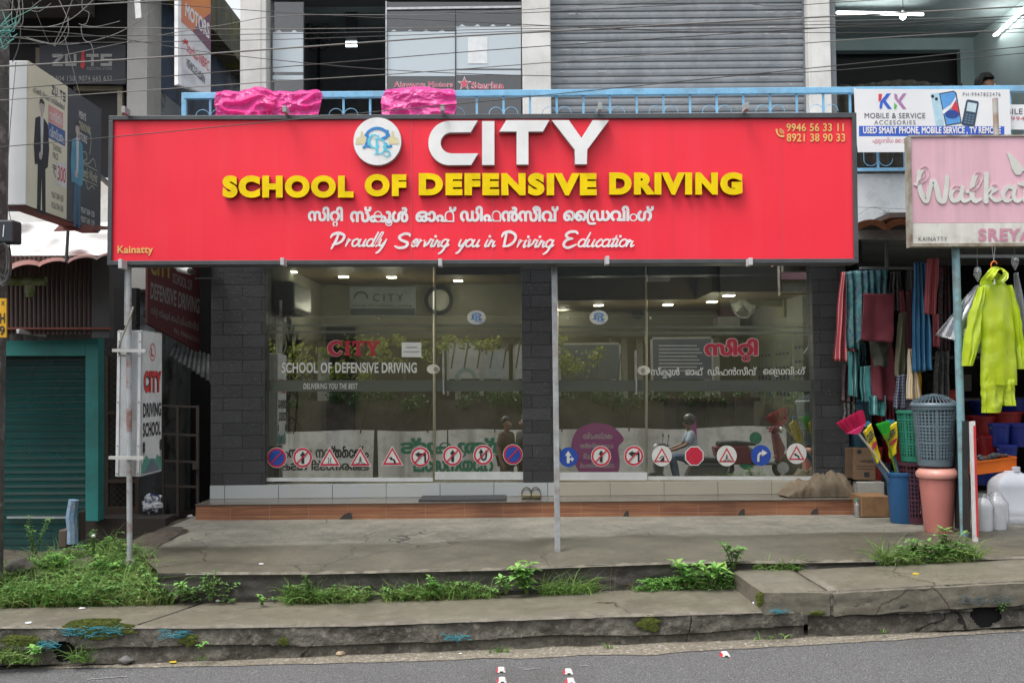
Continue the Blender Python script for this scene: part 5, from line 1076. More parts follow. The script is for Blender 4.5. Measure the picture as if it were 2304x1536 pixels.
MB().pbox(15, 1162, 160, 1166, 8.72, .02).build('bottom_bar', plain('pale_bar', (.3, .33, .33)), ST)
e = thing('tube_light', P(80, 750, 8.3), 'unlit tube light fixed under the brown sheet fascia at the left', 'lamp'); MB().bar(P(40, 746, 8.25), P(126, 758, 8.6), .025).build('tube', plain('tube_white', (.5, .5, .5), .3), e); MB().bar(P(40, 743, 8.27), P(126, 755, 8.62), .03, .02).build('fitting', white_plain, e)
# mossy pvc outlet
pvc = mat('mossy_pvc', (.3, .3, .2), .6, (.12, .15, .04), 5, stain=((.05, .08, .01), 5, .7)); e = thing('drain_pipe', P(60, 640, 7.9), 'mossy grey plastic drain tee under the red roof', 'pipe'); a, b = P(15, 632, 7.9), P(103, 632, 7.9)
MB().tube([a, b], .038, 16).build('barrel', pvc, e, smooth=True); q = P(68, 640, 7.9); MB().tube([q, q - V((0, 0, .07)), q - V((0, 0, .075)), q - V((0, 0, .1))], [.036, .036, .03, .03], 14).build('outlet', pvc, e, smooth=True)
# pole-mounted light box of the school, on its own post
g_m = mat('box_galv', (.55, .58, .59), .5, (.46, .48, .5), 4, metal=.2, stain=((.3, .25, .2), 6, .4)); e = thing('pole_sign', P(300, 1072, 7.1), 'white double faced driving school light box clamped to the left post', 'sign')
A0, A1 = P(264, 900, 7.1), P(318, 900, 7.1); A2 = P(364, 900, 7.52); zt_ = (P(292, 743, 7.1).z); zb_ = P(292, 1072, 7.1).z; dv = A2 - A1; dv.z = 0; A0.z = A1.z = zb_; H_ = V((0, 0, zt_ - zb_))
p = [A0, A1, A1 + dv, A0 + dv]; MB().hexa(p + [q + H_ for q in p]).build('case', g_m, e, bevel=.004)
nf = V((dv.y, -dv.x, 0)).normalized(); ff = lambda u, v: A1 + H_ + dv * u - H_ * v
fl2 = lambda loops, m, name='lettering', lift=.004: letter(loops, ff, nf, m, name, e, 0, lift)
fl2([[[(.02, .99), (.98, .99), (.98, .01), (.02, .01)]]], plain('face_white', (.72, .73, .74), .4), 'face', .002); fl2([[circ(.5, .145, .14, .062), circ(.5, .145, .12, .053)]], red_ink, 'emblem_ring'); fl2(text('L', .43, .115, .56, .175, .03), red_ink)
for bo, mm, lf in ((.09, black_ink, .0045), (.05, red_ink, .006)): fl2(text('CITY', .08, .275, .94, .43, bo, 1.12), mm, lift=lf)
fl2(text('DRIVING', .06, .5, .94, .6, .04, 1.1), black_ink); fl2(text('SCHOOL', .06, .635, .92, .735, .04, 1.1), black_ink)
fl2([[[(.02, .985), (.98, .985), (.98, .9), (.75, .87), (.68, .9), (.5, .89), (.35, .89), (.22, .86), (.02, .92)]]], plain('print_hill', (.08, .3, .24)), 'picture', .004); fl2([[[(.1, .985), (.9, .985), (.55, .9), (.45, .9)]]], plain('print_road', (.12, .16, .2)), 'picture', .0055)
fl2([[circ(u, v, .05, .025)] for u in (.1, .92) for v in (.79, .82)] + [stroke([(u, .82), (u, .9)], .02, 0) for u in (.1, .92)], black_ink, 'picture', .006)
m = MB()
for px in (268, 315): m.bar(P(px, 745, 7.095), P(px - 5, 1071, 7.095), .02, .006)
m.build('edge_trim', plain('trim_white', (.68, .69, .69), .4), e); m = MB()
for y in (746, 768, 800, 905, 1003, 1065):
    for x in (268, 315): q = P(x - (y - 745) * .016, y, 7.08); m.ell(q, .006, 6, 4)
m.build('rivet', plain('rivet_grey', (.2, .2, .2)), e)['kind'] = 'stuff'
for x0, x1, y in ((254, 329, 788), (246, 324, 1029)): MB().bar(P(x0, y, 7.02), P(x1, y + 1, 7.02), .03, .022).build('clamp', plain('clamp_pale', (.5, .5, .48), .5), e)
post(289, 600, 292, 1262, 7.06, .038, 'round rust-spotted post carrying the white light box at the left', mat('rusty_post', (.45, .47, .48), .5, (.35, .37, .38), 9, metal=.3, stain=((.25, .09, .06), 4.5, .8)), True)
q0, q1 = P(286, 596, 7.1), P(285, 732, 7.1); o = MB().bar(q0, q1, .026).build('steel_stub', galv, None); tag(o, 'short square steel stub beside the top of the left post', 'post')
o = MB().tube(spline([tuple(P(300, 690, 7.0)), tuple(P(290, 720, 6.98)), tuple(P(270, 772, 7.0)), tuple(P(268, 795, 7.05)), tuple(P(282, 800, 7.05))], 5), .007, 6).build('cable', plain('cable_beige', (.3, .28, .22)), None, smooth=True); tag(o, 'beige cable tied round the top of the left post', 'cable')
# alley behind: dark back wall, hanging red board, wire mesh, gate, tin sheets
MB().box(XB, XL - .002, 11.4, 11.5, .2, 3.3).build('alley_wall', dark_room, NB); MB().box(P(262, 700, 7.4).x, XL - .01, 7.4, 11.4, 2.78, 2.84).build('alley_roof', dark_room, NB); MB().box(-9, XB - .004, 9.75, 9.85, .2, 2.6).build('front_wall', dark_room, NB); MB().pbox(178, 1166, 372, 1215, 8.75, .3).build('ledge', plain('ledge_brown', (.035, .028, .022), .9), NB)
YG = 9.15; e = thing('hanging_board', P(390, 790, YG), 'faded dark red school board hanging in the shade of the alley', 'sign'); pg = onplane(P(330, 700, 9.0), (P(447, 700, 9.5) - P(330, 700, 9.0)).cross(V((0, 0, 1))).normalized() * -1); ng = ((P(447, 700, 9.5) - P(330, 700, 9.0)).cross(V((0, 0, 1)))).normalized()
if ng.y > 0: ng = -ng
def gl(loops, m, name='lettering', lift=.013): return letter(loops, pg, ng, m, name, e, 0, lift)
MB().polys([[[(330, 728), (448, 792), (447, 560), (331, 540)]]], pg, ng, .03, -.02).build('panel', mat('board_red', (.07, .011, .013), .6, (.055, .009, .011), 3), e)
db = plain('board_ink', (.17, .16, .15), .6); gl(qtext('SCHOOL OF', [(387, 614), (430, 631), (430, 655), (387, 636)], .01), db); gl(qtext('DEFENSIVE DRIVING', [(337, 634), (447, 672), (446, 707), (336, 672)], .03, 1.05), db); gl(qtext('CITY', [(337, 578), (385, 590), (385, 628), (337, 618)], .05, 1.1), plain('board_gold', (.2, .15, .03)))
gl(qmap(fit(mal(['സി', '^റ', 'ി', ' ', 'സ്കൂൾ', ' ', 'ഓഫ്', ' ', 'ഡിഫൻസീവ്'], .01), 0, 0, 1, 1), [(337, 688), (445, 726), (445, 752), (337, 712)]), db); gl(qtext('PH: 9946563311', [(390, 738), (445, 760), (445, 772), (390, 750)], .0), db)
MB().bar(P(440, 626, 9.1), P(498, 626, 9.28), .03, .012).build('bracket', plain('bracket_dark', (.05, .05, .05)), e)
e = thing('security_camera', P(430, 605, 8.2), 'white bullet camera below the left end of the red sign', 'camera'); a, b = P(404, 604, 8.3), P(428, 610, 8.15); MB().tube([a, b], .03, 12).build('body', white_plain, e, smooth=True); MB().tube([b, b + (b - a) * .25], .024, 12).build('lens', black_plain, e); MB().bar(a, P(382, 596, 8.5), .02).build('mount', white_plain, e)
mesh_m = plain('mesh_brown', (.06, .045, .035), .7); e = thing('mesh_panel', P(270, 1165, 9.4), 'brown wire mesh panel in a wooden frame beside the teal jamb', 'panel'); m = MB(); pmz = planeY(9.4)
for k in range(-14, 16):
    for sg in (1, -1): m.polys([stroke([(p_, q_) for p_, q_ in ((236, 980 + k * 14), (312, 980 + k * 14 + sg * 76)) ], 1.1, 0, None, False)], pmz, NY, .003, .002 * sg)
m.build('mesh', mesh_m, e, fixn=False); m = MB()
for q in ((236, 800, 243, 1165), (304, 800, 312, 1165), (243.1, 925, 303.9, 931), (243.1, 1078, 303.9, 1086), (243.1, 1140, 303.9, 1165)): m.pbox(*q, 9.38, .04)
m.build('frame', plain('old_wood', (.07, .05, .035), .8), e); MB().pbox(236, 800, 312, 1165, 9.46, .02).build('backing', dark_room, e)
e = thing('steel_gate', P(405, 1160, 9.7), 'rusty open-bar steel gate standing in the dark alley', 'gate'); gm = mat('gate_rust', (.075, .062, .055), .7, (.07, .055, .045), 9); 
for q in ((396, 912, 402, 1162), (441, 912, 447, 1150), (365, 980, 368, 1160)): MB().pbox(*q, 9.7, .03).build('upright', gm, e)
for y in (912, 976, 1036, 1092): m = MB().bar(P(366 if y > 930 else 366, y, 9.715), P(445, y + 3, 9.715), .02).build('crossbar', gm, e)
MB().pbox(433, 1040, 447, 1056, 9.67, .03).build('latch', gm, e)
tin = mat('tin_sheet', (.14, .15, .155), .5, (.05, .05, .05), 5, metal=.5); e = thing('tin_sheet', P(430, 830, 9.9), 'bent corrugated tin sheet in the alley under the red board', 'sheet'); corr([P(380, 800, 10.2), P(474, 862, 9.8), P(474, 800, 10.4), P(392, 772, 10.8)], (0, 0, 1), .015, 'panel', tin, e, 9)
e = thing('plastic_bag', P(346, 1152, 9.0), 'white and blue plastic bag lying at the alley gate', 'bag'); m = MB(); c_ = P(346, 1132, 9.0)
m.grid(lambda u, v: c_ + (lambda k: V((.1 * k * math.cos(u * 6.283) * math.sin(.2 + 2.8 * v) - .03 * v, .06 * k * math.sin(u * 6.283) * math.sin(.2 + 2.8 * v), .1 * math.cos(.2 + 2.8 * v) * k)))(1 - .55 * abs(nz(math.cos(u * 6.283) * 2.2, v * 4, 1, 5)) - .35 * abs(nz(math.sin(u * 6.283) * 4, v * 7, 1, 8)) + .25 * nz(u, v * 2, 3, 2)), 28, 16); m.build('body', mat('bag_white', (.5, .52, .55), .4, (.03, .05, .16), 7, mix=(.5, .53)), e, smooth=True)
# broken blue post and kerb block before the shutter
e = thing('short_post', P(160, 1215, 7.9), 'stub of a peeling pale blue concrete post leaning on a brown block', 'post'); a, b = P(163, 1222, 7.95), P(163, 1124, 7.95)
MB().tube([a, a.lerp(b, .3), a.lerp(b, .6) + V((-.01, 0, 0)), b + V((.01, 0, 0))], [.045, .042, .045, .04], 8).build('shaft', mat('peel_blue', (.14, .25, .4), .8, (.25, .3, .34), 8, stain=((.1, .08, .06), 7, .7), bump=.01), e); MB().pbox(131, 1192, 150, 1232, 7.98, .12).build('block', plain('block_brown', (.1, .075, .05), .9), e, bevel=.01); MB().pbox(176, 1150, 182, 1218, 8.0, .1).build('backing', plain('block_brown2', (.06, .045, .035), .9), e, bevel=.01)
# board of the motor dealer at the end of the balcony
u0, u1 = P(407, 100, 9.0), P(475, 100, 9.3); du = u1 - u0; du.z = 0; nm = V((du.y, -du.x, 0)).normalized(); nm = nm if nm.y < 0 else -nm; pm_ = onplane(u0, nm)
e = thing('vertical_board', P(440, 205, 9.1), 'tall narrow vehicle loan board with an orange top at the left end of the balcony', 'sign'); MB().polys([[[(401, 190), (474, 214), (474, -60), (401, -60)]]], pm_, nm, .05, -.052).build('case', white_plain, e)
ml = lambda loops, m, name='lettering', lift=.003: letter(loops, pm_, nm, m, name, e, 0, lift)
ml([[[(408, 190), (474, 213), (474, -60), (408, -60)]]], plain('board_pale', (.66, .67, .68), .4), 'face', 0); ml([[[(408, 50), (440, 78), (474, 100), (474, -60), (408, -60)]]], mat('board_orange', (.62, .24, .08), .4, (.5, .17, .14), 3), 'face_band', .001); ml([[[(434, 72), (474, 118), (474, 96), (474, 30), (444, 52)]]], plain('board_purple', (.2, .1, .15), .4), 'face_band', .002)
ml(qtext('MOTORS', [(417, 6), (471, 54), (471, 90), (416, 36)], .04), plain('board_white', (.7, .7, .7))); ml(qtext('Starlaa-NBFC', [(420, 92), (471, 140), (469, 162), (420, 116)], .0), red_ink); ml(qtext('VEHICLE LOAN', [(420, 130), (461, 172), (460, 190), (418, 148)], .02), grey_ink); ml([[star(416, 94, 8)]], red_ink, 'star')
ml([stroke([(410 + k, 155 + 6 * k), (440 + k, 178 + 6 * k)], .8, 0) for k in range(4)], plain('faint_ink', (.4, .4, .4)), 'small_print')
# white parts of the neighbour seen between box and sign, a red shape behind
MB().pbox(205, 412, 213, 485, 9.2, .04).build('red_panel_strip', plain('deep_red', (.5, .02, .05), .5), NB)
# utility pole, meter box, cable coil and road plate
UP = thing('utility_pole', P(-12, 1365, 6.75), 'weathered concrete utility pole cut by the left edge of the photo', 'pole'); polem = mat('pole_concrete', (.1, .093, .086), .85, (.055, .05, .047), 5, stain=[((.32, .31, .29), 9, .5), ((.05, .045, .04), 3, .5)], bump=.006); xp = P(-27, 900, 6.75).x
MB().tube([(xp, 6.75, .1), (xp + .01, 6.75, 3.5), (xp, 6.75, 7)], [.105, .1, .085], 14).build('shaft', polem, UP, smooth=True)
MB().pbox(-20, 671, 14, 759, 6.62, .012).build('plate', plain('plate_yellow', (.7, .38, .01), .5), UP); pp = planeY(6.618)
for t_, y0, y1 in (('X', 677, 687), ('NH', 704, 727), ('39', 733, 754)): letter(text(t_, -14 if t_ != 'X' else 2, y0, 11, y1, .02), pp, NY, black_ink, 'lettering', UP, 0, .001)
e = thing('meter_box', P(8, 545, 6.55), 'dark grey cable junction box strapped to the utility pole', 'box'); MB().pbox(-24, 494, 30, 546, 6.5, .12).build('body', plain('meter_grey', (.022, .026, .034), .5), e, bevel=.012); MB().polys([stroke([(9, 507), (7, 532)], 2, 3)], planeY(6.5), NY, 0, .002).build('scratch', white_plain, e, fixn=False)
e = thing('cable_coil', P(12, 600, 6.5), 'hanging coil of grey cable loops on the utility pole', 'cable coil'); r0 = random.Random(4)
for k in range(7):
    cx, cy, w, h = 8 + r0.uniform(-4, 4), 592 + r0.uniform(-10, 10), 12 + r0.uniform(-4, 5), 44 + r0.uniform(-10, 6)
    MB().tube([P(cx + w * math.cos(t), cy + h * math.sin(t), 6.5 + .02 * k * .5) for t in np.linspace(0, 6.283, 25)], .0045, 6, False).build('loop', plain('coil_grey' if k % 2 else 'coil_dark', (.14, .14, .14) if k % 2 else (.04, .04, .04)), e, smooth=True)

# ---------------------------------------------------------------- right: household goods shop, pink sign, hanging goods
HS = thing('goods_shop', (4.6, 10, .4), 'dark open fronted household goods shop at the right edge', 'shop')
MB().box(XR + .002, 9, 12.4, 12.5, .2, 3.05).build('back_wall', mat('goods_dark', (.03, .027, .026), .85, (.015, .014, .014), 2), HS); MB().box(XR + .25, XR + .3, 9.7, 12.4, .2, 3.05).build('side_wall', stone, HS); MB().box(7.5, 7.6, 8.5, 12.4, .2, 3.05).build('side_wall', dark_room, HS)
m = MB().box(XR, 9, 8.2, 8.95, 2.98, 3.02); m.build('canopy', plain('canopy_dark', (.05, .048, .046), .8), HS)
corr([P(1926, 500, 8.05), P(2600, 492, 8.05), P(2600, 512, 8.9), P(1926, 518, 8.9)], (0, 0, 1), .022, 'awning', mat('awning_orange', (.6, .24, .13), .6, (.5, .2, .12), 4), HS, 10, 160, 3)
MB().pbox(1924, 517, 2400, 537, 8.25, .08).build('beam', mat('beam_grey', (.3, .3, .28), .7, (.2, .2, .19), 4, stain=((.08, .07, .06), 3, .6)), HS)
MB().pbox(1936, 600, 2110, 606, 8.9, .03).build('rod', plain('rod_grey', (.16, .18, .19), .5), HS); MB().pbox(2158, 573, 2420, 580, 8.0, .03).build('rod', plain('rod_grey', (.16, .18, .19)), HS); MB().pbox(1993, 536, 1999, 610, 8.9, .03).build('rod', plain('rod_grey', (.16, .18, .19)), HS)
MB().pbox(2040, 606, 2052, 1110, 9.6, .05).build('rack_post', plain('rod_dark', (.06, .06, .065)), HS)
shelf_m = plain('shelf_dark', (.07, .065, .06), .6)
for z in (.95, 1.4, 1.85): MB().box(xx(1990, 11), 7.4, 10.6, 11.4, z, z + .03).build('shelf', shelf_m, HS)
# pink shoe shop sign
YW = 7.5; pW = planeY(YW); e = thing('shop_sign', P(2200, 554, YW), 'weathered pink and cream shoe shop sign cut by the right edge of the photo', 'sign')
pinkp = mat('pink_panel', (.74, .46, .53), .55, (.68, .4, .47), 3, streak=[((.42, .3, .32), 14, .35), ((.28, .22, .2), 5, .3)]); creamp = mat('cream_panel', (.72, .72, .67), .55, (.64, .63, .57), 3, streak=[((.4, .38, .32), 12, .5)], stain=((.28, .25, .2), 4, .35))
MB().polys([[[(2052, 502), (2420, 500), (2420, 306), (2047, 308)]]], pW, NY, .08, -.08).build('panel', pinkp, e); MB().polys([[[(2053, 548), (2420, 546), (2420, 500.5), (2052, 502.5)]]], pW, NY, .08, -.08).build('panel', creamp, e)
MB().polys([[[(2050, 555), (2420, 553), (2420, 546), (2052, 548)]]], pW, NY, .1, -.09).build('frame', mat('frame_rust', (.42, .4, .35), .7, (.2, .15, .1), 8), e); MB().polys([[[(2046, 309), (2420, 307), (2420, 303), (2046, 305)]]], pW, NY, .1, -.09).build('frame', mat('frame_rust', (.42, .4, .35)), e); MB().polys([[[(2050, 555), (2053, 548), (2049, 309), (2045, 305)]]], pW, NY, .1, -.091).build('frame', mat('frame_rust', (.42, .4, .35)), e)
c6 = lambda L_: [(1800 + a / 4.518, 300 + b / 4.518) for a, b in L_]
wl_ = [stroke(c6([(1168, 520), (1195, 512), (1212, 410), (1262, 358), (1290, 390), (1275, 455), (1215, 505), (1228, 610), (1280, 690), (1318, 560), (1352, 480), (1385, 560), (1410, 670), (1460, 690), (1482, 580), (1492, 445)]), 10.5, 6, [.6, .7, 1, .9, .8, .8, .8, 1.1, 1.1, .9, .9, 1.1, 1.1, 1, 1, .8]),
       stroke(c6([(1630, 565), (1575, 555), (1530, 620), (1550, 685), (1610, 670), (1645, 590)]), 9, 6), stroke(c6([(1650, 550), (1635, 640), (1665, 690), (1725, 670)]), 9, 6, [1, 1, 1, .6]),
       stroke(c6([(1695, 600), (1780, 555), (1832, 460), (1805, 415), (1760, 480), (1742, 620), (1775, 690), (1835, 670)]), 9.5, 6, [.6, .8, .9, .9, 1, 1.2, 1, .6]), stroke(c6([(1893, 412), (1888, 560), (1888, 695)]), 10.5, 4), stroke(c6([(1885, 640), (1960, 540), (1992, 565), (1925, 620), (1985, 685), (2055, 665)]), 8.5, 6, [.8, .9, 1, .9, 1, .6]),
       stroke(c6([(2160, 555), (2105, 550), (2060, 620), (2085, 685), (2140, 665), (2175, 590)]), 9, 6), stroke(c6([(2182, 545), (2165, 640), (2200, 690), (2250, 670)]), 9, 6, [1, 1, 1, .6]), stroke(c6([(2235, 515), (2290, 540), (2280, 690)]), 9, 6), stroke(c6([(2285, 600), (2330, 530), (2390, 540)]), 9, 6)]
letter(wl_, pW, NY, mat('raised_cream', (.66, .67, .63), .5, (.55, .55, .5), 5), 'lettering', e, .006, .002); letter([[c6([(2100, 205), (2125, 200), (2175, 245), (2290, 380), (2330, 400), (2260, 385), (2235, 425), (2190, 425), (2150, 365), (2130, 290)])]], pW, NY, mat('raised_cream', (.66, .67, .63)), 'shoe_mark', e, .006, .002)
letter(text('KAINATTY', 2066.5, 533, 2131, 542, .0, 1.15), pW, NY, grey_ink, 'lettering', e, 0, .003); letter(text('SREYAS', 2201, 514, 2342, 543, .045, 1.15), pW, NY, plain('sign_pink', (.6, .27, .36)), 'lettering', e, 0, .003)
rust = mat('rust_pipe', (.3, .2, .15), .7, (.42, .41, .39), 7); o = MB().tube([P(2242, 312, 7.62), P(2239, 222, 7.62)], .02, 10).build('sign_pipe', rust, None, smooth=True); tag(o, 'rusty pipe end standing above the pink sign before the phone banner', 'pipe')
bp_ = mat('blue_post', (.22, .4, .45), .5, (.16, .32, .37), 5, stain=[((.35, .38, .38), 5, .5), ((.12, .08, .06), 7, .5)]); e = thing('blue_post', P(2170, 1216, 7.58), 'pale blue peeling round post holding the pink sign', 'post'); MB().tube([P(2170, 1222, 7.58), P(2150, 556, 7.58), P(2149, 500, 7.58)], .029, 16).build('shaft', bp_, e, smooth=True)
# hanging cloths and bags
def striped(name, ca, cb, per, duty=.5, axis=0, rough=.75, cc=None, per2=None):
    if name in _m: return _m[name]
    m = bpy.data.materials.new(name); m.use_nodes = True; N, L = m.node_tree.nodes, m.node_tree.links; b = N['Principled BSDF']; b.inputs['Roughness'].default_value = rough
    at = N.new('ShaderNodeUVMap'); sp = N.new('ShaderNodeSeparateXYZ'); L.new(at.outputs[0], sp.inputs[0])
    def band(o, p, d):
        q = N.new('ShaderNodeMath'); q.operation = 'MULTIPLY'; q.inputs[1].default_value = p; L.new(o, q.inputs[0]); f = N.new('ShaderNodeMath'); f.operation = 'FRACT'; L.new(q.outputs[0], f.inputs[0]); c = N.new('ShaderNodeMath'); c.operation = 'GREATER_THAN'; c.inputs[1].default_value = d; L.new(f.outputs[0], c.inputs[0]); return c.outputs[0]
    x = N.new('ShaderNodeMix'); x.data_type = 'RGBA'; x.inputs[6].default_value = (*ca, 1); x.inputs[7].default_value = (*cb, 1); L.new(band(sp.outputs[axis], per, duty), x.inputs[0]); c = x.outputs[2]
    if cc:
        y = N.new('ShaderNodeMix'); y.data_type = 'RGBA'; y.inputs[7].default_value = (*cc, 1); L.new(c, y.inputs[6]); f = band(sp.outputs[1 - axis], per2, .75 if per2 > 5 else .9)
        if per2 <= 5:
            n = N.new('ShaderNodeTexNoise'); n.inputs['Scale'].default_value = 9; L.new(at.outputs[0], n.inputs['Vector'])
        L.new(f, y.inputs[0]); c = y.outputs[2]
    L.new(c, b.inputs['Base Color']); _m[name] = m; return m
def cloth(name, q, Y, m, label, cat='cloth', group=None, folds=3, amp=.03, seed=1, wav=.01, parent=None, solid=.004, part=None):
    """q: pixel quad TL TR BR BL of the hanging piece."""
    r = random.Random(seed); ph = r.uniform(0, 6); nu, nv = 36, 28; mb = MB()
    def fn(u, v):
        t = 1 - v; px = (q[0][0] * (1 - u) + q[1][0] * u) * (1 - t) + (q[3][0] * (1 - u) + q[2][0] * u) * t; py = (q[0][1] * (1 - u) + q[1][1] * u) * (1 - t) + (q[3][1] * (1 - u) + q[2][1] * u) * t
        p = P(px, py, Y); return V((p.x + wav * nz(v * 2, u * 2, 1.3, seed), Y + amp * (.35 + .65 * t) * math.sin(ph + u * folds * 6.283 + .8 * nz(u, t * 2, 1, seed)) + amp * .6 * nz(u * 3, t * 3, 1, seed + 1), p.z + .012 * nz(u * 4, 0, 1, seed + 3) * t))
    o = mb.grid(fn, nu, nv).build(part or name, m, parent, smooth=True, fixn=False); uv = o.data.uv_layers.new(name='UVMap')
    for l in o.data.loops: uv.data[l.index].uv = ((l.vertex_index % (nu + 1)) / nu, (l.vertex_index // (nu + 1)) / nv)
    md = o.modifiers.new('s', 'SOLIDIFY'); md.thickness = solid; md.offset = 0
    if not parent: tag(o, label, cat, group)
    return o
rs = striped('towel_red', (.3, .03, .045), (.5, .22, .22), 9, .72); tealp = mat('teal_print', (.03, .17, .17), .75, (.025, .1, .13), 26, mix=(.45, .55), stain=[((.3, .2, .16), 30, .4), ((.02, .04, .12), 18, .6)])
maroon = mat('maroon_cloth', (.14, .018, .03), .8, (.11, .014, .024), 6); GP = 'cloths and bags hanging in the goods shop'
cloth('striped_towel', [(1892, 612), (1920, 612), (1926, 815), (1877, 812)], 9.05, rs, 'red towel with pale stripes at the left end beside the stone pillar', 'towel', GP, 3, .03, 1)
cloth('patterned_cloth', [(1903, 612), (1932, 608), (1932, 786), (1906, 783)], 8.95, tealp, 'teal patterned cloth strip overlapping the red striped towel', 'cloth', GP, 2, .03, 2); cloth('patterned_cloth', [(1928, 610), (1998, 606), (1999, 665), (1930, 775)], 8.85, tealp, 'broad teal patterned cloth folded over the rod above the maroon bag', 'cloth', GP, 5, .03, 3)
cloth('patterned_cloth', [(1908, 790), (1932, 790), (1932, 895), (1911, 890)], 9.0, striped('teal_stripe', (.03, .17, .17), (.35, .45, .45), 3, .88), 'teal cloth with white stripes low beside the blue tub', 'cloth', GP, 2, .02, 4); cloth('patterned_cloth', [(1934, 825), (1966, 822), (1975, 900), (1937, 905)], 8.95, striped('teal_stripe', (.03, .17, .17), (.35, .45, .45), 3, .88), 'teal cloth with white stripes below the maroon bag', 'cloth', GP, 2, .02, 5)
cloth('patterned_cloth', [(1955, 890), (1992, 890), (1992, 935), (1957, 933)], 8.9, striped('teal_stripe', (.03, .17, .17), (.35, .45, .45), 3, .88), 'short teal striped cloth end above the yellow broom packets', 'cloth', GP, 2, .02, 15)
cloth('cloth_bag', [(1943, 660), (2012, 661), (2008, 770), (1936, 765)], 8.72, maroon, 'flat square maroon cloth bag in the middle of the hanging goods', 'bag', GP, 1, .015, 6); cloth('cloth_bag', [(1958, 765), (2006, 768), (2018, 905), (1966, 900)], 8.9, maroon, 'long maroon bag hanging below the square maroon bag', 'bag', GP, 1.5, .03, 7)
cloth('cloth_bag', [(1956, 768), (2002, 770), (2000, 824), (1966, 824)], 8.8, mat('moss_cloth', (.05, .05, .035), .8, (.04, .04, .03), 6), 'dark green folded bag under the square maroon bag', 'bag', GP, 1, .02, 8); cloth('cloth_bag', [(2022, 705), (2040, 702), (2036, 845), (2014, 850)], 8.75, mat('olive_cloth', (.13, .13, .08), .8, (.1, .1, .06), 5), 'narrow olive green bag between maroon straps', 'bag', GP, 1, .03, 9)
cloth('bag_strap', [(2022, 655), (2034, 652), (2040, 780), (2030, 782)], 8.86, plain('strap_red', (.2, .02, .03)), 'bright red cloth strap behind the olive bag', 'strap', GP, 1, .01, 10); cloth('cloth_bag', [(2040, 655), (2052, 652), (2054, 790), (2044, 800)], 8.9, plain('strap_dark', (.09, .012, .02)), 'dark maroon bag end beside the blue sheet', 'bag', GP, 1, .02, 11)
cloth('plastic_sheet', [(2056, 590), (2085, 590), (2100, 832), (2052, 836)], 8.6, striped('blue_sheet', (.04, .15, .3), (.1, .28, .46), 7, .6, rough=.4), 'long blue ribbed plastic sheet hanging by the blue post', 'sheet', GP, 4, .035, 12)
cloth('striped_towel', [(2086, 582), (2114, 580), (2107, 708), (2081, 706)], 8.5, striped('red_sheet', (.32, .05, .065), (.42, .12, .13), 8, .6), 'plain red towel hanging high beside the blue sheet', 'towel', GP, 2, .02, 13); cloth('striped_towel', [(2098, 708), (2112, 706), (2116, 780), (2100, 780)], 8.62, rs, 'short pink striped towel end below the plain red towel', 'towel', GP, 1, .02, 14)
cloth('checked_cloth', [(2019, 845), (2042, 842), (2042, 922), (2010, 917)], 8.7, striped('navy_check', (.02, .02, .04), (.2, .22, .28), 7, .78, cc=(.18, .2, .26), per2=11), 'navy and white checked cloth above the wooden stick', 'cloth', GP, 2, .02, 16); cloth('checked_cloth', [(2042, 895), (2068, 892), (2068, 935), (2042, 925)], 8.75, striped('navy_check', (0, 0, 0), (0, 0, 0), 1), 'small checked cloth corner beside the purple broom', 'cloth', GP, 2, .02, 17)
cloth('striped_towel', [(2044, 785), (2056, 785), (2074, 898), (2040, 900)], 8.65, striped('yellow_stripe', (.62, .6, .55), (.6, .33, .03), 8, .6), 'white and yellow striped towel below the blue sheet', 'towel', GP, 2, .02, 18); cloth('striped_towel', [(2066, 832), (2072, 832), (2074, 897), (2068, 897)], 8.68, plain('edge_yellow', (.6, .36, .01)), 'narrow yellow and blue cloth edge right of the striped towel', 'towel', GP, 1, .01, 19)
dk1, dk2 = mat('dark_print', (.03, .035, .05), .8, (.09, .03, .035), 22, mix=(.48, .52), stain=((.16, .13, .1), 26, .5)), mat('grey_check', (.05, .05, .05), .8, (.1, .1, .095), 40, mix=(.48, .52))
for k, (x0, x1, y0, y1, m_, l) in enumerate(((1896, 1925, 820, 905, dk1, 'dark printed cloth under the red striped towel'), (1930, 1948, 775, 830, tealp, 'teal cloth end left of the dark green bag'), (2000, 2024, 612, 700, dk2, 'grey checked cloth between the teal cloth and the blue sheet'), (2004, 2030, 850, 930, dk1, 'dark printed cloth behind the checked cloth'), (2046, 2062, 600, 700, dk2, 'dark grey cloth left of the blue sheet'), (2114, 2136, 600, 790, dk1, 'dark printed cloth just left of the blue post'), (1985, 2008, 905, 960, maroon, 'maroon cloth end above the yellow packets'), (2104, 2136, 790, 900, dk2, 'grey checked cloth low beside the blue post'), (1898, 1925, 905, 960, dk2, 'grey checked cloth before the teal tub'))): cloth('hanging_cloth', [(x0 + 2, y0), (x1, y0 - 2), (x1 + 3, y1), (x0 - 2, y1 - 4)], 9.15 if k not in (5, 7) else 8.75, m_, l, 'cloth', GP, 3, .035, 40 + k)
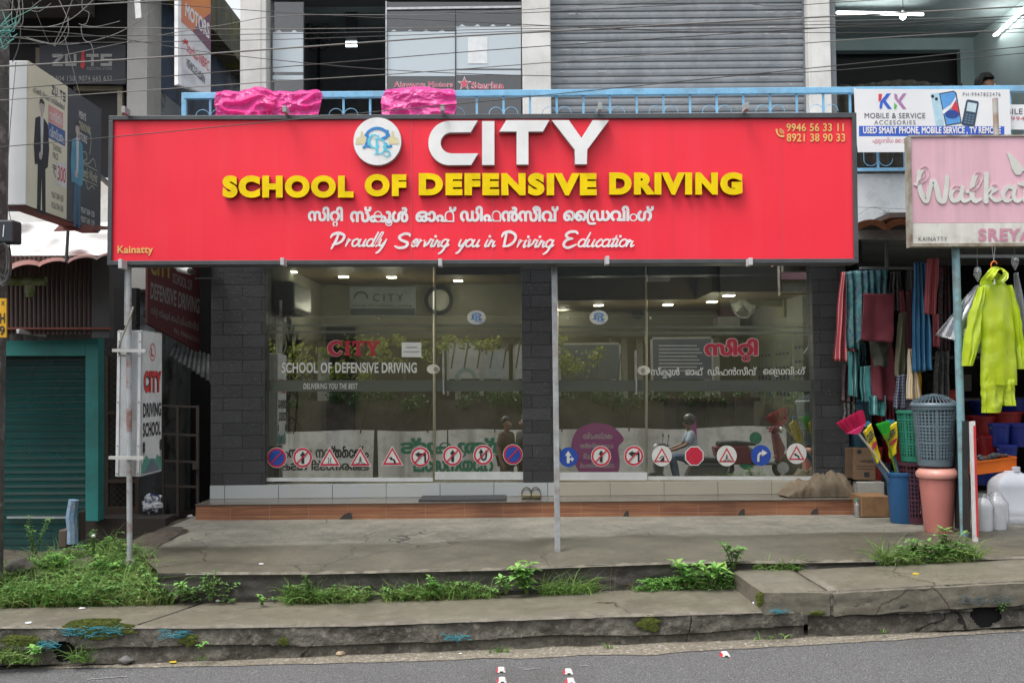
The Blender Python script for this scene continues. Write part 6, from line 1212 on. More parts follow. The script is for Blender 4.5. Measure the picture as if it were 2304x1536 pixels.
# raincoat on a hanger
YR_ = 7.48; e = thing('raincoat', P(2236, 600, YR_), 'bright yellow green plastic rain suit on an orange hanger below the pink sign', 'raincoat')
rc = mat('rain_lime', (.6, .72, .04), .35, (.54, .66, .025), 5, bump=.004, bscale=10, coat=.3, stain=[((.68, .77, .2), 7, .3)]); 
N, L = rc.node_tree.nodes, rc.node_tree.links; b = N['Principled BSDF']; t = N.new('ShaderNodeBsdfTranslucent'); t.inputs[0].default_value = (.6, .8, .05, 1); x = N.new('ShaderNodeMixShader'); x.inputs[0].default_value = .4; L.new(b.outputs[0], x.inputs[1]); L.new(t.outputs[0], x.inputs[2]); L.new(x.outputs[0], N['Material Output'].inputs['Surface'])
def garment(cx_fn, name, n=30, nv=40, seed=1, thick=.07, folds=4):
    """cx_fn(t) gives left and right pixel x and pixel y along the garment from top to foot; builds a closed flattened tube with folds."""
    mb = MB()
    def fn(u, v):
        xl, xr, y = cx_fn(v); a = u * 2 * math.pi; cx, hw = (xl + xr) / 2, (xr - xl) / 2; p = P(cx + hw * math.cos(a), y, YR_); w = 1 + .45 * nz(math.cos(a) * 2.2, v * 3, 1, seed)
        return V((p.x + .006 * nz(u * 9, v * 9, 1, seed + 2), YR_ + thick * w * math.sin(a) * (.5 + .5 * v ** .5) + .006 * math.sin(folds * 4 * math.cos(a) * .5 + seed + v * 2) + .012 * nz(math.cos(a) * 1.6, v * 5, 1, seed + 9) - .012 * abs(nz(math.cos(a) * 3, v * 5, 1, seed + 6)), p.z))
    return mb.grid(fn, n, nv).build(name, rc, e, smooth=True, fixn=False)
I_ = lambda xs, ys: (lambda t: float(np.interp(t, xs, ys)))
garment(lambda v: (I_([0, .08, .3, .55, 1], [2215, 2203, 2207, 2209, 2206])(v), I_([0, .08, .3, .55, .8, 1], [2258, 2274, 2278, 2281, 2285, 2287])(v), 634 + 232 * v), 'coat', seed=2, thick=.05)
garment(lambda v: (I_([0, .5, 1], [2208, 2207, 2208])(v), I_([0, .5, 1], [2272, 2264, 2250])(v), 806 + (122) * v), 'trouser_leg', seed=4, thick=.055); garment(lambda v: (I_([0, .5, 1], [2236, 2250, 2256])(v), I_([0, .5, 1], [2286, 2282, 2284])(v), 808 + 104 * v), 'trouser_leg', seed=5, thick=.05)
garment(lambda v: (I_([0, .3, .7, 1], [2203, 2182, 2168, 2165])(v), I_([0, .3, .7, 1], [2216, 2212, 2204, 2186])(v), 645 + 178 * v), 'sleeve', seed=7, thick=.05, nv=30); garment(lambda v: (I_([0, .4, .7, 1], [2266, 2280, 2286, 2290])(v), I_([0, .3, .7, 1], [2276, 2292, 2302, 2300])(v), 642 + 188 * v), 'sleeve', seed=9, thick=.05, nv=30)
m = MB(); hc = P(2236, 622, YR_)
m.grid(lambda u, v: (lambda a, r: hc + V((r * (.105 + .012 * nz(math.cos(a) * 3, v * 3, 1, 3)) * math.cos(a), (.05 * r) * math.sin(a * 2) - .09 * (1 - v) * abs(math.sin(a * .5 + .4)) + .02 * nz(u * 8, v * 5, 1, 5), r * (.072 + .012 * nz(math.sin(a) * 3, v * 2, 1, 8)) * math.sin(a) + .028 * math.cos(a))))(u * 6.2832, .5 + .5 * v), 40, 12); m.build('hood', rc, e, smooth=True, fixn=False)
MB().polys([[circ(2236, 622, 18, 10, 20)]], planeY(YR_ + .015), NY, 0, 0).build('hood_lining', plain('lime_dark', (.2, .27, .01), .6), e, fixn=False)
oh = plain('hanger_orange', (.7, .17, .02), .4); hk = [(2231, 622), (2231, 606), (2230, 595), (2234, 589), (2240, 589), (2243, 594)]
MB().tube(spline([tuple(P(x, y, YR_ - .02)) for x, y in hk], 5), .005, 8).build('hanger', oh, e, smooth=True); MB().tube([P(2236, 590, YR_ - .02), P(2232, 553, YR_)], .0015, 5).tube([P(2236, 590, YR_ - .02), P(2239, 553, YR_)], .0015, 5).build('string', plain('string_grey', (.3, .3, .3)), e); MB().tube([P(2237, 628, YR_ - .07), P(2238, 640, YR_ - .08)], .006, 6).build('drawstring', white_plain, e)
# clear bags with blue goods beside the coat
clear = glassy('clear_plastic', (.8, .82, .83), .14, .12, (.5, .52, .55), .24)
def clearbag(q, knot, seed, label):
    c_ = P(*knot, 7.62); e = thing('clear_bag', c_, label, 'bag', 'clear packed bags hanging at the right shop'); cloth('cover', q, 7.6, clear, '', folds=1.5, amp=.035, seed=seed, parent=e, solid=.001)
    i = [(q[k][0] * .72 + sum(p[0] for p in q) / 4 * .28, q[k][1] * .66 + sum(p[1] for p in q) / 4 * .34 + 6) for k in range(4)]; cloth('folded_cloth', i, 7.67, mat('bag_blue', (.05, .06, .17), .6, (.03, .035, .12), 5), '', folds=1, amp=.02, seed=seed + 1, parent=e, solid=.05)
    MB().tube([c_ + V((0, 0, .25)), c_], .0018, 5).build('string', plain('string_grey', (.3, .3, .3)), e); MB().lathe([(.004, .0), (.028, .05), (.03, .08), (.02, .11)], c_ - V((0, 0, .02)), 12).build('knot', clear, e, smooth=True); return e, i
e, i = clearbag([(2196, 642), (2206, 640), (2215, 800), (2107, 752)], (2200, 628), 21, 'clear plastic bag with folded blue cloth, left of the lime raincoat'); cloth('label_card', [(2166, 742), (2182, 735), (2190, 790), (2176, 800)], 7.58, plain('card_cream', (.6, .58, .45)), '', folds=.3, amp=.004, seed=3, parent=e)
clearbag([(2281, 615), (2290, 612), (2345, 800), (2276, 815)], (2284, 602), 23, 'clear plastic bag half cut by the right edge, right of the lime raincoat')
# ---- goods on the floor
def az(px, py): 
    lo, hi = 6.7, 12.0; d = ray(px, py)
    for _ in range(40):
        mid = (lo + hi) / 2; q = CAM + d * (mid / d.y)
        if q.z > apron_z(q.x, mid): lo = mid
        else: hi = mid
    return CAM + d * (lo / d.y)
def px2m(n, Y): return n * Y / F
def bin_(name, px, py, w_top, w_bot, h, m, label, cat, rim=True, lid=None, base=None, n=36):
    b = base or az(px, py); Y = b.y; rt, rb_, H = px2m(w_top, Y) / 2, px2m(w_bot, Y) / 2, px2m(h, Y); e = thing(name, b, label, cat)
    pr = [(rb_ * .96, 0), (rb_, .01), (rt, H - .03)] + ([(rt * 1.06, H - .028), (rt * 1.07, H - .006), (rt * 1.0, H)] if rim else [(rt, H)]) + [(rt * .95, H), (rt * .94, H - .04), (rb_ * .93, .02)]
    MB().lathe(pr, b, n).build('body', m, e, smooth=True)
    if lid: MB().lathe([(rt * 1.12, H - .03), (rt * 1.17, H - .012), (rt * 1.15, H + .012), (rt * .95, H + .04), (rt * .5, H + .055), (.001, H + .058)], b, n, (True, False)).build('lid', lid, e, smooth=True)
    return e, b, rt, rb_, H
def basket(name, b, rt, rb_, H, m, label, cat, rows, cols, lid=False, solid0=.12, bands=3):
    e = thing(name, b, label, cat); mb = MB(); b = V(b); R1 = lambda t: rb_ + (rt - rb_) * t; z0 = H * solid0
    mb.lathe([(rb_ * .97, 0), (rb_, .005), (R1(solid0), z0), (R1(solid0) - .004, z0), (rb_ - .006, .012)], b, cols * 2); mb.lathe([(R1(.95), H * .95), (rt * 1.05, H * .95), (rt * 1.06, H), (rt * .97, H)], b, cols * 2)
    for j in range(1, rows):
        z = z0 + (H * .95 - z0) * j / rows; r = R1(z / H); hh = .0045 if j % max(1, rows // bands) else .009; mb.lathe([(r - .002, z - hh), (r + .002, z - hh), (r + .002, z + hh), (r - .002, z + hh), (r - .002, z - hh)], b, cols * 2, (False, False))
    for k in range(cols):
        a = 2 * math.pi * k / cols; d = V((math.cos(a), math.sin(a), 0)); w = .011 if k % 6 == 0 else .0055; t_ = V((-d.y, d.x, 0)); p0, p1 = b + d * R1(solid0) + V((0, 0, z0)), b + d * R1(.95) + V((0, 0, H * .95))
        mb.hexa([p0 - t_ * w - d * .002, p0 + t_ * w - d * .002, p0 + t_ * w + d * .002, p0 - t_ * w + d * .002, p1 - t_ * w - d * .002, p1 + t_ * w - d * .002, p1 + t_ * w + d * .002, p1 - t_ * w + d * .002])
    mb.build('body', m, e, fixn=False)
    if lid:
        mb = MB().lathe([(rt * 1.1, H + .002), (rt * 1.1, H + .016), (rt * 1.04, H + .03)], b, cols * 2, (True, False))
        for r_, z in ((.8, .058), (.55, .08), (.3, .092)): mb.lathe([(rt * r_ - .008, H + z - .003), (rt * r_ + .008, H + z - .003), (rt * r_ + .008, H + z + .001), (rt * r_ - .008, H + z + .001)], b, cols * 2, (False, False))
        for k in range(cols): a = 2 * math.pi * k / cols; d = V((math.cos(a), math.sin(a), 0)); mb.tube([b + d * rt * 1.05 + V((0, 0, H + .03)), b + d * rt * .8 + V((0, 0, H + .056)), b + d * rt * .5 + V((0, 0, H + .082)), b + d * rt * .1 + V((0, 0, H + .095))], .0035, 4)
        mb.build('lid', m, e, fixn=False)
    return e
blue_bin = mat('bin_blue', (.02, .1, .24), .38, (.018, .08, .2), 4); salmon = mat('bin_salmon', (.62, .23, .2), .38, (.55, .2, .17), 4); salm2 = mat('bin_salmon_lid', (.68, .33, .27), .32, (.62, .28, .23), 4)
e, b, *_ = bin_('dust_bin', 2112, 1196, 78, 60, 130, salmon, 'salmon pink plastic dustbin with a rounded lid before the blue post', 'bin', lid=salm2); sal = b; sH = _[2]
e, b, *_ = bin_('bucket_bin', 2033, 1175, 70, 56, 113, blue_bin, 'tall blue plastic bin holding brooms', 'bin'); bb = b; bH = _[2]
basket('laundry_basket', sal + V((-.012, .0, sH + .06)), .158, .128, .46, mat('basket_grey', (.13, .18, .21), .42, (.11, .15, .18), 5), 'grey perforated laundry basket with a lid standing on the salmon bin', 'basket', 15, 34, True)
b2 = az(2076, 1180) + V((0, .1, 0)); basket('laundry_basket', b2, .14, .11, .5, mat('basket_maroon', (.07, .018, .03), .45, (.06, .014, .025), 5), 'dark maroon perforated basket squeezed between the blue and salmon bins', 'basket', 12, 30)
basket('laundry_basket', b2 + V((0.0, .02, .505)), .135, .11, .42, mat('basket_green', (.02, .2, .13), .42, (.018, .17, .11), 5), 'green perforated basket behind the grey laundry basket', 'basket', 14, 30); b3 = az(1996, 1122) + V((0, .25, 0)); basket('laundry_basket', b3, .13, .11, .36, mat('basket_slate', (.06, .09, .11), .45, (.05, .08, .1), 5), 'dark slate basket half hidden behind the blue bin', 'basket', 10, 30)
# brooms in the blue bin
def broom(p0, p1, head, label, hm, sm, bristle=None, fan=.11, ln=.14, tilt=None):
    p0, p1 = V(p0), V(p1); d = (p1 - p0).normalized(); e = thing('broom', p0, label, 'broom', 'brooms in the blue bin'); MB().tube([p0, p1], .009, 8).build('handle', sm, e, smooth=True)
    t = tilt or d; s_ = t.cross(V((0, 1, 0))).normalized(); mb = MB(); base = .035
    mb.hexa([p1 - s_ * .02 - V((0, .012, 0)), p1 + s_ * .02 - V((0, .012, 0)), p1 + s_ * .02 + V((0, .012, 0)), p1 - s_ * .02 + V((0, .012, 0)), p1 + t * .05 - s_ * fan * .8 - V((0, .02, 0)), p1 + t * .05 + s_ * fan * .8 - V((0, .02, 0)), p1 + t * .05 + s_ * fan * .8 + V((0, .02, 0)), p1 + t * .05 - s_ * fan * .8 + V((0, .02, 0))]); mb.build('head', hm, e, bevel=.006)
    mb = MB(); r = random.Random(3)
    for k in range(260): u = r.uniform(-1, 1); w = r.uniform(-.018, .018); a = p1 + t * .048 + s_ * fan * .78 * u + V((0, w, 0)); mb.bar(a, a + (t + s_ * .28 * u + V((0, w * 4, 0))).normalized() * ln * r.uniform(.9, 1.04), .003, .003)
    mb.build('bristles', bristle or hm, e, fixn=False); return e
T0 = bb + V((0, 0, bH * .55)); pk = mat('broom_pink', (.75, .05, .2), .45, (.68, .03, .15), 9)
broom(bb + V((-.085, -.02, bH * .88)), P(1932, 975, bb.y - .1), None, 'pink fan shaped broom leaning out to the left of the blue bin', pk, plain('pale_handle', (.55, .52, .48)), mat('bristle_pink', (.62, .012, .1), .5, (.5, .01, .08), 9), .115, .115, (P(1905, 940, bb.y - .1) - P(1926, 978, bb.y - .1)).normalized())
broom(T0 + V((.0, .02, 0)), P(1996, 988, bb.y - .04), None, 'small bright green bristle broom in the blue bin', plain('broom_lime', (.2, .45, .03)), plain('green_handle', (.15, .33, .02)), plain('bristle_green', (.05, .6, .06)), .035, .1)
broom(T0 + V((.05, .05, 0)), P(2052, 945, bb.y + .25), None, 'purple broom standing behind, beside the grey basket', plain('broom_purple', (.09, .02, .13)), plain('teal_handle', (.02, .2, .13)), None, .085, .05, (P(2046, 925, bb.y + .25) - P(2056, 955, bb.y + .25)).normalized())
for k, (x0, y0, x1, y1, l) in enumerate(((1950, 958, 1974, 1040, 'left'), (2003, 952, 2012, 1040, 'right'))):
    e = thing('broom_packet', T0, 'yellow packed grass broom in a printed wrapper, the ' + l + ' one in the blue bin', 'broom packet', 'wrapped brooms'); Yb = bb.y - .02 + .03 * k; q = [(x0 - 8, y0 + 14), (x0 + 10, y0 - 6), (x1 + 8, y1 - 10), (x1 - 2, y1 + 2)] if k == 0 else [(x0 - 13, y0 + 16), (x0 + 12, y0 - 4), (x1 + 5, y1 - 20), (x1 - 6, y1 - 8)]
    cloth('wrapper', q, Yb - .03, mat('wrap_yellow', (.7, .55, .01), .35, (.6, .48, .01), 6), '', folds=.5, amp=.012, seed=k, parent=e, solid=.03); c_ = P(sum(p[0] for p in q) / 4, sum(p[1] for p in q) / 4, Yb)
    qq = [(q[0][0] * .85 + q[3][0] * .15 + 1.5, q[0][1] * .85 + q[3][1] * .15 - 1), (q[1][0] * .85 + q[2][0] * .15 - 1.5, q[1][1] * .85 + q[2][1] * .15 + 1), (q[1][0] * .62 + q[2][0] * .38 - 1.5, q[1][1] * .62 + q[2][1] * .38), (q[0][0] * .62 + q[3][0] * .38 + 1.5, q[0][1] * .62 + q[3][1] * .38)]
    letter(qtext('GEBI', qq, .03), planeY(Yb - .058), NY, plain('wrap_navy', (.02, .03, .08)), 'lettering', e); cloth('band', [((1 - t) * q[a][0] + t * q[b_][0], (1 - t) * q[a][1] + t * q[b_][1]) for t, a, b_ in ((.5, 0, 3), (.5, 1, 2), (.62, 1, 2), (.62, 0, 3))], Yb - .05, plain('wrap_red', (.5, .03, .08)), '', folds=.4, amp=.006, seed=k, parent=e, solid=.004)
    MB().tube([c_ - V((0, 0, .1)), T0 + V((.02 * k, 0, -.05))], .02, 8).build('handle', plain('packet_stem', (.12, .2, .3)), e); MB().pbox(q[0][0] + 6, q[1][1] - 4, q[1][0] - 2, q[1][1] + 8, Yb - .02, .03).build('cap', plain('wrap_blue', (.03, .2, .4)), e)
e = thing('wooden_stick', T0 + V((.03, .03, 0)), 'thick worn wooden stick standing upright in the blue bin', 'stick'); MB().tube([T0 + V((.02, .03, 0)), P(2034, 930, bb.y + .04)], .017, 10).build('shaft', mat('old_stick', (.17, .12, .07), .7, (.1, .07, .04), 8, stretch=(3, 3, .4)), e, smooth=True)
# things at the back left: tub, carton, boxes, step block, bottle, sack
e, b, *_ = bin_('storage_tub', 1928, 1006, 64, 56, 108, mat('tub_teal', (.03, .09, .13), .45, (.025, .075, .11), 4), 'dark teal blue tub standing on the cardboard carton', 'tub', base=P(1930, 1006, 9.45))
card = mat('cardboard', (.17, .105, .06), .8, (.14, .085, .05), 5); e = thing('cardboard_carton', P(1938, 1078, 9.2), 'brown cardboard carton with black print under the teal tub', 'carton'); MB().pbox(1905, 1008, 1922, 1075, 9.25, .35).build('side', plain('cardboard_shade', (.12, .075, .042), .8), e); MB().pbox(1922.3, 1008, 1970, 1079, 9.2, .4).build('body', card, e, bevel=.003)
pc = planeY(9.2); letter(text('whisper', 1936, 1032, 1968, 1042, .0), pc, NY, black_ink, 'lettering', e, 0, .002); letter([stroke([(1928, 1048 + k * 4), (1968, 1048 + k * 4)], 1, 0) for k in (0, 1.6)] + [[[(1926, 1016), (1933, 1010), (1940, 1016), (1937, 1016), (1937, 1020), (1929, 1020), (1929, 1016)]], [[(1944, 1062), (1956, 1062), (1956, 1072), (1944, 1072)]]], pc, NY, black_ink, 'print', e, 0, .002)
o = MB().pbox(1930, 1084, 1990, 1116, 9.15, .3).build('foam_box', plain('foam_cream', (.34, .33, .29), .7), None, bevel=.006); tag(o, 'dull cream block under the cardboard carton at the right end of the step', 'box')
wb = az(1965, 1164); e = thing('timber_block', wb, 'worn orange brown timber box at the end of the tiled step', 'box'); MB().pbox(1938, 1116, 2003, 1163, wb.y, .3).build('body', mat('ply_orange', (.26, .14, .06), .7, (.14, .08, .045), 7, stain=((.07, .05, .04), 5, .6)), e, bevel=.006)
bo = az(1926, 1162); bo = V((bo.x, bo.y - .03, bo.z)); e = thing('water_bottle', bo, 'small clear water bottle with a teal cap beside the step', 'bottle'); hb = px2m(36, bo.y); MB().lathe([(.024, 0), (.026, .01), (.024, .04), (.026, .06), (.024, .08), (.026, .1), (.024, hb - .03), (.012, hb - .01), (.012, hb)], bo, 16).build('body', clear, e, smooth=True); MB().lathe([(.014, hb - .002), (.014, hb + .018)], bo, 12).build('cap', plain('cap_teal', (.02, .3, .26)), e)
sk = mat('sack_brown', (.13, .1, .065), .85, (.09, .07, .045), 6, stain=((.2, .14, .09), 3, .5), bump=.006, bscale=60); e = thing('sack_heap', P(1838, 1112, 9.1), 'crumpled brown tarpaulin sack lying on the step below the right pillar', 'sack'); m = MB()
c_ = P(1838, 1114, 9.1); WX, HZ = px2m(158, 9.1) / 2, px2m(52, 9.1)
m.grid(lambda u, v: (lambda sx, pr: c_ + V((sx * WX * (1 + .08 * nz(v * 3, sx, 1, 1)), -.14 * math.cos(v * math.pi) + .02 * nz(sx * 6, v * 4, 1, 4), HZ * pr * math.sin(v * math.pi) ** .55 * (1 + .14 * nz(sx * 3.2, v * 2.5, 1, 2) - .35 * (1 - 2 * abs(nz(sx * 2.6 + v * 2, v * 2.4 - sx, 1, 6))) * .5 + .1 * (1 - 2 * abs(nz(sx * 7, v * 5 + sx * 2, 1, 9)))))))(-1 + 2 * u, float(np.interp(u, [0, .08, .25, .42, .5, .7, .9, 1], [.05, .4, .7, .62, .95, 1.0, .86, .3]))), 60, 30); m.build('body', sk, e, smooth=True, fixn=False)
# the sign board edge leaning on the blue post, tray, jerrycan, buckets
e = thing('leaning_board', az(2186, 1216), 'edge-on board with a black back and red edge tied to the blue post', 'board'); fb = az(2190, 1216); Yb = fb.y
m = MB(); q = [P(2148, 1186, Yb + .42), P(2180, 1200, Yb + .1), P(2177, 948, Yb + .1), P(2147, 944, Yb + .42)]; m.add(q + [p + V((.012, .004, 0)) for p in q], [(0, 1, 2, 3), (7, 6, 5, 4), (0, 4, 5, 1), (1, 5, 6, 2), (2, 6, 7, 3), (3, 7, 4, 0)]).build('back', plain('board_black', (.025, .026, .025), .6), e)
MB().polys([[[(2188, 1217), (2197, 1217), (2190, 947), (2180, 948)]]], planeY(Yb), NY, .03, 0).build('edge', plain('board_white', (.7, .7, .68), .5), e); MB().polys([[[(2193, 1206), (2197.5, 1206), (2190.5, 957), (2185.5, 957)]]], planeY(Yb), NY, .004, .031).build('stripe', plain('board_red_edge', (.6, .05, .05), .5), e)
tr = P(2240, 1068, 8.4); e = thing('plastic_tray', tr, 'orange plastic tray with dark goods at the right edge', 'tray'); a = [P(2192, 1068, 8.25), P(2286, 1056, 8.25)]; om = mat('tray_orange', (.72, .16, .015), .4, (.65, .13, .01), 5); m = MB()
a0, a1 = a; D, H_ = V((.02, .35, 0)), V((0, 0, .1)); m.hexa([a0, a1, a1 + D, a0 + D, a0 + V((0, 0, .008)), a1 + V((0, 0, .008)), a1 + D + V((0, 0, .008)), a0 + D + V((0, 0, .008))]); 
for p, q in ((a0, a1), (a1, a1 + D), (a0 + D, a1 + D), (a0, a0 + D)): m.bar(p + H_ / 2, q + H_ / 2, .012, .1)
for p, q in ((a0, a1), (a1, a1 + D)): m.bar(p + H_, q + H_, .024, .012)
m.build('body', om, e, fixn=False); m = MB(); r = random.Random(2)
for k in range(22): c_ = a0.lerp(a1, r.uniform(.08, .9)) + D * r.uniform(.2, .8) + V((0, 0, .1 + r.uniform(-.02, .03))); m.ell(c_, (r.uniform(.02, .04), .02, r.uniform(.012, .03)), 7, 5)
m.build('goods', plain('dark_goods', (.06, .065, .07), .6), e)['kind'] = 'stuff'; m = MB()
for t in (.1, .9):
    for dd in (.2, .8): p = a0.lerp(a1, t) + D * dd; m.bar(p, V((p.x, p.y, apron_z(p.x, p.y))), .02)
m.build('stand', dark_grey, e)
jm = mat('jerry_white', (.68, .7, .76), .4, (.6, .63, .7), 4); jb = az(2298, 1181); e = thing('jerrycan', jb, 'large white plastic jerrycan with a screw cap at the right edge', 'jerrycan'); Hj = px2m(118, jb.y); m = MB(); prof = [(0, .9), (.015, 1), (.06, 1.0), (.07, .985), (.08, 1), (Hj * .3, 1), (Hj * .31, .985), (Hj * .7, .985), (Hj * .78, .95), (Hj * .86, .8), (Hj * .93, .56), (Hj * .97, .34), (Hj, .3)]; vs = []; n = 28
for z, s_ in prof:
    for k in range(n): t = 2 * math.pi * k / n; f = lambda c: math.copysign(abs(c) ** .34, c); vs.append(jb + V((.18 * s_ * f(math.cos(t)), .12 + .12 * s_ * f(math.sin(t)), z)))
m.add(vs, [(i * n + k, i * n + (k + 1) % n, (i + 1) * n + (k + 1) % n, (i + 1) * n + k) for i in range(len(prof) - 1) for k in range(n)] + [tuple(range(n - 1, -1, -1)), tuple((len(prof) - 1) * n + k for k in range(n))]).build('body', jm, e, smooth=True); MB().lathe([(.032, Hj - .005), (.032, Hj + .03), (.028, Hj + .034)], jb + V((.02, .1, 0)), 18).build('cap', jm, e, smooth=True)
wrapm = glassy('wrap_plastic', (.92, .93, .94), .08, .14, (.75, .76, .78), .16)
for k, (px, w) in enumerate(((2214, 44), (2243, 48))):
    c_ = az(px, 1193 - 3 * k); e = thing('wrapped_can', c_, 'white can wrapped in clear plastic, the %s one beside the jerrycan' % ('left' if k == 0 else 'right'), 'can', 'plastic wrapped cans'); r_, h = px2m(w, c_.y) / 2, px2m(78, c_.y)
    MB().lathe([(r_ * .8, .004), (r_ * .85, h * .7), (r_ * .5, h * .9), (r_ * .3, h * .93)], c_, 20).build('body', plain('can_white', (.78, .8, .82), .4), e, smooth=True); MB().grid(lambda u, v: c_ + V(((r_ * 1.02 + .015 * nz(u * 6, v * 4, 1, k)) * (1 - .6 * max(0, v - .7) / .3) * math.cos(u * 6.2832), (r_ * 1.02 + .015 * nz(u * 6, v * 4, 1, k + 3)) * (1 - .6 * max(0, v - .7) / .3) * math.sin(u * 6.2832), 0.003 + h * 1.05 * v)), 30, 14).build('wrapping', wrapm, e, smooth=True, fixn=False)
bkt = [('blue', (.015, .03, .2)), ('red', (.24, .01, .015)), ('crimson', (.3, .02, .02))]; k = 0
def bucket(px, py, Y, w, h, col, label):
    b = P(px, py, Y); m = mat('bucket_' + col[0], col[1], .35, tuple(c * .8 for c in col[1]), 5); e, *_ = bin_('bucket', px, py, w, w * .8, h, m, label, 'bucket', base=b, n=24); e['group'] = 'stacked buckets and tubs'; H = _[3]; rt = _[1]
    MB().tube([b + V((rt * math.cos(t), -rt * .9 * math.sin(t) * .7, H - .03 - .05 * math.sin(t))) for t in np.linspace(0, math.pi, 12)], .003, 5, False).build('handle', plain('wire_pale', (.4, .42, .45)), e); return e
for px, py, Y, w, h, c, l in ((2228, 1036, 9.0, 58, 58, 1, 'dark red bucket right of the leaning board'), (2250, 1004, 8.9, 44, 52, 0, 'blue bucket above the orange tray'), (2292, 1004, 8.9, 50, 52, 0, 'blue bucket cut by the right edge above the tray'), (2266, 1042, 8.8, 44, 42, 0, 'small blue tub just behind the orange tray'), (2222, 1090, 9.0, 60, 34, 0, 'blue tub below the orange tray'),
                              (2205, 975, 9.9, 62, 40, 1, 'red wire tied tub high in the dark stack'), (2262, 965, 10.0, 70, 40, 2, 'crimson tub stack at the back right'), (2215, 935, 10.2, 66, 34, 0, 'dim blue tub at the back of the shop'), (2275, 930, 10.2, 70, 34, 0, 'dim blue tub at the back right edge'), (2130, 925, 9.9, 58, 48, 2, 'tall crimson bucket behind the blue post'), (1990, 965, 9.7, 48, 56, 1, 'red bucket behind the hanging maroon bag'), (2010, 1040, 9.6, 50, 60, 1, 'red tub behind the broom packets'), (2070, 1000, 9.9, 56, 60, 1, 'dark red tub between the wooden stick and the green basket'), (1966, 1080, 9.5, 40, 75, 2, 'narrow crimson tub right of the carton')): bucket(px, py, Y, w, h, bkt[c], l)
for k, (x, y, Y, c, l) in enumerate(((2120, 890, 10.8, (.25, .24, .2), 'grey'), (2170, 880, 10.9, (.12, .1, .08), 'brown'), (2215, 720, 11.0, (.1, .1, .12), 'slate'), (2255, 880, 11.0, (.05, .06, .15), 'navy'), (2120, 840, 10.9, (.1, .09, .085), 'taupe'))):
    o = MB().pbox(x - 16, y - 38, x + 16, y, Y, .2).build('carton', plain('stock_' + l, c, .7), None, bevel=.004); tag(o, 'dim %s carton on a shelf deep in the goods shop' % l, 'carton', 'cartons on the dim shelves')
# doormat and sandals on the porch
e = thing('door_mat', P(1040, 1122, 9.1), 'dark grey ribbed door mat on the porch before the left glass door', 'mat'); x0, x1 = P(945, 1124, 9.1).x, P(1140, 1124, 9.1).x; m = MB().box(x0, x1, 8.93, 9.27, Z_PORCH + .001, Z_PORCH + .014); m.build('base', plain('mat_grey', (.045, .047, .05), .9), e, bevel=.003); m = MB()
for k in range(22): y = 8.94 + k * .015; m.box(x0 + .01, x1 - .01, y, y + .007, Z_PORCH + .0145, Z_PORCH + .019)
m.build('ribs', plain('mat_rib', (.07, .072, .075), .9), e)
for k, px in enumerate((1185, 1206)):
    c_ = P(px, 1118, 9.14); c_.z = Z_PORCH; e = thing('sandal', c_, ('left' if k == 0 else 'right') + ' sandal of the brown pair on the porch beside the pole', 'sandal', 'pair of sandals'); sl_ = [(-.04, -.1), (.04, -.1), (.047, -.03), (.04, .06), (.03, .12), (-.03, .12), (-.043, .06), (-.047, -.03)]; sl_ = [(p[0], p[1]) for p in spline(sl_, 4, True)]
    MB().polys([[sl_]], lambda x, y: c_ + V((x, y, .012)), V((0, 0, 1)), .022, 0).build('sole', plain('sandal_sole', (.12, .1, .05), .7), e, bevel=.004)
    for y, h in ((-.04, .05), (.03, .055), (.09, .06)): MB().grid(lambda u, v: c_ + V((.046 * math.cos(math.pi * u), y + .022 * (v - .5), .03 + h * math.sin(math.pi * u))), 12, 2).build('strap', plain('sandal_strap', (.05, .04, .03), .6), e, smooth=True, fixn=False, solid=.005)
    MB().polys([[[(p[0] * .8, p[1] * .85) for p in sl_]]], lambda x, y: c_ + V((x, y, .036)), V((0, 0, 1)), 0, 0).build('insole', plain('sandal_insole', (.3, .28, .2), .8), e, fixn=False)

# ---------------------------------------------------------------- people
def skinned(name, nodes, edges, m, parent, sub=2):
    """One continuous body surface grown from a skeleton: nodes {key: (point, radius)}, first key is the root."""
    keys = list(nodes); me = bpy.data.meshes.new(name); me.from_pydata([tuple(nodes[k][0]) for k in keys], [(keys.index(a), keys.index(b)) for a, b in edges], [])
    o = bpy.data.objects.new(name, me); C.objects.link(o); md = o.modifiers.new('skin', 'SKIN'); md.use_smooth_shade = True
    for i, k in enumerate(keys):
        r = nodes[k][1]; d = me.skin_vertices[0].data[i]; d.radius = r if hasattr(r, '__len__') else (r, r); d.use_root = (i == 0)
    s = o.modifiers.new('sub', 'SUBSURF'); s.levels = s.render_levels = sub
    me.materials.append(m); join(o, parent) if parent else None; return o
skin_m = mat('brown_skin', (.2, .1, .06), .5, (.16, .08, .05), 6); hair_m = plain('black_hair', (.012, .011, .01), .6)
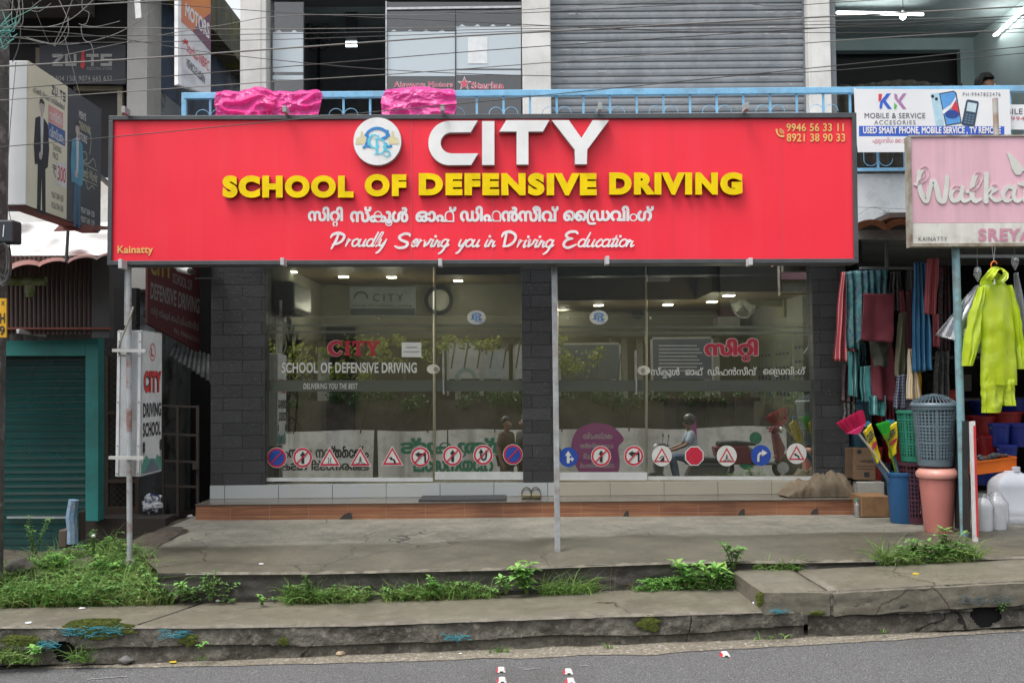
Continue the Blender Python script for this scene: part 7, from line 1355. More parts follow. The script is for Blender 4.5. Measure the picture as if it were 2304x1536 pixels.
def person(base, h, face, shirt, trousers, label, sit=False, helmet=False, reach=None, head_only=False, group=None):
    """face: unit vector the person looks along; built standing or riding (sit)."""
    base = V(base); f = V(face).normalized(); s = V((f.y, -f.x, 0)); k = h / 1.7; up = V((0, 0, 1)); e = thing('person', base, label, 'person', group)
    def p(a, b, c): return base + (f * a + s * b + up * c) * k
    H = 0 if not sit else -.42; lean = .06 if sit else 0
    hip, chest, neck, head = p(0, 0, .93 + H), p(lean * .6, 0, 1.25 + H), p(lean, 0, 1.45 + H), p(lean + .02, 0, 1.58 + H)
    N = {'hip': (hip, (.135 * k, .11 * k)), 'belly': (hip.lerp(chest, .45), (.13 * k, .1 * k)), 'chest': (chest, (.15 * k, .11 * k)), 'neck': (neck, .055 * k), 'jaw': (p(lean + .04, 0, 1.53 + H), (.065 * k, .07 * k)), 'head': (p(lean + .015, 0, 1.62 + H), (.078 * k, .095 * k)), 'crown': (p(lean - .005, 0, 1.68 + H), .06 * k)}
    E_ = [('hip', 'belly'), ('belly', 'chest'), ('chest', 'neck'), ('neck', 'jaw'), ('jaw', 'head'), ('head', 'crown')]; arms = {}; legs = {}; hand = {}
    for q, sg in (('l', 1), ('r', -1)):
        sh = p(lean * .8, .17 * sg, 1.38 + H)
        if reach: el, wr, hd = p(lean + .1, .24 * sg, 1.15 + H), p(lean + .34, .25 * sg, 1.06 + H), p(lean + .42, .25 * sg, 1.05 + H)
        else: el, wr, hd = p(-.02, .24 * sg, 1.1 + H), p(.06, .25 * sg, .86 + H), p(.1, .24 * sg, .78 + H)
        if sit: kn, an, to = p(.42, .12 * sg, .9 + H), p(.34, .12 * sg, .46 + H), p(.5, .12 * sg, .43 + H)
        else: kn, an, to = p(.02, .1 * sg, .5), p(0, .1 * sg, .09), p(.16, .11 * sg, .04)
        hj = p(0, .09 * sg, .88 + H)
        for nm, pt, r in (('sh', sh, .058), ('el', el, .042), ('wr', wr, .03), ('hd', hd, (.035, .022)), ('hj', hj, .085), ('kn', kn, .058), ('an', an, .04), ('to', to, .035)): N[q + nm] = (pt, tuple(x * k for x in r) if hasattr(r, '__len__') else r * k)
        E_ += [('chest', q + 'sh'), (q + 'sh', q + 'el'), (q + 'el', q + 'wr'), (q + 'wr', q + 'hd'), ('hip', q + 'hj'), (q + 'hj', q + 'kn'), (q + 'kn', q + 'an'), (q + 'an', q + 'to')]
        for j in range(4):
            a = hd + (f * .01 + up * (.03 - .02 * j if reach else 0) + s * (0 if reach else (.03 - .02 * j) * .6)) * k; b = a + ((f * .05 - up * .02) if reach else (f * .01 - up * .075)) * k * (1, 1.1, 1.05, .85)[j]; N[q + 'f%d' % j] = (b, .009 * k); E_.append((q + 'hd', q + 'f%d' % j))
        N[q + 'th'] = (hd + (f * .045 - s * sg * .03 - up * .01) * k, .011 * k); E_.append((q + 'hd', q + 'th'))
    skinned('body', N, E_, skin_m, e)
    S = {kk: (N[kk][0], tuple(x * 1.12 + .012 for x in (N[kk][1] if hasattr(N[kk][1], '__len__') else (N[kk][1],) * 2))) for kk in ('hip', 'belly', 'chest', 'lsh', 'rsh', 'lel', 'rel')}; S['collar'] = (chest.lerp(neck, .72), (.085 * k, .075 * k))
    for q in 'lr': S[q + 'el'] = (N[q + 'sh'][0].lerp(N[q + 'el'][0], .9), .058 * k)
    skinned('shirt', S, [('hip', 'belly'), ('belly', 'chest'), ('chest', 'collar'), ('chest', 'lsh'), ('lsh', 'lel'), ('chest', 'rsh'), ('rsh', 'rel')], shirt, e)
    T = {'hip': (hip - up * .02 * k, (.15 * k, .125 * k))}; te = []
    for q in 'lr':
        for kk, r in (('hj', .1), ('kn', .078), ('an', .06)): T[q + kk] = (N[q + kk][0], r * k)
        te += [('hip', q + 'hj'), (q + 'hj', q + 'kn'), (q + 'kn', q + 'an')]; N[q + 'to']
        MB().ell(N[q + 'an'][0].lerp(N[q + 'to'][0], .5) - up * .012 * k, (.055 * k, .055 * k, .04 * k), 10, 6).build('shoe', plain('shoe_dark', (.03, .025, .02), .6), e, smooth=True)
    skinned('trousers', T, te, trousers, e)
    hc = p(lean + .0, 0, 1.64 + H)
    if helmet:
        MB().ell(hc + up * .02 * k, (.135 * k, .13 * k, .125 * k), 16, 10).build('helmet', plain('helmet_dark', (.03, .035, .03), .25), e, smooth=True)
    else:
        m = MB(); rr = random.Random(2)
        m.grid(lambda u, v: (lambda a, b: hc - f * .014 * k + up * .012 * k + (f * math.cos(a) * math.sin(b) * .1 + s * math.sin(a) * math.sin(b) * .1 + up * math.cos(b) * .115) * k * (1 + .1 * nz(a * 3, b * 4, 1, 3)))(u * 6.2832, v * (1.15 + .75 * (math.cos(u * 6.2832) < .3))), 36, 12); m.build('hair', hair_m, e, smooth=True, fixn=False)
    for sg in (-1, 1):
        MB().ell(p(lean + .105, .033 * sg, 1.605 + H), .011 * k, 8, 6).build('eye', plain('eye_white', (.5, .5, .48), .3), e, smooth=True); MB().ell(p(lean + .01, .088 * sg, 1.59 + H), (.018 * k, .018 * k, .03 * k), 8, 6).build('ear', skin_m, e, smooth=True)
    MB().ell(p(lean + .118, 0, 1.57 + H), (.018 * k, .018 * k, .026 * k), 8, 6).build('nose', skin_m, e, smooth=True); MB().ell(p(lean + .105, 0, 1.525 + H), (.02 * k, .024 * k, .007 * k), 8, 5).build('mouth', plain('lips', (.16, .06, .045), .5), e, smooth=True)
    return e
# shopkeeper behind the phone banner: only the top of the dark-haired head shows
hp = P(2219, 186, 10.4); person((hp.x, hp.y, hp.z - 1.68 * 1.0), 1.72, (.6, -.8, 0), plain('shirt_dark', (.03, .035, .05), .8), plain('trouser_dark', (.03, .03, .03), .8), 'dark haired shopkeeper whose head shows above the phone banner')

# ---------------------------------------------------------------- far side of the street, seen as the shop glass mirrors it
YO = -2.9; zr = road_z(0, -2.4)
structure(MB().box(-40, 40, -60, -2.35, -1.3, zr - .1).build('far_pavement', concrete, smooth=False))
oz = lambda px, py, Y=YO: RF(px, py, Y).z
zw0, zw1 = oz(900, 968), oz(900, 900)
e = thing('boundary_wall', (0, YO, zr), 'white painted wall across the street with lettering, mirrored in the shop glass', 'wall'); ww = mat('far_white_wall', (.82, .8, .74), .8, (.7, .68, .62), 1.6, streak=((.12, .11, .1), 2.2, .6), stain=((.3, .28, .24), 3, .4))
xA, xB = RF(636, 1000, YO).x, RF(1770, 1000, YO).x
MB().grid(lambda u, v: (lambda x: (x, YO, zr - .3 + (zw0 + .05 * nz(x, 0, .7, 3) - zr + .3) * v))(xA + (xB - xA) * u), 90, 4).build('painted_face', ww, e, fixn=False); MB().box(-14, 14, YO - .5, YO - .03, zr - .3, zw1).build('masonry', mat('far_masonry', (.085, .07, .058), .9, (.03, .026, .022), 1.8, stain=((.012, .012, .011), 1.2, .8)), e); MB().box(-14, xA - .3, YO - .03, YO - .02, zr - .3, zw0 - .4).build('masonry', mat('far_masonry', (.1, .09, .08)), e)
fw = lambda Y: (lambda px, py: RF(px, py, Y)); NO = V((0, 1, 0)); gi, ki = plain('wall_green', (.02, .22, .13), .7), plain('wall_black', (.035, .035, .035), .7)
def wl2(loops, m, Y=YO, lift=.006, name='lettering'): return letter(loops, fw(Y), NO, m, name, e, 0, lift)
wl2(fit(mal(['പ്രാർത്ഥന', ' ', 'ഭവനം'], .03), 640, 1002, 830, 1030, flip=True), ki); wl2(fit(mal(['കൈനാട്ടി', ' ', 'വടകര'], .03), 610, 1034, 830, 1058, flip=True), ki); wl2(fit(mal(['എഴുത്തുകൂട്ട'], .05), 900, 984, 1262, 1030, flip=True), gi); wl2(fit(mal(['വായനശാല'], .05), 930, 1034, 1110, 1062, flip=True), gi)
pur = plain('wall_purple', (.36, .05, .24), .7); wl2([[[*spline([(1285, 1005), (1296, 970), (1320, 955), (1345, 951), (1378, 959), (1400, 980), (1402, 992), (1391, 1006), (1394, 1040), (1384, 1066), (1320, 1072), (1294, 1045)], 4, True)]]], pur, name='painted_bubble'); wp_ = plain('wall_pale', (.55, .52, .5), .7)
for tx, y0, y1, x0, x1 in ((['ശബ്ദരഹിത'], 972, 987, 1312, 1378), (['ധാരാളിത്ത'], 996, 1010, 1305, 1380), (['ശ്രദ്ധി'], 1019, 1032, 1313, 1376), (['നിയമങ്ങൾ'], 1040, 1052, 1305, 1382)): wl2(fit(mal(tx, .015), x0, y0, x1, y1, flip=True), wp_, lift=.009)
wl2([[circ(1652, 1010, 26, 16, 14)], [circ(1680, 1030, 22, 26, 14)], [circ(1628, 1035, 20, 26, 14)], [circ(1700, 985, 14, 14, 12)]], gi, name='painted_tree'); wl2([[[(1553, 1000), (1568, 1000), (1566, 935), (1552, 935)]]], pur, name='painted_stripe')
for px, w in ((845, 13), (1007, 5)): # damp runs on the wall
    wl2([[[(px - w * .5, 1075), (px + w * .5, 1075), (px + w * .3, 966), (px - w * .2, 966)]]], ki, lift=.004, name='damp_stain')
def bush(name, x0, x1, y0, y1, z0, z1, n, size, m, label, seed, shape=1.0):
    r = random.Random(seed); mb = MB(); cl = [(r.uniform(x0, x1), r.uniform(y0, y1), r.uniform(z0, z1), r.uniform(.12, .3) * (z1 - z0 + .4)) for _ in range(max(6, int((x1 - x0) * 5)))]
    for _ in range(n):
        c_ = r.choice(cl); d = V((r.gauss(0, 1), r.gauss(0, 1), r.gauss(0, 1))).normalized() * c_[3] * r.random() ** .4; p = V(c_[:3]) + d; a = V((r.gauss(0, 1), r.gauss(0, 1), r.gauss(0, .6))).normalized() * size * r.uniform(.6, 1.3); b = a.orthogonal().normalized() * size * .35
        mb.add([p, p + a * .5 + b, p + a, p + a * .5 - b], [(0, 1, 2, 3)])
    e_ = thing(name, ((x0 + x1) / 2, (y0 + y1) / 2, z0), label, 'shrub'); mb.build('foliage', m, e_, fixn=False); m2 = MB(); 
    for k in range(6): x = x0 + (x1 - x0) * (k + .5) / 6; m2.tube([(x, (y0 + y1) / 2, z0 - .5), (x + .1, (y0 + y1) / 2, (z0 + z1) / 2)], .02, 5)
    m2.build('stem', plain('twig', (.06, .045, .03)), e_); return e_
dg, yg = leafy('far_dark_leaf', (.02, .055, .014)), leafy('far_yellow_leaf', (.1, .14, .018), (.2, .24, .03))
za_, zb2 = oz(900, 922, -2.9), oz(900, 884, -2.9)
bush('hedge', RF(600, 900, -3.5).x, RF(1480, 900, -3.5).x, -3.1, -2.72, za_, zb2, 5200, .075, dg, 'dark green hedge on the wall across the street, mirrored in the glass', 3); bush('hedge', RF(1480, 900, -3.5).x, RF(1850, 900, -3.5).x, -3.1, -2.75, za_ + .1, zb2, 1300, .075, dg, 'low dark hedge across the street, mirrored at the right of the glass', 5)
bush('creeper', RF(590, 800, -4.2).x, RF(1010, 800, -4.2).x, -4.6, -4.0, oz(700, 845, -4.2), oz(700, 765, -4.2), 900, .11, yg, 'yellow green creeper across the street, mirrored behind the left window lettering', 7); bush('creeper', RF(1250, 800, -4.2).x, RF(1400, 800, -4.2).x, -4.6, -4.0, oz(700, 840, -4.2), oz(700, 765, -4.2), 450, .11, yg, 'yellow green creeper across the street, mirrored in the right door', 8); bush('creeper', RF(1000, 760, -4.2).x, RF(1175, 760, -4.2).x, -4.4, -4.1, oz(1080, 780, -4.2), oz(1080, 760, -4.2), 160, .11, yg, 'thin yellow green vine across the street, mirrored in the left door', 9)
FB = thing('far_building', (0, -7, 0), 'dim concrete building across the street that the shop glass mirrors', 'building'); fd = mat('far_facade', (.06, .057, .05), .85, (.04, .038, .034), 1.2)
MB().box(-26, 26, -8.5, -7.5, -.6, 5.6).build('wall', fd, FB); MB().box(-26, 26, -7.5, -5.4, 3.1, 3.4).build('canopy', plain('far_canopy', (.03, .028, .025), .9), FB)
fc_ = mat('far_column', (.36, .35, .32), .8, (.26, .25, .22), 3)
for px in (722, 735, 1030, 1133, 1160, 1378, 1405, 1440, 1590, 1612, 120, 215): x = RF(px, 800, -6).x; MB().box(x - .07, x + .07, -6.1, -5.96, -.5, oz(900, 757, -6)).build('column', fc_, FB)
MB().box(-13, 13, -6.12, -5.95, oz(900, 757, -6), oz(900, 751, -6)).build('beam', fc_, FB)
for x0, x1, y0, y1, c, l in ((1010, 1078, 775, 852, (.42, .42, .42), 'pale poster board with an arch'), (1262, 1392, 775, 853, (.05, .07, .1), 'dark blue poster board'), (1470, 1600, 762, 853, (.04, .055, .1), 'navy poster board with white writing'), (1088, 1140, 790, 852, (.3, .33, .35), 'grey board'), (1160, 1178, 780, 852, (.4, .42, .42), 'narrow pale board'), (25, 100, 832, 880, (.42, .42, .4), 'pale painted board mirrored in the green shutter')):
    e = thing('far_hoarding', RF((x0 + x1) / 2, y1, -5.3), l + ' across the street, mirrored in the glass', 'board', 'boards across the street'); a, b = RF(x0, y1, -5.3), RF(x1, y0, -5.3); MB().box(a.x, b.x, -5.36, -5.3, a.z, b.z).build('panel', plain('hoard_' + l[:9].replace(' ', '_'), c, .6), e); m = MB()
    for q in ((a.x - .05, a.x, a.z - .4, b.z), (b.x, b.x + .05, a.z - .4, b.z), (a.x, b.x, b.z, b.z + .05)): m.box(q[0], q[1], -5.38, -5.29, q[2], q[3])
    m.build('frame', fc_, e)
    if 'navy' in l: wl_2 = [[[(x0 + 12, y), (x1 - 20 - (y % 3) * 6, y), (x1 - 20 - (y % 3) * 6, y + 3), (x0 + 12, y + 3)]] for y in range(776, 836, 8)]; letter(wl_2, fw(-5.3), NO, plain('faint_white', (.4, .4, .42)), 'print', e, 0, .004)
    if 'arch' in l: letter([[arcband(1048, 852, 20, 9, R_(180), R_(360), 18)]], fw(-5.3), NO, plain('arch_teal', (.2, .3, .3)), 'print', e, 0, .004)
# scooter rider passing behind the camera and two people standing there
def wheel(c_, r, axis, parent, tyre=.055):
    c_ = V(c_); u = V((1, 0, 0)); w = V((0, 0, 1)); m = MB(); n = 28; mm = 10; vs = []; 
    for i in range(n):
        t = 2 * math.pi * i / n; d = u * math.cos(t) + w * math.sin(t)
        for j in range(mm): q = 2 * math.pi * j / mm; vs.append(c_ + d * (r - tyre + tyre * math.cos(q)) + V((0, tyre * .9 * math.sin(q), 0)))
    m.add(vs, [(i * mm + j, ((i + 1) % n) * mm + j, ((i + 1) % n) * mm + (j + 1) % mm, i * mm + (j + 1) % mm) for i in range(n) for j in range(mm)]); o = m.build('wheel', plain('tyre', (.02, .02, .02), .8), parent, smooth=True); MB().tube([c_ - V((0, .03, 0)), c_ + V((0, .03, 0))], r * .55, 16).build('rim', steel, o, smooth=True)
def scooter(base, d, body, label, dark):
    b = V(base); e = thing('scooter', b, label, 'scooter'); p = lambda a, c, w=0: b + V((d * a, w, c))
    wheel(p(.62, .22), .22, None, e); wheel(p(-.58, .22), .22, None, e)
    def hull(pts, w, name, m):
        mb = MB(); n = len(pts); vs = [p(x, z, sg * w * k) for sg in (-1, 1) for (x, z), k in zip(pts, [1] * n)]; mb.add(vs, [tuple(range(n)), tuple(range(2 * n - 1, n - 1, -1))] + [(i, (i + 1) % n, n + (i + 1) % n, n + i) for i in range(n)]); return mb.build(name, m, e, bevel=.03)
    hull([(.5, .3), (.42, .92), (.52, .95), (.66, .62), (.6, .4)], .13, 'front_shield', body); hull([(-.75, .45), (-.8, .66), (-.1, .68), (.05, .4), (-.1, .3), (-.4, .3)], .16, 'rear_body', body); hull([(.5, .28), (.45, .34), (.0, .36), (-.05, .28)], .14, 'floor_board', dark); hull([(-.72, .665), (-.7, .76), (-.35, .78), (.05, .74), (.08, .675)], .14, 'seat', black_plain)
    hull([(.36, .93), (.42, 1.06), (.54, 1.06), (.58, .95)], .11, 'handlebar_cover', body); MB().tube([p(.4, 1.02, -.33), p(.44, 1.0, -.12), p(.44, 1.0, .12), p(.4, 1.02, .33)], .016, 8).build('handlebar', black_plain, e, smooth=True); MB().tube([p(.62, .22), p(.47, .9)], .03, 10).build('fork', dark, e); MB().ell(p(.6, .98), (.05, .08, .07), 12, 8).build('headlight', plain('lens', (.5, .5, .48), .1), e, smooth=True); hull([(.42, .42), (.5, .5), (.72, .5), (.86, .34), (.82, .32), (.66, .44)], .06, 'mudguard', body)
    for w in (-.3, .3): MB().tube([p(.42, 1.02, w), p(.4, 1.16, w * 1.15)], .006, 5).ell(p(.4, 1.2, w * 1.2), (.015, .06, .04), 8, 6).build('mirror', black_plain, e, smooth=True)
    return e
YRd = -.75; q = RF(1555, 953, YRd); gz = max(q.z - 1.46, road_z(q.x, YRd))
scooter((q.x - .1, YRd, gz), -1, plain('scooter_grey', (.06, .065, .07), .3), 'dark grey scooter ridden past behind the camera, mirrored in the right window', dark_grey)
person((q.x + .02, YRd, gz + .33), 1.62, (-1, 0, 0), plain('shirt_pale_blue', (.35, .42, .48), .8), plain('jeans', (.05, .08, .14), .8), 'scooter rider in a dark helmet and pale shirt, mirrored in the right window', sit=True, helmet=True, reach=True)
q2 = RF(1745, 945, -1.6); scooter((q2.x - .5, -1.6, q2.z - 1.18), 1, plain('scooter_red', (.14, .012, .025), .35), 'red scooter parked across the street, mirrored at the right end of the glass', dark_grey)
q = RF(1139, 967, -.45); person((q.x, -.45, max(q.z - 1.62, road_z(0, -.45))), 1.62, (.8, .6, 0), plain('shirt_brown', (.075, .04, .028), .8), plain('trouser_grey', (.04, .04, .04), .8), 'person in a brown shirt standing by the camera, mirrored beside the pillar'); q = RF(1180, 963, -.6); person((q.x, -.6, max(q.z - 1.66, road_z(0, -.6))), 1.66, (-.8, .6, 0), plain('shirt_black', (.03, .03, .033), .8), plain('trouser_grey', (.04, .04, .04)), 'second person by the camera, half hidden behind the middle pillar')
# a van parked across the street, mirrored in the green shutter

# ---------------------------------------------------------------- weeds, grass, moss, litter
def surf_z(x, y):
    if y < YB - .01: return slab_front(x) if x > X_STEP else kerb_top(x)
    return apron_z(x, y) if x > float(np.interp(y, [YB, 7.7, 8.86], [AX0, AXm, AXb])) else bank_z(x, y)
lg = leafy('grass_green', (.13, .26, .055), (.24, .36, .11), .45); lw = leafy('weed_green', (.11, .25, .06), (.2, .36, .11), .4); lb = leafy('broad_leaf_green', (.18, .42, .09), (.26, .5, .13), .22); ldry = leafy('dry_grass', (.24, .21, .08), (.3, .26, .12), .3)
def blade(m, p, h, r, w=.0042, lean=.7):
    d = V((r.gauss(0, lean * .7), r.gauss(0, lean * .6) - .15, 1)).normalized(); s = d.cross(V((r.gauss(0, 1), r.gauss(0, 1), .1))).normalized() * w; q = V(p); vs = []
    for i in range(4): t = i / 3; vs += [q - s * (1 - t * .9), q + s * (1 - t * .9)]; q = q + d * h / 3; d = (d + V((d.x * .4, d.y * .4, -.3 - .3 * r.random()))).normalized()
    m.add(vs, [(0, 1, 3, 2), (2, 3, 5, 4), (4, 5, 7, 6)])
def small_leaf(m, p, d, ln, w):
    d = V(d).normalized(); s = d.cross(V((0, 0, 1))); s = s.normalized() if s.length > .01 else V((1, 0, 0)); n = s.cross(d); p = V(p); k = p + d * ln * .45 + n * ln * .05
    m.add([p, k - s * w / 2 + n * w * .15, k, k + s * w / 2 + n * w * .15, p + d * ln - n * ln * .12], [(0, 1, 2), (0, 2, 3), (1, 4, 2), (2, 4, 3)])
def turf(name, n, pick, hr, m, label, seed, w=.0042):
    r = random.Random(seed); a = MB()
    for _ in range(n):
        p = pick(r)
        if p is None: continue
        (x, y, z), sc_ = p; blade(a, (x, y, z - .005), r.uniform(*hr) * sc_, r, w)
    o = a.build(name, m, None, fixn=False); o['kind'] = 'stuff'; tag(o, label); return o
def spread(name, n, pick, size, m, label, seed):
    r = random.Random(seed); a = MB()
    for _ in range(n):
        p = pick(r)
        if p is None: continue
        (x, y, z), k = p; h = r.uniform(.02, .13) * k; c_ = V((x, y, z + h)); t = r.uniform(0, 6.28)
        for j in range(r.choice((3, 5, 7))): small_leaf(a, c_ + V((math.cos(t), math.sin(t), 0)) * .006 * j, (math.cos(t + j * 1.9), math.sin(t + j * 1.9) - .2, r.uniform(.0, .5)), size * r.uniform(.6, 1.3), size * .5)
    o = a.build(name, m, None, fixn=False); o['kind'] = 'stuff'; tag(o, label); return o
xb0, xb1 = P(-60, 1350, 6.6).x, P(385, 1330, 6.63).x
def pick_bank(r):
    y = YB - .06 + 1.35 * r.random() ** 1.3; x = r.uniform(xb0, xb1 + .08); lim = float(np.interp(y, [6.55, 6.7, 7.2, 8.0], [xb1 + .16, xb1 + .05, P(345, 1250, 7.1).x, P(215, 1215, 7.8).x]))
    if x > lim - abs(r.gauss(0, .07)) or nz(x, y, 3, 9) < -.32: return None
    return (x, y, bank_z(x, y) if y > YB else pave_back(x)), 1.0 - .35 * (y - YB)
turf('grass', 5000, pick_bank, (.1, .34), lg, 'long green grass over the bank at the left', 1); spread('weeds', 1100, pick_bank, .045, lw, 'low leafy weeds over the bank at the left', 2); turf('grass', 700, lambda r: (lambda p: p if p and p[0][1] < YB + .12 else None)(pick_bank(r)), (.06, .16), ldry, 'dry yellow grass edging the pavement at the left', 3)
def pick_strip(px0, px1, dens=1.0, k=1.0):
    x0, x1 = P(px0, 1335, YB).x, P(px1, 1335, YB).x
    def f(r):
        x = r.uniform(x0, x1); y = YB - abs(r.gauss(0, .035)) - .005
        if nz(x, 1, 2.3, 12) < -.25 + .3 * (1 - dens): return None
        return (x, y, pave_back(x)), k * (.55 + .6 * max(0, nz(x, 2, 1.7, 4) + .4))
    return f
turf('grass', 1500, pick_strip(640, 1150), (.08, .27), lg, 'grass tufts along the foot of the retaining face', 4); turf('grass', 420, pick_strip(1150, 1340, .8), (.08, .22), lg, 'grass tuft at the foot of the retaining face below the pole', 5); turf('grass', 420, pick_strip(1425, 1650), (.05, .14), lw, 'bright ground cover beside the raised slab', 6)
spread('weeds', 170, pick_strip(640, 1120), .036, lw, 'leafy weeds along the foot of the retaining face', 7); spread('weeds', 330, pick_strip(1435, 1645), .022, lb, 'bright green ground cover beside the raised slab', 8); spread('weeds', 90, pick_strip(400, 620, .5), .03, lw, 'sparse weeds near the bank', 9)
turf('grass', 34, pick_strip(900, 1560), (.25, .42), ldry, 'thin tall seed stalks along the retaining face', 51, w=.0016); turf('grass', 46, pick_bank, (.35, .55), ldry, 'thin tall seed stalks in the left bank', 52, w=.0018); turf('grass', 420, pick_bank, (.08, .2), ldry, 'dead dry blades mixed into the left bank', 53)
turf('grass', 260, pick_strip(640, 1150), (.04, .1), ldry, 'dry grass along the wet pavement', 19)
def pick_slab(px0, px1):
    x0, x1 = P(px0, 1275, YB).x, P(px1, 1265, YB).x
    return lambda r: (lambda x: ((x, YB + abs(r.gauss(0, .04)) - .02, slab_back(x)), .5 + .7 * max(0, nz(x, 3, 2.2, 7) + .5)))(r.uniform(x0, x1))
turf('grass', 700, pick_slab(1975, 2205), (.08, .26), lg, 'grass tufts behind the raised slab by the blue post', 10); spread('weeds', 110, pick_slab(2010, 2190), .045, lw, 'leafy weeds behind the raised slab by the blue post', 11); turf('grass', 220, pick_slab(1690, 1800), (.06, .15), lg, 'grass tuft behind the loose slab', 12)
def pick_kerb(px, w, n=0):
    x0, x1 = P(px - w, 1470, YK).x, P(px + w, 1470, YK).x
    return lambda r: (lambda x: ((x, YK - .03 - abs(r.gauss(0, .02)), kerb_base(x)), 1))(r.uniform(x0, x1))
for k, (px, w, n, h) in enumerate(((25, 40, 110, (.1, .24)), (185, 20, 50, (.08, .2)), (70, 35, 60, (.04, .1)), (1125, 22, 26, (.03, .08)), (1365, 14, 12, (.03, .06)), (1735, 45, 20, (.02, .06)), (1980, 14, 10, (.02, .05)), (460, 12, 10, (.03, .06)), (212, 14, 14, (.03, .06)))): turf('grass', n, pick_kerb(px, w), h, lg, 'small grass tuft at the foot of the kerb', 30 + k)
def plant(px, py, Y, h, n, leaf, w, label, seed, m=None, pairs=4, spread_=.5, name='weed_plant', up=.55):
    b = P(px, py, Y); r = random.Random(seed); e = thing(name, b, label, 'plant', 'weeds growing from the pavement joints'); st, lf = MB(), MB()
    for k in range(n):
        tip = b + V((r.uniform(-1, 1) * spread_ * h, -r.uniform(0, .5) * spread_ * h, h * r.uniform(.55, 1.0))); mid = b.lerp(tip, .5) + V((0, 0, h * .12)); st.tube([b + V((r.uniform(-.01, .01), 0, 0)), mid, tip], [.005, .004, .002], 5)
        for j in range(pairs):
            t = (j + 1) / pairs; q = (b.lerp(mid, t * 2) if t < .5 else mid.lerp(tip, t * 2 - 1)); a0 = r.uniform(0, 6.28)
            for i in range(2 if j < pairs - 1 else 4): a = a0 + i * (math.pi if j < pairs - 1 else math.pi / 2); small_leaf(lf, q, (math.cos(a), math.sin(a) * .8 - .25, r.uniform(-.05, up)), leaf * r.uniform(.7, 1.15), w * r.uniform(.8, 1.1))
    st.build('stem', plain('weed_stem', (.1, .16, .04)), e); lf.build('leaves', m or lb, e, fixn=False, smooth=True)
plant(1185, 1336, 6.56, .19, 6, .085, .055, 'broad leaved pale green plant below the slim pole', 1); plant(1140, 1335, 6.56, .1, 3, .05, .032, 'smaller broad leaved plant left of the big one below the pole', 2, pairs=3); plant(985, 1345, 6.56, .13, 2, .05, .032, 'thin young plant in the grass, middle of the retaining face', 3, pairs=4)
plant(1545, 1320, 6.56, .17, 4, .08, .045, 'broad leaved plant left of the loose slab', 4); plant(1605, 1318, 6.55, .13, 4, .1, .05, 'long leaved plant touching the loose slab', 5, pairs=2, up=1.2); plant(1650, 1280, 6.6, .17, 4, .055, .045, 'leafy plant rising behind the corner of the loose slab', 6, m=lw, pairs=5)
plant(473, 1350, 6.55, .2, 5, .03, .016, 'feathery weed against the retaining face, left', 7, m=lw, pairs=9, spread_=.3); plant(700, 1345, 6.55, .16, 4, .03, .018, 'leafy weed at the left end of the grass strip', 8, m=lw, pairs=8); plant(590, 1360, 6.5, .07, 3, .03, .02, 'tiny weed on the wet pavement, left of the grass strip', 9, pairs=3); plant(410, 1342, 6.55, .09, 2, .045, .03, 'small weed beside the bank on the pavement edge', 10, pairs=3)
plant(75, 1262, 7.3, .34, 5, .03, .017, 'tall thin weed before the green shutter', 11, m=lw, pairs=13, spread_=.45); plant(212, 1270, 7.2, .26, 4, .04, .02, 'white flowered weed left of the round post', 12, m=lw, pairs=7, spread_=.4); plant(2060, 1262, 6.66, .16, 5, .06, .03, 'leafy weed behind the raised slab, left of the blue post', 13, m=lw, pairs=4); plant(2135, 1260, 6.68, .2, 5, .065, .03, 'taller leafy weed in front of the blue post', 14, m=lw, pairs=4)
plant(130, 1300, 7.0, .16, 5, .06, .04, 'round leaved plant in the middle of the bank', 15, pairs=3); plant(235, 1300, 6.95, .15, 4, .07, .045, 'bright leaved plant in the bank below the post', 16, pairs=3); plant(330, 1340, 6.66, .14, 5, .045, .03, 'leafy plant at the right end of the bank', 17, m=lw, pairs=4); plant(85, 1477, 5.93, .06, 3, .05, .035, 'small round leaved plant at the kerb foot, left', 18, pairs=2); plant(2255, 1375, 6.0, .06, 4, .04, .02, 'small fern growing in the hole of the kerb', 19, m=lw, pairs=4); plant(455, 1462, 5.93, .05, 2, .03, .02, 'tiny weed at the kerb foot, left of centre', 20, pairs=2)
o = MB().ell(P(210, 1205, 7.15), (.016, .01, .012), 8, 6).build('flower', white_plain, None, smooth=True); tag(o, 'small white flower above the bank weeds', 'flower')
rockm = mat('rock', (.16, .14, .12), .9, (.09, .08, .07), 9, bump=.01)
for k, (px, py, w, l) in enumerate(((45, 1275, .1, 'grey stone at the left of the bank'), (100, 1300, .07, 'flat pale stone in the bank grass'))):
    c_ = P(px, py, 6.95); m = MB().ell((0, 0, 0), 1, 14, 10); m.v = [tuple(c_ + V((v[0] * w, v[1] * w * .7, v[2] * w * .6)) * (1 + .3 * nz(v[0] * 2, v[1] * 2 + v[2], 1, k))) for v in m.v]; tag(m.build('stone', rockm, None, smooth=True), l, 'stone')
mossm = mat('moss', (.055, .075, .008), .95, (.1, .12, .015), 30, bump=.02, bscale=60); blu = mat('net_blue', (.03, .25, .33), .6, (.05, .34, .4), 20)
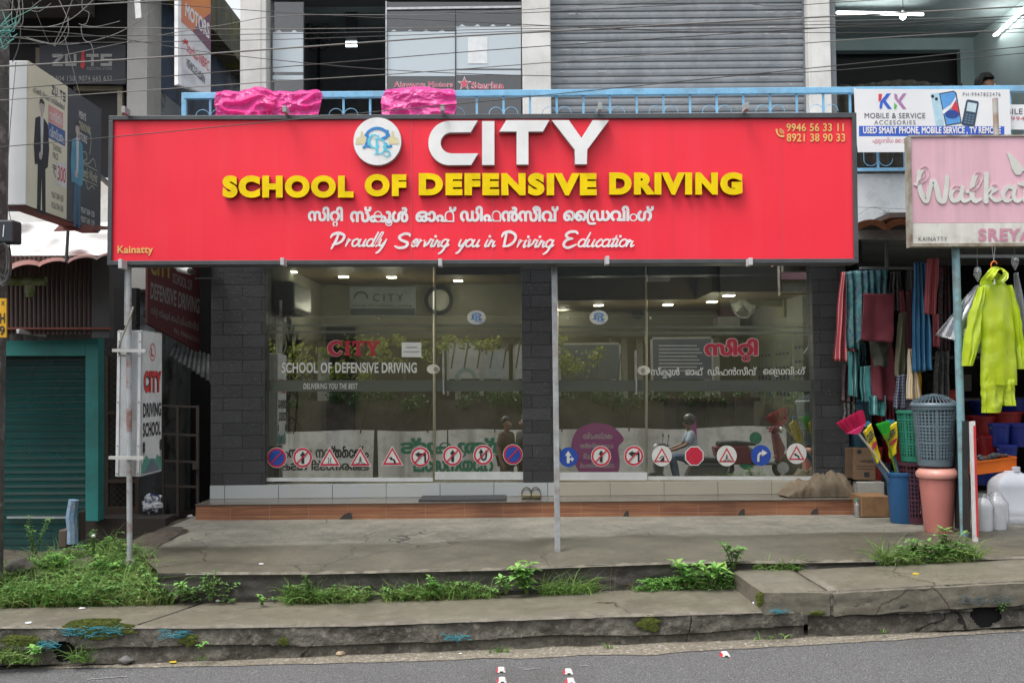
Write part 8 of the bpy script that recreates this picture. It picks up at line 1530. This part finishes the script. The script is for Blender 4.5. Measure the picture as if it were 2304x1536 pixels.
def face_patch(name, px, py, w, h, m, seed, y0=YK, th=.02):
    a = MB(); c_ = P(px, py, y0); W_2, H_2 = w * y0 / F / 2, h * y0 / F / 2
    a.grid(lambda u, v: (lambda t, r_: c_ + V((W_2 * r_ * math.cos(t) * (1 + .75 * nz(math.cos(t) * 2.5, math.sin(t) * 2.5, 1, seed)), -.026 - th * (1 - r_ ** 2) * (1 + .8 * nz(t * 3, r_ * 5, 2, seed)), H_2 * r_ * math.sin(t) * (1 + .35 * nz(math.cos(t) * 2, math.sin(t) * 2, 1, seed + 3)))))(u * 6.2832, v), 36, 8); return a.build(name, m, None, smooth=True, fixn=False)
for k, (px, py, w, h) in enumerate(((222, 1412, 150, 46), (55, 1437, 90, 26), (430, 1436, 40, 26), (1462, 1400, 50, 34), (1708, 1345, 18, 36), (640, 1440, 20, 20), (1835, 1376, 40, 10))):
    o = face_patch('moss', px, py, w, h, mossm, k, YK, .005); o['kind'] = 'stuff'
for k, (px, py, w, h, l) in enumerate(((210, 1419, 130, 22, 'over the moss at the left kerb'), (390, 1425, 60, 16, 'below the pavement seam'), (1028, 1432, 50, 12, 'on the kerb face in the middle'), (108, 1450, 50, 14, 'by the left kerb hole'), (1750, 1372, 26, 10, 'under the loose slab'), (2215, 1347, 100, 14, 'hanging over the right kerb hole'))):
    r = random.Random(k); m = MB(); c_ = P(px, py, YK - .03)
    for _ in range(int(w * .7)): a = c_ + V((r.uniform(-1, 1) * w * .00134, -r.uniform(0, .012), r.uniform(-1, 1) * h * .00134)); m.tube([a, a + V((r.gauss(0, .02), r.gauss(0, .004), r.gauss(0, .006))), a + V((r.gauss(0, .03), r.gauss(0, .006), r.gauss(0, .01)))], .0013, 4, False)
    o = m.build('net_scrap', blu if k != 5 else plain('net_grey', (.1, .14, .15)), None, fixn=False); tag(o, 'frayed blue net fibres ' + l, 'net scrap', 'blue net scraps in the kerb'); o['kind'] = 'thing'
r = random.Random(9); bits = ((1036, 6.62, 640, 1352), ) 
for k, (px, py, c, nm, s_, l) in enumerate(((185, 1369, 'w', 'paper_scrap', 1.0, 'flat white scrap on the pavement below the bank'), (330, 1358, 'w', 'paper_scrap', .9, 'pale oval scrap on the wet pavement near the bank'), (491, 1352, 'w', 'plastic_scrap', .7, 'small upright white scrap beside the feathery weed'), (677, 1352, 'w', 'plastic_scrap', .9, 'white scrap in front of the grass strip'), (65, 1402, 'w', 'paper_scrap', 1.0, 'white scrap near the left end of the pavement edge'), (285, 1487, 'g', 'stone', 1.9, 'grey broken stone on the road grit, left'), (766, 1472, 't', 'stone', 1.3, 'tan pebble lying by the kerb'), (395, 1342, 'w', 'plastic_scrap', .9, 'pale wrapper at the end of the bank'), (1698, 1357, 'w', 'plastic_scrap', .7, 'white scrap under the loose slab corner'), (2060, 1292, 'y', 'leaf', 1.1, 'yellow fallen leaf on the raised slab'), (1802, 1268, 'w', 'paper_scrap', .9, 'white scrap behind the raised slab'), (1973, 1266, 'b', 'plastic_scrap', .7, 'small blue scrap beside the slab grass'), (2014, 1240, 'w', 'paper_scrap', .6, 'white scrap on the dark apron at the right'), (375, 1172, 'w', 'paper_scrap', 1.6, 'crumpled white paper in the alley litter'), (428, 1163, 'w', 'plastic_scrap', 1.3, 'white wrapper at the corner of the tiled step'), (318, 1210, 'w', 'paper_scrap', 1.1, 'white scrap right of the round post'), (588, 1269, 'w', 'paper_scrap', .8, 'thin white scrap on the dark apron'), (1036, 1470, 'w', 'paper_scrap', .5, 'tiny white scrap on the road grit'), (390, 1490, 'y', 'leaf', 1.0, 'yellow leaf on the asphalt, left'))):
    Yg_ = 5.7 if py > 1460 else (6.3 if py > 1285 else 7.0)
    lo, hi = 5.0, 9.6; d = ray(px, py)
    for _ in range(40):
        mid = (lo + hi) / 2; q = CAM + d * (mid / d.y); zz_ = road_z(q.x, mid) + .01 if mid < YK else (surf_z(q.x, mid) if mid > YB else (slab_front(q.x) if q.x > X_STEP else kerb_top(q.x) * (1 - (mid - YK) / (YB - YK)) + pave_back(q.x) * (mid - YK) / (YB - YK)))
        if q.z > zz_: lo = mid
        else: hi = mid
    q = CAM + d * (lo / d.y); col = {'w': (.66, .67, .68), 'g': (.16, .155, .15), 't': (.4, .3, .2), 'y': (.55, .4, .02), 'b': (.2, .45, .55)}[c]; a = .022 * s_; hgt = .4 if nm != 'stone' else 1.0
    m = MB().ell((0, 0, 0), 1, 9, 6); m.v = [tuple(q + V((v[0] * a * (1 + .5 * nz(v[0] * 2, v[1] * 2, 1, k)), v[1] * a * .8, a * .22 + v[2] * a * (.25 if nm == 'paper_scrap' or nm == 'leaf' else .6) * (1 + .7 * nz(v[0] * 2, v[1] * 3, 1, k + 4))))) for v in m.v]
    tag(m.build(nm, plain('scrap_' + c, col, .7), None, smooth=(nm != 'plastic_scrap')), l, nm.replace('_', ' '), 'litter on the ground')
# worn studs on the road
for k, (px, py) in enumerate(((1128, 1508), (1279, 1512), (1130, 1531), (1284, 1533), (1631, 1473))):
    d = ray(px, py); lo, hi = 4.0, 6.0
    for _ in range(40):
        mid = (lo + hi) / 2; q = CAM + d * (mid / d.y)
        if q.z > road_z(q.x, mid): lo = mid
        else: hi = mid
    c_ = CAM + d * (lo / d.y); e = thing('road_stud', c_, 'worn white and red road stud, ' + ('upper left of the cluster of four', 'upper right of the cluster of four', 'lower left of the cluster of four', 'lower right of the cluster of four', 'lone one to the right')[k], 'road stud', 'road studs on the asphalt')
    a = .026; m = MB().hexa([c_ + V(p) for p in ((-a, -.04, .0), (a, -.04, .0), (a, .03, .0), (-a, .03, .0), (-a * .6, -.03, .016), (a * .6, -.03, .016), (a * .6, .02, .018), (-a * .6, .02, .018))]); m.build('body', mat('stud_white', (.7, .68, .66), .6, (.5, .46, .43), 30), e, bevel=.003)
    MB().hexa([c_ + V(p) for p in ((-a * 1.15, -.03, .0), (-a * 1.0, -.042, .0), (-a * 1.0, .02, 0), (-a * 1.15, .02, 0), (-a * .8, -.026, .014), (-a * .7, -.034, .014), (-a * .7, .015, .014), (-a * .8, .015, .014))]).build('reflector', plain('stud_red', (.6, .04, .06)), e); MB().box(c_.x - .008, c_.x + .01, c_.y - .0415, c_.y - .036, c_.z + .001, c_.z + .008).build('notch', plain('stud_dark', (.06, .05, .05)), e)
paintw = mat('worn_road_paint', (.3, .3, .29), .8, (.16, .16, .155), 60); m = MB()
for x0, y0, x1, y1 in ((195, 1528, 285, 1521), (1180, 1506, 1215, 1503), (1300, 1498, 1325, 1497)):
    vs = []
    for px, py in ((x0, y0 + 1.4), (x1, y1 + 1.4), (x1, y1), (x0, y0)):
        d = ray(px, py); lo, hi = 4.0, 6.0
        for _ in range(40):
            mid = (lo + hi) / 2; q = CAM + d * (mid / d.y)
            if q.z > road_z(q.x, mid): lo = mid
            else: hi = mid
        q = CAM + d * (lo / d.y); q.z = road_z(q.x, q.y) + .004; vs.append(q)
    m.add(vs, [(0, 1, 2, 3)])
structure(m.build('road_marking', paintw, fixn=False))

# ---------------------------------------------------------------- overhead cables
cb, cg = plain('cable_black', (.06, .06, .055), .5), plain('cable_grey', (.2, .2, .185), .55)
def wire(pts, rpx, label, Y0=6.4, Y1=6.1, m=cb, grp='overhead cables along the street', name='overhead_cable'):
    ext = pts if pts[-1][0] < 2250 else pts + [(pts[-1][0] + 260, pts[-1][1] + (pts[-1][1] - pts[-2][1]) * 260 / (pts[-1][0] - pts[-2][0]))]
    if pts[0][0] <= 5 and pts[-1][0] > 600: ext = [(-14, pts[0][1])] + ext
    p = [tuple(P(x, y, Y0 + (Y1 - Y0) * (x / 2304))) for x, y in spline(ext, 8)]; o = MB().tube(p, rpx * .78 * 6.2 / F, 6).build(name, m, None, smooth=True); tag(o, label, 'cable', grp)
wire([(0, 25), (216, 10), (404, 0), (640, -16)], 2.0, 'thick cable leaving the photo over the vertical loan board', m=cg)
wire([(0, 150), (300, 133), (600, 112), (1000, 84), (1300, 68), (1560, 53), (1900, 36), (2304, 15)], 2.3, 'thickest cable, running low across the roller shutter to the tube light', m=cg)
wire([(0, 202), (600, 154), (1000, 121), (1300, 99), (1900, 60), (2304, 35)], 1.3, 'cable meeting the left column at mid height'); wire([(0, 226), (600, 185), (900, 166), (1300, 136), (1900, 91), (2150, 75), (2304, 64)], 1.4, 'cable touching the top of the projecting light box', m=cg)
wire([(0, 331), (300, 304), (600, 275), (1000, 237), (1300, 207), (1900, 146), (2304, 105)], 1.3, 'lowest cable, crossing the red panel at the top left'); wire([(0, 62), (250, 85), (500, 122), (882, 158), (1300, 172), (1686, 167), (1900, 157), (2304, 120)], 1.1, 'sagging cable that falls to the right behind the others')
wire([(0, 60), (300, 63), (600, 66), (1200, 59), (1900, 47), (2304, 36)], 1.0, 'nearly level cable, upper of the close three', m=cg); wire([(0, 84), (600, 77), (1300, 63), (1900, 55), (2304, 42)], 1.0, 'nearly level cable, middle of the close three'); wire([(0, 99), (600, 90), (1200, 70), (1560, 66), (1900, 62), (2304, 50)], 1.0, 'nearly level cable, lower of the close three')
wire([(0, -10), (250, 2), (500, 19), (743, 35), (1300, 61), (1560, 72), (1900, 74), (2304, 73)], 1.0, 'cable descending from the top left to the phone shop'); wire([(120, 130), (350, 82), (500, 57), (656, 35), (1000, 33), (1300, 14), (1500, 2), (1700, -20)], 1.0, 'cable rising to the top of the shutter', m=cg); wire([(1000, 28), (1160, 30), (1400, 18), (1640, 7), (1750, 14), (1900, 5), (2304, -20)], 1.0, 'short cable along the top of the roller shutter')
wire([(0, 300 - 188), (20, 330 - 200)], 1, 'stub') if False else None
for k, (pts, w, m_) in enumerate((([(130, -5), (152, 45), (150, 85), (118, 100), (60, 88), (20, 84)], 1.2, cg), ([(216, -5), (165, 40), (115, 60), (55, 62)], 1.5, cg), ([(350, 20), (290, 62), (240, 84), (180, 98), (120, 99), (55, 84)], 1.2, cg), ([(22, 0), (42, 40), (46, 80), (38, 118), (28, 140)], 1.5, cb), ([(30, -5), (26, 40), (34, 60), (46, 40), (40, -5)], 1.6, cg), ([(46, -5), (36, 50), (44, 62), (52, 45), (50, -5)], 1.4, cg), ([(100, -5), (70, 20), (88, 26), (115, 8)], 1.2, cg), ([(185, -5), (186, 20), (200, 30), (195, 52), (183, 60), (188, 88), (205, 100), (211, 122)], 1.1, cg), ([(72, 5), (100, 75), (110, 95)], .8, cb), ([(165, -5), (140, 60), (122, 100), (128, 98), (150, 60), (155, 38)], 1.1, cg), ([(145, 80), (160, 140), (180, 216)], .9, cg), ([(36, 140), (22, 300), (16, 440), (27, 505)], 1.1, cb), ([(270, 48), (220, 60), (190, 58), (178, 54)], 1.0, cg))):
    wire(pts, w, ('loose grey cable tangled by the utility pole at the top left', 'loose dark cable tangled by the utility pole at the top left')[m_ is cb] if k < 10 else ('thin guy wire holding the projecting light box', 'dark cable dropping down the utility pole to the junction box', 'short cable end hanging near the eave')[k - 10], 6.55, 6.55, m_, 'tangled cables at the pole', 'loose_cable')
m = MB(); r = random.Random(6)
for _ in range(16): a = P(r.uniform(0, 26), r.uniform(56, 92), 6.55); m.tube(spline([tuple(a), tuple(a + V((r.gauss(0, .04), -.01, r.gauss(0, .04)))), tuple(a + V((r.gauss(0.03, .06), -.01, r.gauss(0, .05))))], 4), .0025, 4, False)
o = m.build('cord_bundle', plain('cord_teal', (.1, .38, .32)), None, fixn=False); tag(o, 'teal plastic cord knotted round the cables at the utility pole', 'cord'); o['kind'] = 'thing'
o = MB().polys([[[(303, 3), (316, 1), (319, 41), (306, 43)]]], planeY(6.45), NY, .008, 0).build('hanging_tag', white_plain, None); tag(o, 'white plastic tag hanging from the thick cable at the top left', 'tag')
wire([(1928, 466), (2051, 471)], .7, 'thin wire along the white slab right of the red sign', 8.6, 8.6, cb, None, 'thin_wire'); wire([(1928, 486), (1955, 468), (1975, 468), (2000, 482), (2015, 490)], .7, 'slack wire looping down the white slab', 8.6, 8.6, cb, None, 'thin_wire')
m = MB(); r = random.Random(2); c_ = P(1998, 480, 8.55)
for _ in range(14): m.tube([c_ + V((r.gauss(0, .02), 0, r.gauss(0, .014))) for _ in range(4)], .0018, 4, False)
o = m.build('wire_knot', cg, None, fixn=False); tag(o, 'tangled wire knot before the white slab', 'wire'); o['kind'] = 'thing'
